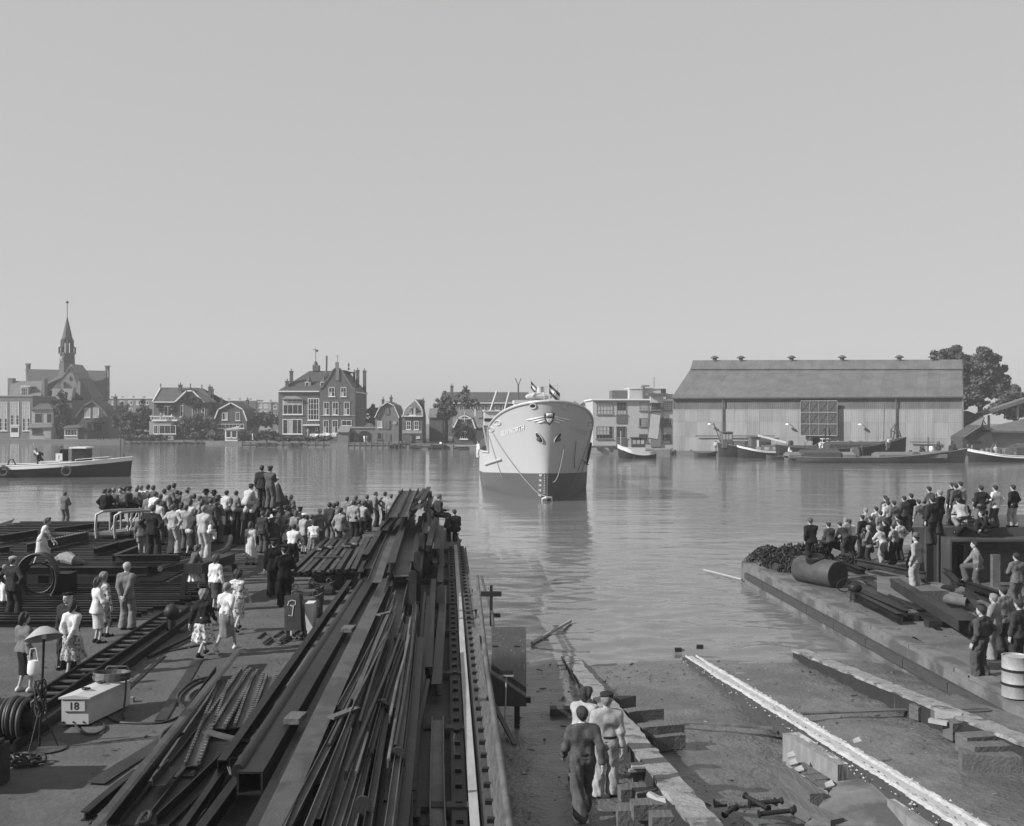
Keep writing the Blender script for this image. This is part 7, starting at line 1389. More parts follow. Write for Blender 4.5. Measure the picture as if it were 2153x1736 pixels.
for k, (a, c, w_, lab) in enumerate((((820,650),(1160,360),.16,'dark bar lying beside the slotted girder'), ((870,640),(1120,345),.1,'second bar beside the slotted girder'), ((1300,300),(1440,150),.42,'broad plank near the ball-headed post'), ((1100,500),(1420,340),.05,'thin rod on the yard floor'))): bar('yard_bar', lab, prof_B(w_, .07), g(C3, *a, .02), g(C3, *c, .02), m_st[1] if k != 2 else m_tim, 'bar')
# --- the bending floor: raised grid of rails
PZ = .85; X0, X1 = -27.0, -11.2
fl = thing('bending_floor', (-16, 38, 0), 'raised grid floor of dark parallel rails under the crowd', 'platform')
ys_ = np.concatenate([np.linspace(34.4, 41.5, 17), np.linspace(42.1, 48.5, 11)])
for k, Y in enumerate(ys_):
    xr = X1 + .9 - .25*abs(Y - 38.5)**1.25*.55 if Y < 43 else X1 - 1.0; xl = X0 if Y < 44 else -22
    MB().ext(prof_I(.2,.16), (xl, Y, PZ-.16), (xr, Y, PZ-.16), seg=2, wob=.01).build('floor_rail', m_st[k % 3], fl)
MB().ext(prof_C(.16,.26), (X0, 34.15, PZ-.26), (X1 - .3, 34.15, PZ-.26), seg=2).build('edge_channel', m_st[2], fl)
rim = [(X1 + .95 - .25*abs(Y - 38.5)**1.25*.55, Y, PZ-.06) for Y in np.linspace(34.2, 43, 18)]; MB().tube(rim, .1, 6).build('curved_edge', m_st[3], fl)
for x in np.arange(-26, -11.2, 2.2):
    for Y in (34.6, 38.5, 43): MB().box(x-.12, x+.12, Y, Y+.24, 0, PZ-.27).build('leg', m_st[0], fl)
MB().box(X0, X1 - .6, 34.9, 48, .0, .03).build('shade_sheet', mat('recess_shade', .03, .7, .3, 2), fl)  # dark sheet puts the shade of the recess under the rails into colour
lw = thing('lower_rail_grid', (-15, 31.5, 0), 'low grid of dark rails on the ground before the raised floor', 'platform')
for k, Y in enumerate(np.linspace(28.9, 34.0, 17)): xr = -9.4 - .55*max(0, 31.5 - Y)*.9 - .1*(k % 3); MB().ext(prof_I(.14,.13), (-22, Y, .04 + .012*k), (xr, Y, .04 + .012*k), seg=2, wob=.008).build('rail', m_st[(k*7) % 3], lw)
for x in (-20, -17, -14, -11): MB().box(x-.1, x+.1, 28.9, 34, 0, .05).build('bearer', m_st[0], lw)
for k, (a, c, z, pf, lab) in enumerate((((235,862),(780,745),.9,prof_I(.2,.3),'riveted girder lying askew on the raised floor'), ((1005,945),(1230,858),.9,prof_C(.16,.24),'short channel at the front of the raised floor'), ((830,880),(1140,790),.9,prof_I(.2,.22),'girder closing the open frame on the floor'), ((0,770),(330,715),.9,prof_I(.24,.26),'girder at the left end of the raised floor'), ((480,700),(1130,712),.95,prof_B(.3,.08),'flat timber girder behind the climbing woman'), ((1050,835),(1230,790),.9,prof_I(.2,.26),'girder beside the man in the dark suit'), ((1010,948),(1580,945),.9,prof_C(.2,.24),'long channel along the front edge of the floor'), ((0,870),(100,850),.9,prof_C(.2,.2),'channel stub at the left frame edge'), ((480,690),(870,640),.95,prof_I(.16,.2),'girder at the far edge of the floor'))):
    o = bar('floor_girder', lab, pf, g(C1, *a, z), g(C1, *c, z), m_st[(2, 2, 1, 1, 3, 1, 2, 1, 1)[k]], 'girder')
    if k == 0:
        pa, pb = g(C1, *a, z), g(C1, *c, z)
        for j in range(14): MB().lathe([(.03,0),(.025,.02),(.01,.028)], pa.lerp(pb, .4 + j*.042) + Vector((0,-.1,.3)), 6).build('rivet', m_stp, o)
tag(MB().tube([g(C1, 480, 940, .9), g(C1, 540, 910, 1.0), g(C1, 600, 905, 1.05), g(C1, 650, 930, 1.0), g(C1, 740, 948, .9)], [.1,.16,.2,.15,.06], 8).build('rag_bundle', mat('rag_cloth', .22, .9, .4, 6, bump=.6)), 'crumpled cloth bundle on the edge of the raised floor', 'cloth', None)
# gangway with looped hand rails
ga, gb = g(C1, 865, 730, .9), g(C1, 1290, 640, .9); gw = thing('gangway', ga.lerp(gb, .5), 'short gangway with looped tubular hand rails where youths sit', 'gangway'); D1 = ga.y
for (x0, y0, x1, y1) in ((850, 735, 870, 500), (1015, 735, 1030, 510)):
    pa = P(*C1(x0, y0), D1); pt = P(*C1(x1, y1), D1); e = P(*C1(x1 + 380, y1 - 20), D1 + 2.2); MB().tube([pa, pa + Vector((-.04,0,.4)), Vector((pa.x, pa.y, pt.z - .12)), pt + Vector((.12,.05,0)), pt.lerp(e, .5) + Vector((0,0,.02)), e], .055, 8).build('hand_rail', m_stp, gw, True)
    for t_ in (.25, .5, .75, 1.0): u_ = pt.lerp(e, t_); MB().tube([Vector((u_.x, u_.y, 1.0)), u_], .035, 6).build('rail_post', m_stp, gw)
    for t_ in (.25, .6): u_ = pt.lerp(e, t_); v_ = pt.lerp(e, t_ + .22); MB().tube([Vector((u_.x, u_.y, 1.0)), v_], .025, 6).build('brace', m_stp, gw)
q = [ga + Vector((-.2,.0,.1)), P(*C1(1030, 735), D1), P(*C1(1400, 700), D1 + 2.2), P(*C1(1230, 690), D1 + 2.4)]
MB().prism([Vector((v.x, v.y, 1.0)) for v in q], (0, 0, .1)).build('deck', m_deck, gw)
# hose reel wheel by the man in the cap
c_ = g(C1, 330, 1320, 0); hw_ = thing('hose_reel', c_, 'upright reel of black hose in front of the raised floor', 'reel'); mb = MB()
for k in range(9): mb.tube([c_ + Vector((.60*(1 - .02*k)*math.cos(a) + .02*math.sin(k), -.1 + .05*k, .78 + .74*(1 - .02*(k % 4))*math.sin(a))) for a in np.linspace(0, 6.283, 28)], .028, 6, False)
mb.build('hose', m_cable, hw_, True); MB().box(c_.x+.35, c_.x+.9, c_.y+.1, c_.y+.7, 0, .9).build('motor_box', m_st[0], hw_); MB().tube([c_ + Vector((.45*math.cos(a), .1, .78 + .45*math.sin(a))) for a in np.linspace(0, 6.283, 22)], .03, 6, False).build('wheel_rim', m_st[1], hw_)
# trestle table block where the girl climbs
c_ = g(C1, 1740, 1320, 0); tr = thing('trestle', c_, 'heavy dark trestle under the climbing girl', 'trestle'); MB().prism([(c_.x-.35, c_.y-.2, .95), (c_.x+.2, c_.y-.2, .95), (c_.x+.55, c_.y+2.2, .95), (c_.x, c_.y+2.2, .95)], (0, 0, .28)).build('top', m_st[2], tr)
for dx, dy in ((-.35, 0), (.3, 0), (.1, 1.9), (.6, 1.9)): MB().beam((c_.x + dx*1.3, c_.y + dy, 0), (c_.x + dx, c_.y + dy, .95), .14, .14).build('leg', m_st[1], tr)
MB().box(c_.x-.4, c_.x+.45, c_.y-.06, c_.y+.1, .12, .26).build('stretcher', m_st[0], tr)
# draped podium
pa, pb = g(C2, 200, 690, 0), g(C2, 640, 640, 0); D = 47.4; X = lambda x: (C2(x, 0)[0] - CX)*D/F; Zc = lambda y: CAMZ - (C2(0, y)[1] - CY)*D/F
pod = thing('draped_podium', ((X(200)+X(640))/2, D, 0), 'tall podium hidden under a dark draped cloth with men on top', 'podium'); zt = Zc(375)
n = 90; V = []; rows = 8; xa, xb = X(205), X(635)
per = [(xa, D+2.2), (xa, D), (xb, D), (xb, D+2.2)]
ptsP = []
for (ax, ay), (bx, by), m_ in ((per[0], per[1], 20), (per[1], per[2], 50), (per[2], per[3], 20)):
    for k in range(m_): t_ = k/m_; ptsP.append((ax + (bx-ax)*t_, ay + (by-ay)*t_, (0,-1) if ay == by else ((-1,0) if ax == xa and bx == xa else (1,0))))
mb = MB(); N_ = len(ptsP)
for j in range(rows + 1):
    f_ = j/rows
    for k, (x, y, nn) in enumerate(ptsP):
        sw = (.05 + .16*f_)*math.sin(k*1.15 + .8*math.sin(k*.37)) + .5*f_**2*(.6 + .4*math.sin(k*.21)); mb.v.append(Vector((x + nn[0]*sw, y + nn[1]*sw, zt*(1 - f_) + .02 - .06*f_*math.sin(k*.3))))
for j in range(rows):
    for k in range(N_ - 1): mb.f.append((j*N_+k, j*N_+k+1, (j+1)*N_+k+1, (j+1)*N_+k))
mb.build('drape', mat('dark_drape', .05, .85, .25, 2), pod, True); MB().box(xa+.05, xb-.05, D+.05, D+2.2, zt-.1, zt+.01).build('podium_top', m_tim2, pod); MB().box(xa+.15, xb-.15, D+.6, D+2.1, .0, zt-.12).build('podium_frame', m_tim2, pod)
MB().lathe([(.4,0),(.22,.35),(.1,.7),(.02,.8)], (X(608), D+.8, zt), 10).build('cloth_peak', MATS['dark_drape'], pod, True)
# white boat bow at the left edge, its rope
c_ = g(C1, -60, 700, -.6); wb = thing('white_dinghy', (c_.x, c_.y, WATER), 'bow of a pale dinghy poking in at the left edge', 'boat'); boat_hull(wb, 6.5, 2.2, 1.3, .8, .2, m_hull2, bandm=m_rail, plumb=.4); wb.location = (P(*C1(70, 700), 52).x - 3.4, 52, WATER)
tag(MB().tube(catenary(P(*C1(-20, 590), 52), g(C1, 265, 722, .1), .5), .04, 6).build('mooring_rope', m_cable), 'dark mooring rope from the dinghy to the quay', 'rope')
tag(MB().tube([g(C1, 545, 660, .05), g(C1, 640, 640, .5), g(C1, 705, 590, .7)], .03, 6).tube([g(C1, 700, 655, 0), g(C1, 705, 590, .7)], .03, 6).tube([g(C1, 755, 655, 0), g(C1, 740, 590, .7), g(C1, 700, 600, .7)], .03, 6).build('bent_rod_frame', m_st[2]), 'bent rod frame at the far quay edge beside the lone boy', 'frame')

st_ = thing('shadow_stack', (-9.6, 16.1, 0), 'unseen stack added just outside the left edge to throw the long yard shadow', 'shadow caster')  # added out of view, sized to cast the dark band across the yard
for k in range(14): MB().box(-10.3 + (k % 2)*.1, -8.95 - .12*((k*5) % 4), 15.5 + .06*((k*3) % 5), 16.6 - .1*((k*7) % 4), .13*k, .13*k + .12).build('shadow_stack_layer', m_tim, st_)
# ------------------------------------------------------------------ slipway: ways, cribbing, litter
def way(x_far, y_far, z_far, x_near, y_near, z_near): 
    a = G(x_far, y_far, z_far); b = G(x_near, y_near, z_near); return a, b
m_weed = mat('slimy_timber', .25, .6, .4, 3, bump=.6, bscale=14, spots=.8, spot_v=.06, spot_scale=2.5); m_grease = mat('white_grease', .40, .7, .4, 6, bump=.8, bscale=10, stretch=(1,.25,1)); m_conc_w = mat('limed_concrete', .22, .8, .4, 3, spots=.9, spot_v=.62, spot_scale=1.6, spot_lo=.56, stretch=(3,1,.5), bump=.3)
WAYS = {}; m_wd = mat('tarred_baulk', .022, .8, .4, 3, bump=.4, bscale=16)
for nm, a, lab, m in (('left', (1196, 1379, -1.33, 1490, 1740, .05), 'weathered launching way on the left of the slip by the workers', m_weed), ('right', (1680, 1365, -1.26, 2200, 1572, -.28), 'dark launching way on the right of the slip', m_weed)):
    p, q = way(*a); q = q + (q - p).normalized()*2.2; WAYS[nm] = (p, q)
    rt = thing('launching_way', p.lerp(q, .5), lab, 'timber'); d, sd, u = MB().frame(p, q); n = 60
    for part, w_, zt_, zb_, mm, jt in (('baulk', .40, -.035, -.52, m_wd, .012), ('top_face', .44, .0, -.06, m, .03)):
        mb = MB()
        for k in range(n + 1):
            c = p.lerp(q, k/n); j = lambda: random.uniform(-jt, jt); mb.v += [c + sd*(-w_/2 + j()) + u*zb_, c + sd*(w_/2 + j()) + u*zb_, c + sd*(w_/2 + j()) + u*(zt_ + j()*.3), c + sd*(-w_/2 + j()) + u*(zt_ + j()*.3)]
        for k in range(n):
            for i in range(4): mb.f.append((4*k+i, 4*k+(i+1) % 4, 4*k+4+(i+1) % 4, 4*k+4+i))
        mb.f += [(0,1,2,3), (4*n+3,4*n+2,4*n+1,4*n)]; mb.build(part, mm, rt)
p, q = way(1452, 1380, -1.42, 2050, 1740, .0); q = q + (q - p).normalized()*2.0; WAYS['mid'] = (p, q)
gw_ = thing('greased_way', p.lerp(q, .5), 'launching way thick with white tallow in the middle of the slip', 'timber'); d, sd, u = MB().frame(p, q)
MB().beam(p - u*.2, q - u*.2, .46, .38, seg=8, wob=.01).build('timber', m_tim2, gw_)
for s_, w_ in ((-.15, .15), (.15, .15)):
    mb = MB(); n = 230
    for k in range(n + 1):
        t_ = k/n; c = p.lerp(q, t_) + sd*s_; a_ = w_/2*(.9 + .25*math.sin(k*.13 + s_*9) + .28*random.uniform(-1,1))*min(1, t_*5 + .15); mb.v += [c - sd*a_ - u*.005, c + sd*a_ - u*.005, c + sd*a_*.5 + u*(.03 + random.random()*.03), c - sd*a_*.5 + u*(.03 + random.random()*.03)]
    for k in range(n):
        for i in range(4): mb.f.append((4*k+i, 4*k+(i+1) % 4, 4*k+4+(i+1) % 4, 4*k+4+i))
    mb.f += [(0,1,2,3), (4*n+3,4*n+2,4*n+1,4*n)]; mb.build('tallow', m_grease, gw_)
MB().beam(p + u*.0, q + u*.0, .12, .03).build('groove_strip', mat('greasy_groove', .42, .4, .2, 5, stretch=(1,.2,1)), gw_)
mb = MB()
for k in range(170):
    t_ = random.random()**.8; sg = random.choice((-1,1)); c = p.lerp(q, t_) + sd*sg*(.25 + random.random()*.09) - u*random.random()*.12; r_ = random.uniform(.008,.03); mb.lathe([(.003,-r_),(r_,0),(.003,r_*.8)], c, 5)
mb.build('tallow_crumbs', m_grease, gw_).__setitem__('kind', 'stuff')
MB().beam(p.lerp(q, .25) - u*.5 - sd*.28, q - u*.5 - sd*.28, .1, .5).build('side_plank', m_tim2, gw_)
# concrete bearer walls beside the greased way
for k, (pts_, lab) in enumerate((([(430,800),(790,1010),(790,1250),(660,1160),(470,960)], 'limewashed concrete bearer wall under the middle way'), ([(985,1484),(1170,1270),(1180,1290),(1420,1490),(1330,1600)], 'limewashed concrete block at the near end of the middle way'))):
    w0 = [G(*C7(x, y), slip_z(16 + (0 if k else 3)) + (.35 if j < 2 else .0)) for j, (x, y) in enumerate(pts_)]
pA, pB = g(C7, 400, 810, -.62), g(C7, 800, 1040, -.42); cw = MB().prism([pA, pB, Vector((pB.x, pB.y, slip_z(pB.y)-.5)), Vector((pA.x, pA.y, slip_z(pA.y)-.4))], (.35, .1, 0)); tag(cw.build('bearer_wall', m_conc_w), 'limewashed concrete bearer wall under the middle way', 'wall')
pA, pB = g(C7, 1160, 1290, -.35), g(C7, 1480, 1560, -.2); cw = MB().prism([pA, pB, Vector((pB.x, pB.y, -.95)), Vector((pA.x, pA.y, -1.0))], (.4, .1, 0)); tag(cw.build('bearer_wall', m_conc_w), 'limewashed concrete block at the near end of the middle way', 'wall')
q4 = [g(C7, 1150, 1140, -.42), g(C7, 800, 1180, -.64), g(C7, 560, 1500, -.66), g(C7, 1330, 1510, -.52)]; tag(MB().prism([v + Vector((0,0,.05)) for v in q4], (0,0,-.08)).build('sloping_slab', m_conc), 'smooth sloping concrete slab left of the middle way', 'slab')
# cross timbers (cribbing)
def crib(C, x0, y0, x1, y1, z, w_, h_, lab, m=m_tim):
    a, b = g(C, x0, y0, z), g(C, x1, y1, z); tag(MB().beam(a, b, w_, h_, seg=3, wob=.012).build('crib_timber', m), lab, 'timber', 'cribbing under the ways')
for a in ((970, 690, 1100, 660, -.95, .3, .28, 'squared crib end nearest the water, left way'), (1050, 800, 1340, 770, -.85, .3, .3, 'crib timber second from the water, left way'), (1000, 1075, 1220, 1075, -.75, .28, .3, 'crib timber left of the way behind the capped worker'), (1170, 930, 1515, 900, -.7, .32, .3, 'upper split crib timber right of the left way'), (1250, 1010, 1520, 985, -.85, .32, .28, 'lower split crib timber right of the left way'),
          (1130, 1300, 1380, 1280, -.55, .3, .3, 'crib timber beneath the fresh boards'), (990, 1450, 1400, 1430, -.72, .34, .3, 'long crib timber by the workers feet'), (1125, 1470, 1450, 1445, -.42, .28, .22, 'pale squared crib board under the left way'), (1100, 1575, 1540, 1560, -.40, .3, .24, 'crib timber with paper wedged under the way'), (975, 1640, 1600, 1640, -.60, .34, .34, 'heavy lower crib timber at the bottom edge'), (1255, 1690, 1700, 1680, -.42, .3, .3, 'crib timber at the very bottom of the left way')): crib(C5, *a)
for a in ((1240, 600, 1420, 585, -1.0, .3, .28, 'crib end nearest the water, right way'), (1350, 660, 1560, 640, -.9, .32, .3, 'second crib timber, right way'), (1500, 690, 1700, 680, -.75, .28, .24, 'pale crib block of the right way'), (1600, 790, 1900, 770, -.75, .34, .36, 'crib timber third from the water, right way'), (1700, 890, 2180, 850, -.6, .36, .34, 'heavy upper sleeper at the right edge'), (1690, 1010, 2200, 1040, -.75, .36, .36, 'heavy lower sleeper with dark patch at the right edge'), (1760, 950, 2200, 930, -.62, .34, .3, 'middle sleeper at the right edge')): crib(C7, *a)
for C, a, lab in ((C5, (1060,1225,1250,1215,-.35,.3,.05), 'stack of fresh pale boards on the crib, lower board'), (C5, (1090,1205,1240,1198,-.28,.22,.04), 'stack of fresh pale boards on the crib, upper board'), (C7, (1465,715,1600,740,-.6,.12,.08), 'pale splintered wedge by the right way'), (C7, (1505,670,1700,690,-.55,.2,.12), 'pale wooden wedge on the right crib')):
    p_, q_ = g(C, a[0], a[1], a[4]), g(C, a[2], a[3], a[4]); tag(MB().beam(p_, q_, a[5], a[6]).build('fresh_board', m_fresh), lab, 'board')
for C, pts_, w_, lab in ((C7, [(540,668),(1250,640),(1890,628)], .14, 'flat bar stretched between middle and right ways'), (C5, [(1150,822),(1700,850),(2280,892)], .14, 'flat bar stretched between left and middle ways')):
    q = [g(C, x, y, slip_z(g(C, x, y, -.9).y) + .12) for x, y in pts_]; mb = MB()
    for a, b in zip(q, q[1:]): mb.beam(a, b, w_, .03)
    tag(mb.build('cross_bar', m_st[4]), lab, 'bar')
for C, a, c, lab, m in ((C7, (340,1265), (800,1480), 'long weathered timber lying left of the middle way', m_tim), (C7, (430,1110), (650,1290), 'timber baulk beside the sloping slab', m_tim), (C5, (1790,1520), (2260,1480), 'pole lying at the bottom right of the left way', m_tim), (C7, (0,1330), (260,1315), 'round pole by the heap at the bottom', m_tim)):
    p_, q_ = g(C, *a, -.62), g(C, *c, -.58); tag(MB().beam(p_, q_, .26, .2, seg=3, wob=.02).build('loose_timber', m) if 'pole' not in lab else MB().tube([p_, q_], .07, 8).build('loose_pole', m), lab, 'timber')
# tank fittings heap at the bottom
for k, (x, y) in enumerate(((150,1380),(300,1420),(60,1400),(220,1455))):
    c_ = g(C7, x, y, -.6); tag(MB().lathe([(.04,0),(.065,.01),(.065,.03),(.04,.04),(.035,.5),(.055,.52),(.055,.55),(.03,.56)], c_ + Vector((0,0,.12)), 12, (math.cos(k*2.1),math.sin(k*2.1),.1)).build('pipe_fitting', m_st[1], smooth=True), 'dark iron fitting in the scrap heap at the bottom, %s' % ['centre', 'rightmost', 'leftmost', 'lowest'][k], 'fitting')
for k, (x, y, a) in enumerate(((460,985,.2),(475,1040,-.3),(520,1090,.6),(740,1200,.3),(940,880,.1),(1460,1360,.2))):
    c_ = g(C7, x, y, -.6); tag(MB().prism([c_ + Vector((-.07,-.06,.0)), c_ + Vector((.08,-.04,.03)), c_ + Vector((.06,.08,.08)), c_ + Vector((-.06,.07,.03))], (.0,.0,.015)).build('paper_scrap', m_fresh), 'white paper or wood scrap on the slip, %s' % ['upper of the trench litter', 'middle of the trench litter', 'lower of the trench litter', 'folded by the sloping slab', 'lone by the middle way', 'beside the greased way at bottom right'][k], 'scrap')
c_ = g(C5, 1400, 1560, -.35); tag(MB().tube([c_ + Vector((-.25,.35,.1)), c_ + Vector((-.12,.2,.02)), c_ + Vector((.1,.05,.05)), c_ + Vector((.35,-.05,.0))], [.05,.1,.12,.05], 6).build('paper_wad', m_fresh), 'crumpled white paper wedged in the cribs', 'paper')
for k, (x0, y0, x1, y1) in enumerate(((560,1080,690,1150),(600,1130,760,1210),(500,1030,620,1110))): p_, q_ = g(C7, x0, y0, -.62), g(C7, x1, y1, -.6); tag(MB().beam(p_, q_, .3, .03).build('plank_offcut', m_tim), 'plank offcut in the trench beside the middle way, %s' % ['upper', 'lower', 'topmost'][k], 'plank')
# loose stones, bark and mud lumps: countless
def litter(name, n, fx, m, smin, smax, label, seed):
    r = random.Random(seed); mb = MB()
    for k in range(n):
        c = fx(r); s = r.uniform(smin, smax)*(1 if r.random() < .9 else 2.2); a = r.random()*6
        if r.random() < .5: mb.poly([c + Vector((s*math.cos(a+q*2.1)*r.uniform(.6,1.2), s*math.sin(a+q*2.1)*r.uniform(.6,1.2), 0)) for q in range(3)] + [c + Vector((0,0,s*.7))], [(0,1,3),(1,2,3),(2,0,3)])
        else: mb.beam(c + Vector((0,0,s*.2)), c + Vector((s*3*math.cos(a), s*3*math.sin(a), s*.25)), s*.6, s*.35)
    tag(mb.build(name, m), label, 'litter', kind='stuff')
def on_slip(r):
    Y = 14 + 17*r.random()**1.3; X = r.uniform(left_edge(Y) + .3, 10.5 - .0*Y); 
    if r.random() < .5: w_ = WAYS[r.choice(['left','mid','right'])]; t_ = r.random(); c = w_[0].lerp(w_[1], t_); X, Y = c.x + r.gauss(0, .6), c.y
    return Vector((X, Y, slip_z(Y) + .01 - (.25*math.exp(-((X - 5.5)/1.6)**2)*min(1, max(0, (26 - Y)/6)))))
litter('slip_litter', 1500, on_slip, mat('mud_lumps', .07, .8, .4, 5), .012, .035, 'mud lumps, bark and splinters strewn over the slip', 3)
litter('slip_chips', 260, on_slip, m_fresh, .008, .02, 'pale wood chips strewn over the slip', 4)
def on_yard(r): Y = 15 + 20*r.random(); return Vector((r.uniform(-12, -3.6), Y, .012))
litter('yard_litter', 900, on_yard, mat('yard_grit', .07, .8, .5, 5), .008, .022, 'grit and scraps on the yard floor', 5); litter('yard_chips', 120, on_yard, m_fresh, .006, .016, 'pale chips on the yard floor', 6)
def on_rq(r): Y = 24 + 22*r.random(); return Vector((r.uniform(11.4, 18), Y, RQ + .03))
litter('quay_litter', 700, on_rq, mat('quay_rubble', .08, .8, .5, 5), .015, .045, 'rubble and rust flakes on the right quay', 7)
# ------------------------------------------------------------------ right quay things
edge = [(11.25, 24), (11.0, 26), (10.3, 38), (9.88, 45.2)]
for k in range(8):
    Ya, Yb = 24.3 + k*2.65, 24.3 + (k+1)*2.65 - .04; Xa, Xb = [float(np.interp(Y, [e[1] for e in edge], [e[0] for e in edge])) for Y in (Ya, Yb)]
    tag(MB().beam((Xa - .06, Ya, RQ - .42), (Xb - .06, Yb, RQ - .42), .16, .26).build('fender_timber', m_tim2), 'dark fender timber along the quay face, %s from the near end' % ['first','second','third','fourth','fifth','sixth','seventh','eighth'][k], 'timber')
    tag(MB().beam((Xa + .27, Ya, RQ + .02), (Xb + .27, Yb, RQ + .02), .50, .14, seg=2, wob=.006).build('coping_stone', m_conc), 'worn concrete coping length on the right quay, %s from the near end' % ['first','second','third','fourth','fifth','sixth','seventh','eighth'][k], 'coping')
def heap(name, C, spots, label, n, m, s=.16):
    r = random.Random(5); mb = MB(); 
    for k in range(n):
        x, y, rx, hz = r.choice(spots); c = g(C, x, y, RQ); a = r.random()*6.28; q = math.sqrt(r.random()); px, py = c.x + rx*q*math.cos(a), c.y + rx*1.0*q*math.sin(a); z = RQ + hz*(1 - q*q)*r.uniform(.75, 1.0) + .03; b = Vector((r.gauss(0,1), r.gauss(0,1), r.gauss(0,.6))).normalized(); t2 = b.orthogonal().normalized(); t3 = b.cross(t2)
        mb.tube([Vector((px, py, z)) + (t2*math.cos(w_)*s + t3*math.sin(w_)*s*.6) for w_ in np.linspace(0, 6.283, 9)], s*.2, 4, False)
    for x, y, rx, hz in spots: c = g(C, x, y, RQ); mb.lathe([(rx,0),(rx*.8,hz*.35),(rx*.4,hz*.75),(.02,hz*.88)], c, 12)
    return tag(mb.build(name, m), label, 'chain heap', kind='stuff')
heap('chain_heap', C6, [(285, 660, .75, .55)], 'small rusty chain heap at the quay tip', 240, m_st[1]); heap('chain_heap', C6, [(480, 720, 1.3, .95), (560, 740, .9, .6), (600, 690, 1.0, 1.0)], 'great tangled heap of rusty anchor chain', 700, m_st[1]); heap('chain_heap', C6, [(890, 720, .8, .6)], 'chain heap behind the boiler tank', 200, m_st[0])
# boiler tank lying on its side
ca, cb_ = g(C6, 640, 860, RQ), g(C6, 800, 900, RQ); D = ca.y; k_ = D/F*.2895; r_ = 100*k_; c0 = P(*C6(640, 775), D + .9); c1 = P(*C6(800, 805), D - .1); ax_ = (c1 - c0).normalized()
tk = thing('boiler_tank', (c0.lerp(c1, .5).x, D, RQ), 'rusty round boiler tank with a manhole lying on its side', 'tank'); c0.z = c1.z = RQ + r_
L_ = (c1 - c0).length + .8; MB().lathe([(.02,-.16),(r_*.6,-.12),(r_*.95,0),(r_,.05),(r_,L_*.97),(r_*.97,L_),(.02,L_)], c1 - ax_*L_, 28, tuple(ax_)).build('shell', m_st[3], tk, True); MB().lathe([(r_*.93,0),(r_*.96,.03),(.02,.032)], c1 + ax_*.003, 24, tuple(ax_)).build('end_plate', m_st[2], tk)
mh_ = c1 - ax_*L_*.55 + Vector((-.1,-.1,r_*.97)); MB().lathe([(.34,-.1),(.34,.08),(.26,.10),(.24,-.02),(.02,-.03)], mh_, 18, (-.15,-.25,1)).build('manhole', m_st[1], tk)
# steel box frame, bollard, hoop
D = g(C6, 780, 690, RQ).y; X = lambda x: (C6(x, 0)[0] - CX)*D/F; Zc = lambda y: CAMZ - (C6(0, y)[1] - CY)*D/F
bf = thing('box_frame', (X(780), D, RQ), 'upended rusty steel frame with a square opening behind the tank', 'frame'); A_, B_, C_, E_ = (X(672), Zc(660)), (X(735), Zc(510)), (X(895), Zc(570)), (X(850), Zc(685))
for a, b, w_ in ((A_, B_, .5), (B_, C_, .35), (C_, E_, .4), (A_, E_, .3)): MB().beam((a[0], D, a[1]), (b[0], D + (.6 if b is C_ else .0), b[1]), .5, w_*.5, up=(0,1,0)).build('side', m_st[2], bf)
te = MB()
for k in range(9): t_ = k/9; te.beam((A_[0]*(1-t_)+B_[0]*t_ - .2, D-.2, A_[1]*(1-t_)+B_[1]*t_), (A_[0]*(1-t_)+B_[0]*t_ - .08, D-.2, A_[1]*(1-t_)+B_[1]*t_+.05), .3, .06)
te.build('teeth', m_st[1], bf)['kind'] = 'stuff'; MB().box(X(700), X(850), D+.1, D+.3, RQ, Zc(640)).build('foot', m_st[0], bf)
c_ = g(C6, 925, 960, RQ); bo = thing('bollard', c_, 'squat iron bollard in front of the boiler tank', 'bollard'); MB().lathe([(.2,0),(.16,.08),(.15,.35),(.22,.42),(.24,.5),(.2,.6),(.08,.66),(.02,.67)], c_, 18).build('bollard_head', m_st[1], bo, True)
c_ = g(C6, 850, 900, RQ); tag(MB().tube([c_ + Vector((.27*math.cos(a), .02*math.cos(a), .3 + .22*math.sin(a))) for a in np.linspace(0, 6.283, 22)], .022, 6, False).build('iron_hoop', m_st[1]), 'thin iron hoop leaning on the tank', 'hoop')
RQB = [((900,925),(1250,1105),.12,prof_C(.2,.26),1,'dark channel, front of the pair beside the bollard'), ((960,925),(1310,1080),.12,prof_I(.2,.24),1,'beam behind the front channel beside the bollard'), ((900,815),(1300,1010),.05,prof_B(.4,.06),2,'flat steel plank lying inward of the coping'), ((1010,805),(1410,1020),.12,prof_B(.36,.05),2,'second flat steel plank on the quay'), ((940,690),(1440,790),.35,prof_I(.24,.24),2,'long girder behind the tank running to the bowler-hatted man'), ((810,690),(980,760),.2,prof_C(.2,.2),1,'short channel beside the tank'),
 ((1215,850),(1720,1170),.42,prof_N(.32,.3),2,'long heavy channel sloping across the scrap towards the workers'), ((1500,1000),(1800,1200),.12,prof_B(.3,.26),2,'squared timber end below the heavy channel'), ((1580,740),(1690,860),.45,prof_C(.2,.16),2,'short channel leaning beyond the logs'), ((1725,920),(1860,1090),.3,prof_I(.2,.18),2,'girder end in front of the hull block'), ((1680,830),(1980,930),.5,prof_I(.22,.2),1,'girder beneath the man with his foot up'), ((1400,1060),(1600,1130),.1,prof_B(.4,.12),1,'flat steel stack near the heavy channel'), ((1380,1050),(1530,1170),.02,prof_L(.1,.1),0,'angle on the quay by the flat stack'), ((1640,1010),(1840,1130),.2,prof_B(.5,.04),2,'rusty plate behind the heavy channel'), ((1820,900),(2000,990),.3,prof_L(.2,.16),1,'angle iron near the right edge workers'), ((880,770),(1080,770),.3,prof_B(.1,.04),4,'thin pale bar behind the bollard')]
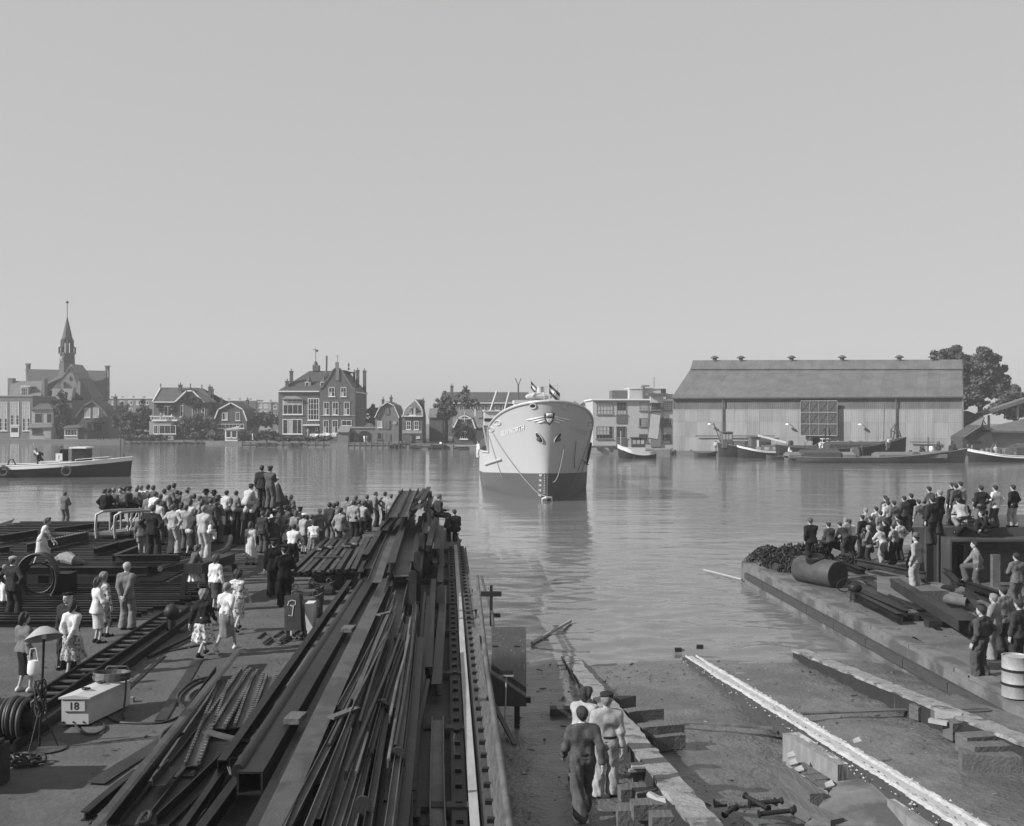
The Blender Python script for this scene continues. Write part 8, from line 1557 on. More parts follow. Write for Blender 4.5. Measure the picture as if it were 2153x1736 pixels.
for a, c, z, pf, mi, lab in RQB: bar('scrap_beam', lab, pf, g(C6, *a, RQ + z), g(C6, *c, RQ + z), m_st[mi], 'beam', 'scrap beams on the right quay')
pa, pb = g(C6, 1180, 830, RQ + .35), g(C6, 1500, 940, RQ + .35); tag(MB().beam(pa, pb, 1.0, .55, seg=3, wob=.02).build('timber_baulk', m_tim), 'huge squared timber baulk where the bowler-hatted man stands', 'timber')
for k, (a, c, r_) in enumerate((((1480,860),(1720,880),.17), ((1500,890),(1610,905),.14), ((1540,925),(1740,960),.16), ((1620,910),(1720,935),.12))): tag(MB().tube([g(C6, *a, RQ + .35), g(C6, (a[0]+c[0])/2, (a[1]+c[1])/2, RQ + .37), g(C6, *c, RQ + .35)], [r_, r_*1.05, r_*.95], 12).build('log', m_tim, smooth=True), 'round log beyond the big timber baulk, %s' % ['topmost', 'short one', 'lowest and longest', 'short one at the right'][k], 'log')
for k, (x, y) in enumerate(((1320,1105), (1560,1150))): c_ = g(C6, x, y, RQ); tag(MB().box(c_.x-.4, c_.x+.3, c_.y, c_.y+.4, RQ+.02, RQ+.22).build('steel_block', m_st[2]), ['steel block end under the flat planks', 'stacked steel block near the heavy channel'][k], 'block')
# hull block: big plated section
Dn = 37.5; 
def HP(x, y, D): return P(*C6(x, y), D)
hbk = thing('hull_section', (HP(1750, 800, 41).x, 41, RQ), 'large dark prefabricated hull section used as a grandstand', 'hull section'); zt = 1.385; D0 = 40.95
xl, xr = HP(1340, 0, D0).x, HP(2400, 0, D0).x; m_pr = mat('primer_plate', .06, .55, .3, 1.2, stretch=(1,1,.3), spots=.5, spot_v=.1, spot_scale=1.5)
MB().prism([(xl, D0, RQ), (xl, D0, zt), (xl + 2.0, D0 + 5, zt), (xl + 2.0, D0 + 5, RQ)], (xr - xl, 0, 0)).build('side_plating', m_pr, hbk)
MB().prism([(HP(1262,0,D0).x, D0 - .5, RQ), (xl, D0 - .02, RQ), (xl, D0 - .02, zt - .02), (HP(1335,0,D0).x, D0 - .1, zt - .5), (HP(1268,0,D0).x, D0 - .4, .1)], (.03, .03, 0)).build('wing_plate', m_st[2], hbk)
x0, x1 = HP(1600, 0, 40.2).x, HP(2400, 0, 40.2).x; zr = HP(0, 515, 40.2).z
MB().box(x0, x1, 40.0, D0 - .01, zr, zr + .09).build('ledge', m_pr, hbk); MB().box(x0, x0 + .07, 40.0, D0 - .01, RQ, zr - .001).build('web_frame', m_pr, hbk); MB().box(HP(1700,0,40.6).x, HP(1712,0,40.6).x, 40.4, D0 - .01, RQ, zr-.2).build('web_frame', m_pr, hbk); MB().box(HP(1650,0,40.6).x, x1, 40.75, 40.85, zr - .5, zr - .42).build('stiffener', m_st[3], hbk)
for x in (1430, 1520): MB().box(HP(x,0,D0).x, HP(x+8,0,D0).x, D0 - .12, D0 - .005, RQ, zt - .05).build('stiffener', m_pr, hbk)
MB().box(HP(1900,0,40).x, HP(1955,0,40).x, 39.7, 39.9, RQ, zr - .45).build('prop', m_tim, hbk)
# oil drum
c_ = g(C7, 2095, 545, RQ); od = thing('oil_drum', c_, 'pale ribbed oil drum at the right edge', 'drum'); k_ = c_.y/F*.2895; h_ = .92; r_ = .30
MB().lathe([(r_-.015,0),(r_,.01),(r_,.28),(r_+.015,.30),(r_,.32),(r_,.60),(r_+.015,.62),(r_,.64),(r_,.91),(r_+.01,.93),(r_-.02,.93),(r_-.03,.90),(.02,.895)], c_, 28).build('drum_body', mat('drum_paint', .34, .5, .3, 3, spots=.8, spot_v=.13, spot_scale=4, spot_lo=.58, stretch=(1,1,.4)), od, True)
for z_ in (.30, .62): MB().lathe([(r_+.004,z_-.03),(r_+.02,z_-.02),(r_+.02,z_+.02),(r_+.004,z_+.03)], c_, 28).build('hoop', m_st[1], od, True)
for k, (x, y) in enumerate(((1980, 1460), (1940, 1380))): c_ = g(C6, x, y, RQ); tag(MB().box(c_.x-.3, c_.x+.3, c_.y, c_.y+.25, RQ+.0, RQ+.2).build('dark_block', m_tim2), ['dark wooden block left of the oil drum', 'dark block behind the overalled worker'][k], 'block')
# floating and leaning poles
for a, c, z, lab in (((1118, 1352), (1200, 1305), WATER + .06, 'pale plank floating below the curved plate'), ((1480, 1198), (1560, 1218), WATER + .12, 'thin pole sticking out from the right quay tip'),): tag(MB().tube([G(*a, z), G(*c, z)], .05, 6).build('floating_pole', m_fresh), lab, 'pole')
for k, (x, y) in enumerate(((1672, 225), (1490, 250))): c_ = g(C5, x, y, WATER); tag(MB().box(c_.x-.1, c_.x+.1, c_.y, c_.y+.12, WATER-.05, WATER+.1).build('floating_block', m_black), ['small dark block floating off the slip', 'dark lump at the water edge of the middle way'][k], 'block')
# ------------------------------------------------------------------ the people
N, Mm, Hh = .026, .019, .0135
def pp(C, hx, hy, z, h, pose, yaw, label, **k): return person(C, hx, hy, z, h, pose, yaw, label, **k)
J = dict(top='jacket', collar=.7); OV = dict(top='overall', bottom='trousers'); WB = dict(fem=True, top='short_blouse', bottom='skirt', hair='curly')
# three workers at the foot of the left way
pp(C5, 725, 545, slip_z(20), 1.74, 'stoop', -28, 'curly-haired worker in pale jacket, rearmost of the three at the slipway', top='jacket', tv=.36, bv=.10, hair='curly', hv='d', lod=Hh, group='workers on the slip')
pp(C5, 890, 590, slip_z(18.4), 1.78, 'stand2', -8, 'worker in pale overalls and dark cap beside the left launching way', top='overall', tv=.34, hat='cap', hatv=.03, hair='short', hv='l', lod=Hh, group='workers on the slip')
pp(C5, 685, 708, slip_z(16.2), 1.76, 'walk2', 8, 'dark-overalled worker with white collar, nearest the camera', top='overall', tv=.085, hair='short', hv='d', collar=.7, lod=Hh, group='workers on the slip')
# front of the left yard
pp(C1, 220, 1392, 0, 1.62, 'stand2', -40, 'woman in grey cardigan and black skirt by the flood lamp', fem=True, top='sweater', tv=.16, bottom='skirt', bv=.02, hair='curly', hv='d', lod=Hh, sv=.5)
pp(C1, 597, 1215, 0, 1.70, 'stand', 165, 'smiling man in dark jacket and beret facing the camera', top='jacket', tv=.035, bv=.03, hat='beret', hatv=.02, hair='white', hv='w', lod=Hh, th=-.3)
pp(C1, 640, 1280, 0, 1.66, 'behind', -12, 'woman in white blouse and full patterned skirt, hands behind back', fem=True, top='blouse', tv=.64, bottom='full_skirt', bv=.38, bpat='floral', hair='curly', hv='d', lod=Hh, sv=.4)
pp(C1, 870, 1082, 0, 1.62, 'front', -50, 'woman in pale knitted jacket and light skirt beside the grey-suited man', fem=True, top='jacket', tv=.6, bottom='skirt', bv=.5, hair='curly', hv='m', lod=Mm)
pp(C1, 915, 1036, 0, 1.64, 'stand', -30, 'fair-haired woman half hidden behind the pale knitted jacket', fem=True, top='blouse', tv=.45, tpat='floral', bottom='skirt', bv=.35, bpat='floral', hair='curly', hv='l', lod=Mm)
pp(C1, 1120, 946, 0, 1.78, 'behind', -10, 'white-haired man in grey suit with hands clasped behind him', tv=.17, bv=.20, hair='white', hv='w', lod=Mm, **J)
pp(C1, 115, 896, 0, 1.74, 'hips', -18, 'man in dark suit and pale flat cap at the left edge', tv=.035, bv=.03, hat='cap', hatv=.3, hair='short', hv='m', lod=Mm, **J)
pp(C1, 45, 965, 0, 1.35, 'stand', 0, 'child in white dress at the very left edge', fem=True, top='short_blouse', tv=.6, bottom='full_skirt', bv=.75, hair='short', hv='l', lod=N, cat='child')
pp(C1, 430, 566, .78, 1.62, 'climb', -60, 'woman in pale dress climbing onto the raised grid floor', fem=True, top='short_blouse', tv=.55, bottom='skirt', bv=.55, hair='curly', hv='m', lod=Mm, D=35.2)
pp(C1, 1750, 850, .35, 1.5, 'climb', -50, 'girl in dark top and white skirt climbing over the trestle', fem=True, top='sweater', tv=.09, bottom='full_skirt', bv=.7, hair='curly', hv='m', lod=Mm, cat='girl', D=32.5)
pp(C1, 1905, 880, 0, 1.62, 'stand', -25, 'woman in white cardigan and dark skirt right of the trestle', fem=True, top='sweater', tv=.64, bottom='skirt', bv=.07, hair='curly', hv='m', lod=Mm)
pp(C1, 1795, 1186, 0, 1.58, 'walk', -15, 'woman in black cardigan and pale ruffled skirt walking away', fem=True, top='sweater', tv=.02, bottom='full_skirt', bv=.6, bpat='floral', hair='curly', hv='l', lod=Hh)
pp(C2, 240, 1006, 0, 1.66, 'walk2', -20, 'woman in white top and long grey skirt walking away', fem=True, top='short_blouse', tv=.64, bottom='skirt', bv=.2, hair='white', hv='l', lod=Hh, sv=.6)
pp(C2, 325, 906, 0, 1.62, 'walk', -12, 'woman in flower-print dress walking toward the crowd', fem=True, top='short_blouse', tv=.6, tpat='floral', bottom='skirt', bv=.5, bpat='floral', hair='curly', hv='d', lod=Mm)
pp(C2, 425, 530, 0, 1.62, 'stand2', -20, 'woman in white pleated dress in front of the draped podium', fem=True, top='dress_top', tv=.58, bottom='pleated_skirt', bv=.58, hair='curly', hv='m', lod=Mm)
pp(C2, 608, 664, 0, 1.80, 'stand', 5, 'policeman in dark uniform and peaked cap, left and farther of two', tv=.012, bv=.012, hat='peaked_cap', hatv=.015, lod=Mm, top='jacket', cat='policeman'); pp(C2, 690, 716, 0, 1.80, 'front', 15, 'policeman in dark uniform and peaked cap, right and nearer of two', tv=.012, bv=.012, hat='peaked_cap', hatv=.015, lod=Mm, top='jacket', cat='policeman')
pp(C2, 768, 545, 0, 1.70, 'stoop', -5, 'man in white shirt and dark trousers behind the policemen', top='shirt', tv=.6, bv=.025, hair='short', lod=Mm)
pp(C2, 918, 515, 0, 1.64, 'lean', 15, 'woman in white blouse bending forward beside the white-shirted man', fem=True, top='blouse', tv=.6, bottom='full_skirt', bv=.2, bpat='floral', hair='curly', hv='d', lod=Mm)
pp(C2, 970, 420, 0, 1.76, 'pocket', 5, 'balding man in grey suit at the near end of the rack', tv=.15, bv=.15, hair='white', hv='w', lod=Mm, **J)
pp(C2, 1135, 418, 0.1, 1.76, 'step', -25, 'man in pale suit stepping up onto the section rack', tv=.24, bv=.28, hair='short', lod=Mm, **J)
pp(C2, 1240, 358, 0, 1.78, 'stand', -18, 'man in pale striped jacket and dark trousers before the heap', tv=.30, tpat='check', bv=.025, hair='short', lod=Mm, **J)
# men on and around the draped podium
PT = 1.82
pp(C2, 235, 160, 1.0, 1.72, 'sit', -25, 'man in pale jacket sitting on the left end of the podium', top='jacket', tv=.5, bv=.3, hair='short', lod=N, D=47.2); pp(C2, 312, 165, 1.0, 1.70, 'sit', -35, 'man in grey shirt sitting second on the podium edge', top='shirt', tv=.2, bv=.28, hair='short', lod=N, D=47.2)
pp(C2, 375, 222, 1.0, 1.45, 'sit2', -10, 'boy sitting third on the podium', top='shirt', tv=.25, bottom='shorts', bv=.2, hair='short', hv='l', lod=N, cat='boy', D=48); pp(C2, 430, 228, PT, 1.68, 'crouch', -30, 'worker in pale overalls and beret crouching on the podium', top='overall', tv=.45, hat='beret', hatv=.06, hair='short', lod=N)
pp(C2, 512, 82, PT, 1.76, 'stand', -10, 'man in dark overalls standing on the podium, left of two', top='jacket', tv=.035, bv=.035, hair='short', lod=Mm); pp(C2, 578, 88, PT, 1.74, 'crossed', -22, 'man in grey overalls with folded arms standing on the podium, right of two', top='overall', tv=.10, hat='beret', hatv=.06, hair='short', lod=Mm)
# youths on the gangway rail
for k, (x, y, yaw, tv, lab) in enumerate(((930, 276, -60, .015, 'youth in black sweater seated at the near end of the gangway rail'), (968, 270, -40, .02, 'youth in dark jacket seated second on the gangway rail'), (1003, 286, -30, .12, 'fair youth seated third on the gangway rail'), (1060, 280, 165, .16, 'youth on the gangway looking back at the camera'), (1100, 256, -30, .06, 'youth in grey pullover seated fifth on the gangway'), (1140, 245, -35, .10, 'capped youth seated sixth on the gangway'), (1210, 276, -30, .22, 'woman in pale scarf seated seventh on the gangway'), (1245, 312, -30, .5, 'youth in white shirt at the far end of the gangway'))):
    pp(C1, x, y, 1.25, 1.70, 'sit' if k % 2 else 'sit2', yaw, lab, top='sweater' if k < 2 else 'jacket', tv=tv, bv=.03, hair='short' if k != 6 else 'curly', hv='dmldmmll'[k], fem=k == 6, hat='beret' if k == 5 else None, hatv=.03, lod=N, D=44.6 + k*.35, group='youths on the gangway')
# crowd on the raised floor
crowdA = [(1305,262,1.75,'stand',-15,'shirt',.6,.1,'man in white shirt in the back row above the gangway',{}), (1352,268,1.75,'stand',-20,'jacket',.1,.05,'man in dark jacket behind the white-hooded woman',{}), (1368,322,1.70,'front',-10,'coat',.75,.3,'woman in white hooded coat behind the dark-suited man',dict(fem=True,hair='short')), (1310,342,1.5,'stand',-10,'jacket',.2,.1,'boy in grey jacket left of the white hood',{}),
 (1348,440,1.82,'hips',-12,'jacket',.025,.03,'tall man in dark suit with hands on hips at the floor edge',dict(lod=Mm,collar=.6)), (1248,522,1.42,'stand',10,'jacket',.14,.25,'boy in grey jacket and shorts beside the dark-suited man',dict(bottom='shorts',cat='boy')), (1490,266,1.78,'pocket',-20,'jacket',.15,.1,'man in grey suit in the far row, left of a pair',{}), (1535,250,1.78,'stand',-20,'jacket',.13,.1,'taller man in grey suit in the far row, right of a pair',{}),
 (1562,312,1.5,'stand',-10,'jacket',.12,.05,'boy in dark jacket below the far pair',dict(cat='boy')), (1592,322,1.4,'stand',-10,'shirt',.75,.2,'small boy in white shirt in mid crowd',dict(cat='boy')), (1530,432,1.74,'hips',-18,'overall',.38,.3,'man in pale overalls with hands on hips on the grid floor',dict(lod=Mm)), (1652,286,1.66,'stand',-20,'coat',.2,.1,'woman in grey coat and small hat in the far row',dict(fem=True,hat='felt_hat',hatv=.2,hair='short')),
 (1712,345,1.6,'stand',-10,'jacket',.15,.05,'man in grey jacket below the hatted woman',{}), (1680,390,1.65,'front',-15,'blouse',.55,.1,'woman in pale blouse in the middle of the crowd',dict(fem=True,hair='curly')), (1762,362,1.68,'stand',-10,'jacket',.22,.1,'man in light grey jacket left of the black-hatted man',{}), (1783,392,1.62,'stand',-20,'coat',.3,.1,'woman in pale grey coat in mid crowd',dict(fem=True,hair='curly',hv='m')),
 (1720,482,1.62,'stoop',-30,'dress_top',.05,.05,'stout woman in dark dress leaning forward on the grid floor',dict(fem=True,bottom='skirt',hair='curly',hv='m',lod=Mm)), (1818,300,1.74,'stand',-18,'coat',.06,.05,'man in black broad-brimmed hat',dict(hat='felt_hat',hatv=.012)), (1888,310,1.66,'stand',-20,'coat',.05,.05,'woman in black hat beside the black-hatted man',dict(fem=True,hat='felt_hat',hatv=.02,hair='short')), (1922,355,1.74,'front',-40,'coat',.12,.08,'man in grey overcoat and grey hat smoking',dict(hat='felt_hat',hatv=.08)),
 (1802,446,1.80,'front',-20,'overall',.42,.4,'man in pale work clothes carrying a baby',dict(lod=Mm,hair='white',hv='l')), (1742,552,1.25,'stand',-10,'short_blouse',.6,.5,'little girl in pale dress beside the man with the baby',dict(fem=True,bottom='skirt',hair='curly',hv='l',cat='girl')), (1572,512,1.3,'stand',-10,'shirt',.6,.2,'child in pale shirt behind the hands-on-hips overalls',dict(cat='child')), (1415,345,1.70,'stand',-12,'jacket',.06,.05,'man in dark coat between white hood and far pair',{}),
 (1450,300,1.7,'stand',-16,'shirt',.35,.1,'man in light shirt just left of the far pair',{}), (1600,420,1.64,'stand',-10,'blouse',.6,.3,'woman in white blouse right of the overalled man',dict(fem=True,hair='curly')), (1640,440,1.6,'stand',-10,'jacket',.3,.1,'youth in pale jacket in mid crowd by the stout woman',{}), (1860,380,1.7,'stand',-12,'jacket',.08,.05,'man in dark jacket under the black hats',{}), (1395,390,1.68,'stand',-20,'shirt',.5,.1,'man in pale shirt close behind the dark-suited man',{})]
for x, y, h, pose, yaw, top, tv, bv, lab, ex in crowdA:
    k = dict(top=top, tv=tv, bv=bv, hair='short', hv=random.choice('ddmm'), lod=N, group='crowd on the raised floor'); 
    if ex.get('fem') and 'bottom' not in ex: k['bottom'] = 'skirt'
    k.update(ex); pp(C1, x, y, PZ, h, pose, yaw, lab, **k)
pp(C1, 1862, 446, 1.62, .75, 'sit', -60, 'baby in white held in the overalled arm', top='sweater', tv=.6, bv=.6, hair='white', hv='l', lod=N, cat='baby', D=35.0, group='crowd on the raised floor')
pp(C1, 575, 325, 0, 1.70, 'front', -18, 'boy in grey suit standing alone at the water edge', top='jacket', tv=.13, bv=.13, hair='short', hv='m', lod=N)
# crowd right of the podium
crowdB = [(700,320,1.76,'stand','jacket',.05,'man in dark jacket behind the right end of the podium',{}), (742,318,1.66,'stand','coat',.12,'woman with waved hair beside the podium',dict(fem=True,hair='curly',hv='m')), (660,374,1.7,'stand','jacket',.06,'dark-coated man under the podium corner',{}), (722,356,1.7,'stand','jacket',.16,'grey-jacketed man right of the podium corner',{}), (700,400,1.65,'stand','jacket',.12,'capped man in grey below the podium corner',dict(hat='cap',hatv=.06)), (520,442,1.72,'stand','jacket',.045,'man in dark suit left of the woman in profile',dict(lod=Mm)), (562,446,1.64,'stand2','coat',.55,'woman in pale dress in profile below the podium',dict(fem=True,hair='curly',hv='m',lod=Mm)),
 (612,446,1.68,'stand','jacket',.08,'man in dark beret right of the woman in profile',dict(hat='beret',hatv=.02,lod=Mm)), (640,412,1.66,'stand','jacket',.07,'man in dark jacket and cap behind the beret',dict(hat='cap',hatv=.1)), (618,422,1.6,'stand','shirt',.5,'youth in white cap under the podium',dict(hat='cap',hatv=.6)), (712,512,1.5,'stand','jacket',.06,'dark-haired boy above the policemen',dict(cat='boy')), (815,412,1.68,'stand','coat',.035,'woman in black beret and dark coat',dict(fem=True,hat='beret',hatv=.012,hair='short')), (847,462,1.64,'front','coat',.35,'woman in white bonnet before the grey-suited man',dict(fem=True,hat='beret',hatv=.7,hair='short')), (872,476,1.55,'stand','jacket',.1,'boy in dark jacket beside the white bonnet',dict(cat='boy')),
 (905,470,1.62,'stand','jacket',.04,'youth in black holding a box beside the white blouse',{}), (1047,375,1.78,'behind','jacket',.05,'man in dark suit right of the balding man',{}), (1082,382,1.74,'stand','jacket',.2,'man in light grey suit right of the dark suit',{}), (1108,368,1.72,'stand','jacket',.14,'man in grey behind the stepping man',{}), (1185,330,1.72,'stand','shirt',.22,'man in grey shirt at the far quay edge, first right of the crowd',{}), (1225,362,1.70,'stand','jacket',.3,'bespectacled man in pale jacket at the far quay edge',dict(hv='l')),
 (1255,322,1.74,'stand','jacket',.12,'man in grey jacket at the far edge behind the striped jacket',{}), (1282,356,1.6,'stand','jacket',.1,'youth behind the striped jacket',{}), (1342,315,1.76,'stand','jacket',.09,'man in dark grey jacket at the far edge',{}), (1315,366,1.70,'step','jacket',.35,'youth in pale jacket with one leg raised at the far edge',dict(bv=.03)), (1412,290,1.76,'pocket','shirt',.16,'youth in grey pullover looking right at the quay corner',dict(yaw=-80)), (1485,292,1.74,'hips','jacket',.3,'youth in pale jacket and dark trousers at the quay corner',dict(bv=.03)), (1532,310,1.66,'stand','shirt',.3,'boy in light shirt next to the topmost heap',dict(cat='boy')), (1602,282,1.74,'stand','jacket',.15,'man half hidden behind the topmost heap',{}),
 (680,440,1.7,'stand','jacket',.2,'man in grey jacket close below the podium corner',{}), (760,390,1.7,'stand','jacket',.05,'man in dark coat left of the black beret',{}), (780,440,1.66,'stand','coat',.3,'woman in light coat left of the black beret',dict(fem=True,hair='curly',hv='m'))]
for x, y, h, pose, top, tv, lab, ex in crowdB:
    ex = dict(ex); yaw = ex.pop('yaw', random.uniform(-35, -8)); k = dict(top=top, tv=tv, bv=random.choice((.04,.08,.14)), hair='short', hv=random.choice('ddmm'), lod=N, group='crowd right of the podium')
    if ex.get('fem'): k['bottom'] = 'skirt'
    k.update(ex); pp(C2, x, y, 0, h, pose, yaw, lab, **k)
pp(C2, 1915, 378, 1.05, 1.74, 'sit2', -75, 'dark-suited man seated on the far right end of the heap', top='jacket', tv=.035, bv=.03, hair='short', hv='m', lod=N, D=44); pp(C2, 2030, 475, .35, 1.74, 'sit', 25, 'dark-clad man leaning out at the slip corner', top='jacket', tv=.025, bv=.025, hair='short', lod=N, D=45)
# right quay: the crowd by the hull section
HB = zt
for x, y, z, h, pose, yaw, top, tv, bv, lab, ex in (
 (600,348,RQ+.75,1.74,'step',10,'jacket',.02,.02,'man in dark coat with a foot on the chain heap',dict(hv='m')), (732,378,RQ+.55,1.70,'sit',20,'jacket',.06,.03,'man in dark jacket seated behind the box frame',{}), (812,378,RQ+.4,1.66,'lean',30,'sweater',.04,.04,'youth in black bending behind the box frame',{}), (858,345,RQ+.35,1.66,'stand',25,'shirt',.4,.1,'fair youth in pale shirt above the bending one',dict(hv='l')), (882,358,RQ+.3,1.66,'stoop',20,'shirt',.55,.08,'youth in light shirt leaning forward',{}), (978,325,RQ+.3,1.70,'stand',25,'jacket',.03,.03,'youth in dark jacket left of centre on the right quay',{}),
 (1003,275,RQ+.5,1.70,'stand',20,'shirt',.45,.1,'tall fair youth in light shirt at the back of the right crowd',dict(hv='l')), (1037,336,RQ+.3,1.6,'stand',20,'jacket',.12,.1,'boy in grey jacket in the middle of the right crowd',{}), (1078,266,RQ+.5,1.72,'stand',25,'shirt',.6,.1,'youth in white shirt at the back of the right crowd',{}), (1110,296,RQ+.4,1.66,'stand',20,'jacket',.2,.1,'youth in grey next to the white shirt',{}), (1022,400,RQ+.15,1.68,'front',60,'jacket',.16,.03,'youth in grey blouson hands to face before the crowd',dict(hv='l')), (990,420,RQ+.15,1.4,'front',30,'jacket',.1,.05,'small boy beside the grey blouson',dict(cat='boy')),
 (1095,405,RQ+.1,1.68,'stoop',35,'shirt',.45,.3,'youth in pale shirt and trousers hands in pockets',dict(hv='l')), (1140,360,RQ+.1,1.76,'pocket',40,'coat',.03,.03,'man in long dark coat in front of the crowd',{}), (1145,185,RQ+.9,1.72,'stand',20,'jacket',.08,.05,'dark-haired youth, farthest left on the back rise',{}), (1158,200,RQ+.85,1.70,'stand',20,'shirt',.35,.05,'youth in light shirt on the back rise',{}), (1162,222,RQ+.75,1.70,'raise',20,'shirt',.5,.1,'youth in white shirt with hand raised on the back rise',{}), (1207,222,RQ+.75,1.74,'stand',20,'jacket',.14,.08,'youth in grey jacket on the back rise',{}),
 (1230,318,RQ+.3,1.70,'stand',25,'jacket',.12,.08,'dark-haired youth in grey before the back rise',{}), (1246,360,RQ+.1,1.76,'onehip',30,'shirt',.5,.03,'man in pale shirt hand on hip at the front of the right crowd',dict(lod=Mm)), (1200,395,RQ+.1,1.66,'front',40,'shirt',.35,.03,'youth with folded arms in printed shirt',dict(tpat='floral',lod=Mm)), (1282,188,RQ+.9,1.74,'stand',20,'jacket',.07,.05,'man in dark grey jacket left of the badge jacket',{}), (1332,170,RQ+.95,1.78,'pocket',25,'jacket',.025,.15,'youth in dark badge jacket on the hull section corner',{}), (1386,215,RQ+.9,1.66,'stand',20,'jacket',.2,.12,'youth with broad white collar',dict(collar=.8)),
 (1462,150,HB-.1,1.60,'front',25,'jacket',.15,.1,'youth in grey jacket at the back on the hull section',dict(D=41.6)), (1486,190,HB,1.60,'stand',20,'jacket',.03,.04,'youth in dark jacket with his back turned on the hull section',{}), (1541,143,HB,1.60,'raise',35,'jacket',.02,.03,'tall fair youth in dark jacket drinking on the hull section',dict(hv='l')), (1476,305,HB-.05,1.60,'crouch',-40,'jacket',.02,.03,'youth in leather jacket crouching at the hull section edge',dict(D=41.5)), (1630,175,HB,1.60,'stand',25,'jacket',.04,.05,'youth in dark jacket, left of three on the hull section',dict(D=42.3)), (1656,178,HB,1.60,'stand',20,'jacket',.09,.05,'youth in grey jacket, middle of three on the hull section',dict(D=41.8)),
 (1692,172,HB,1.60,'stand',20,'shirt',.35,.1,'youth in light shirt, right of three on the hull section',dict(D=43)), (1672,246,HB,1.60,'crouch',10,'coat',.4,.2,'person in pale coat sitting with back turned on the hull section',dict(D=41.4)), (1840,112,HB,1.60,'onehip',10,'jacket',.025,.15,'youth in dark open cardigan on the hull section',{}), (1790,250,HB,1.60,'crouch',-20,'jacket',.13,.3,'youth crouching in grey on the hull section',dict(D=41.6)), (1943,110,HB,1.60,'hips',25,'jacket',.65,.08,'youth in white blouson and dark tie on the hull section',dict(hv='d')), (2072,107,HB,1.60,'pocket',30,'jacket',.025,.35,'youth in dark jacket and pale trousers, rightmost on the hull section',{}),
 (1845,380,zr+.1,1.6,'recline',60,'sweater',.02,.02,'youth in black striped sweater lounging on the ledge',dict(D=40.4)), (1872,360,HB-.6,1.60,'sit2',60,'jacket',.1,.1,'youth seated behind the striped sweater',dict(D=41)),
 (1790,516,RQ+.35,1.76,'step',75,'jacket',.2,.09,'bespectacled man in grey jacket with one foot on a girder',dict(lod=Mm)), (1367,456,RQ+.55,1.78,'onehip',50,'jacket',.30,.34,'man in grey suit and bowler hat standing on the timber baulk',dict(hat='bowler',hatv=.12,lod=Mm,collar=.8)), (2095,602,RQ+.2,1.74,'front',15,'jacket',.13,.1,'man in grey jacket with camera at the right edge',dict(lod=Mm)), (2000,846,RQ,1.76,'stand',20,'jacket',.16,.05,'man in grey jacket behind the man with the shoulder bag',dict(lod=Mm)), (1930,896,RQ,1.74,'stand2',30,'overall',.24,.2,'man in pale shirt with shoulder bag at the right',dict(lod=Mm,hv='l')), (1840,985,RQ,1.76,'onehip',40,'overall',.07,.07,'worker in dark boiler suit with hand on hip by the coping',dict(lod=Hh,hv='d')), (2115,940,RQ,1.76,'stand',25,'jacket',.045,.04,'man in dark jacket with his back turned beside the oil drum',dict(lod=Mm))):
    k = dict(top=top, tv=tv, bv=bv, hair='short', hv='d', lod=N, group='crowd on the right quay'); k.update(ex); pp(C6, x, y, z, h, pose, yaw, lab, **k)
# on the water and the far bank
for C, hx, hy, D, z, yaw, lab, tv, bv in ((A1, 325, 1360, 122.5, WATER + 1.1, 60, 'dark-clad crewman at the stern of the tug', .03, .03), (A1, 512, 1367, 122.5, WATER + 1.7, -90, 'dark-clad crewman by the tug funnel', .03, .03)): pp(C, hx, hy, z, 1.7, 'stand', yaw, lab, top='jacket', tv=tv, bv=bv, lod=.035, D=D, group='boat crews', hat='cap')
x, y = 956 + .16885*690, 777.6 + .16885*430; pp(lambda a, b: (x, y), 0, 0, WATER + 6.0, 1.75, 'stoop', 40, 'man in dark jacket leaning over the forecastle rail of the ship', top='jacket', tv=.03, bv=.03, lod=.035, D=97, group='boat crews'); x2, y2 = 956 + .16885*292, 777.6 + .16885*745; pp(lambda a, b: (x2, y2), 0, 0, WATER + 2.6, 1.75, 'stand', 120, 'crewman in white by the open side of the ship', top='shirt', tv=.7, bv=.5, lod=.035, D=110, group='boat crews')
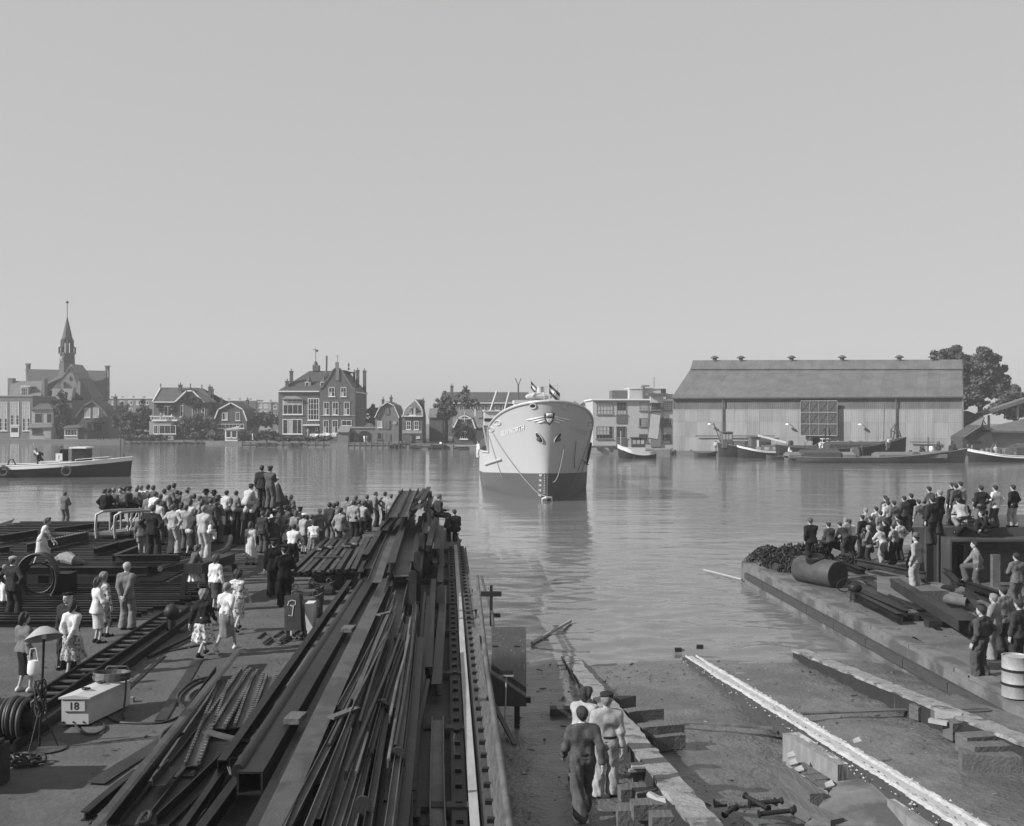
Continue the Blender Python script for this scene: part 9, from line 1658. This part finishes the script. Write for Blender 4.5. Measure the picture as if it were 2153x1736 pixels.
for k, (C, hx, hy, D, tv, bv, lab) in enumerate(((A5, 295, 918, 172.5, .85, .8, 'man in white left of the forklift'), (A5, 362, 918, 172.5, .85, .8, 'man in white right of the forklift'), (A5, 458, 915, 172, .12, .1, 'man in grey by the pale boards at the shed door'), (A5, 918, 895, 167, .8, .2, 'man in white shirt on the sailing barge bow'), (A5, 897, 912, 167, .15, .1, 'man in dark clothes beside the white shirt on the barge'), (A5, 1305, 980, 163, .85, .8, 'man in white standing on the low barge'), (A5, 1682, 988, 163, .25, .2, 'man with raised elbow at the right barge bow'), (A5, 1640, 985, 164, .05, .05, 'dark-clad man behind the right barge bow'), (A5, 1895, 1003, 160, .5, .3, 'man in pale shirt among the barrels on the right barge'), (A5, 15, 945, 165, .8, .7, 'man in white seated on the cabin boat'),
   (A2, 1018, 845, 233, .7, .7, 'woman in pale dress at the arched shed'), (A2, 1040, 845, 233, .3, .3, 'person in grey at the arched shed'), (A2, 1410, 862, 224, .2, .2, 'person in the doorway of the mansard house'), (A2, 1655, 880, 217, .8, .5, 'person in white seated on the landing'), (A2, 548, 790, 244, .7, .5, 'person at the villa porch'), (A2, 85, 825, 236, .7, .5, 'child in white in the villa garden'), (A4, 1240, 918, 184, .6, .3, 'man leaning at the landing by the shed'), (A1, 1345, 1035, 258.5, .7, .7, 'person on the creeper house balcony'))):
    z_ = P(*C(hx, hy), D).z - 1.72; pp(C, hx, hy, z_ if k in (13, 17) else max(z_, LAND), 1.72, 'sit' if k in (9, 13) else ('raise' if k == 6 else 'stand'), (k*67) % 360, lab, top='shirt', tv=tv, bv=bv, lod=.035, D=D, group='people on the far bank')
# handbag of the woman by the lamp
hb2 = g(C3, 250, 600, 0); D = 21.8; c_ = P(*C3(248, 560), D); bag = thing('handbag', (c_.x, D, c_.z - .14), 'white bucket handbag carried by the woman in the grey cardigan', 'bag'); MB().lathe([(.09,-.16),(.13,-.12),(.12,.06),(.10,.13),(.08,.12)], c_, 14, None, 1, .6).build('pouch', m_white, bag, True); MB().tube([c_ + Vector((-.09,0,.12)), c_ + Vector((-.06,0,.36)), c_ + Vector((.05,0,.38)), c_ + Vector((.09,0,.12))], .01, 6).build('strap', m_white, bag)
# ------------------------------------------------------------------ summer haze over the river
hz = MB().box(-330, 330, -30, 630, -4.2, 46); o = link('haze', hz.mesh('haze'), None); tag(o, kind='stuff'); hm = bpy.data.materials.new('haze'); hm.use_nodes = True; t = hm.node_tree; t.nodes.remove(t.nodes['Principled BSDF'])
pv = t.nodes.new('ShaderNodeVolumePrincipled'); pv.inputs['Color'].default_value = (.9, .9, .9, 1); pv.inputs['Density'].default_value = .00042; t.links.new(pv.outputs[0], t.nodes['Material Output'].inputs['Volume']); o.data.materials.append(hm)
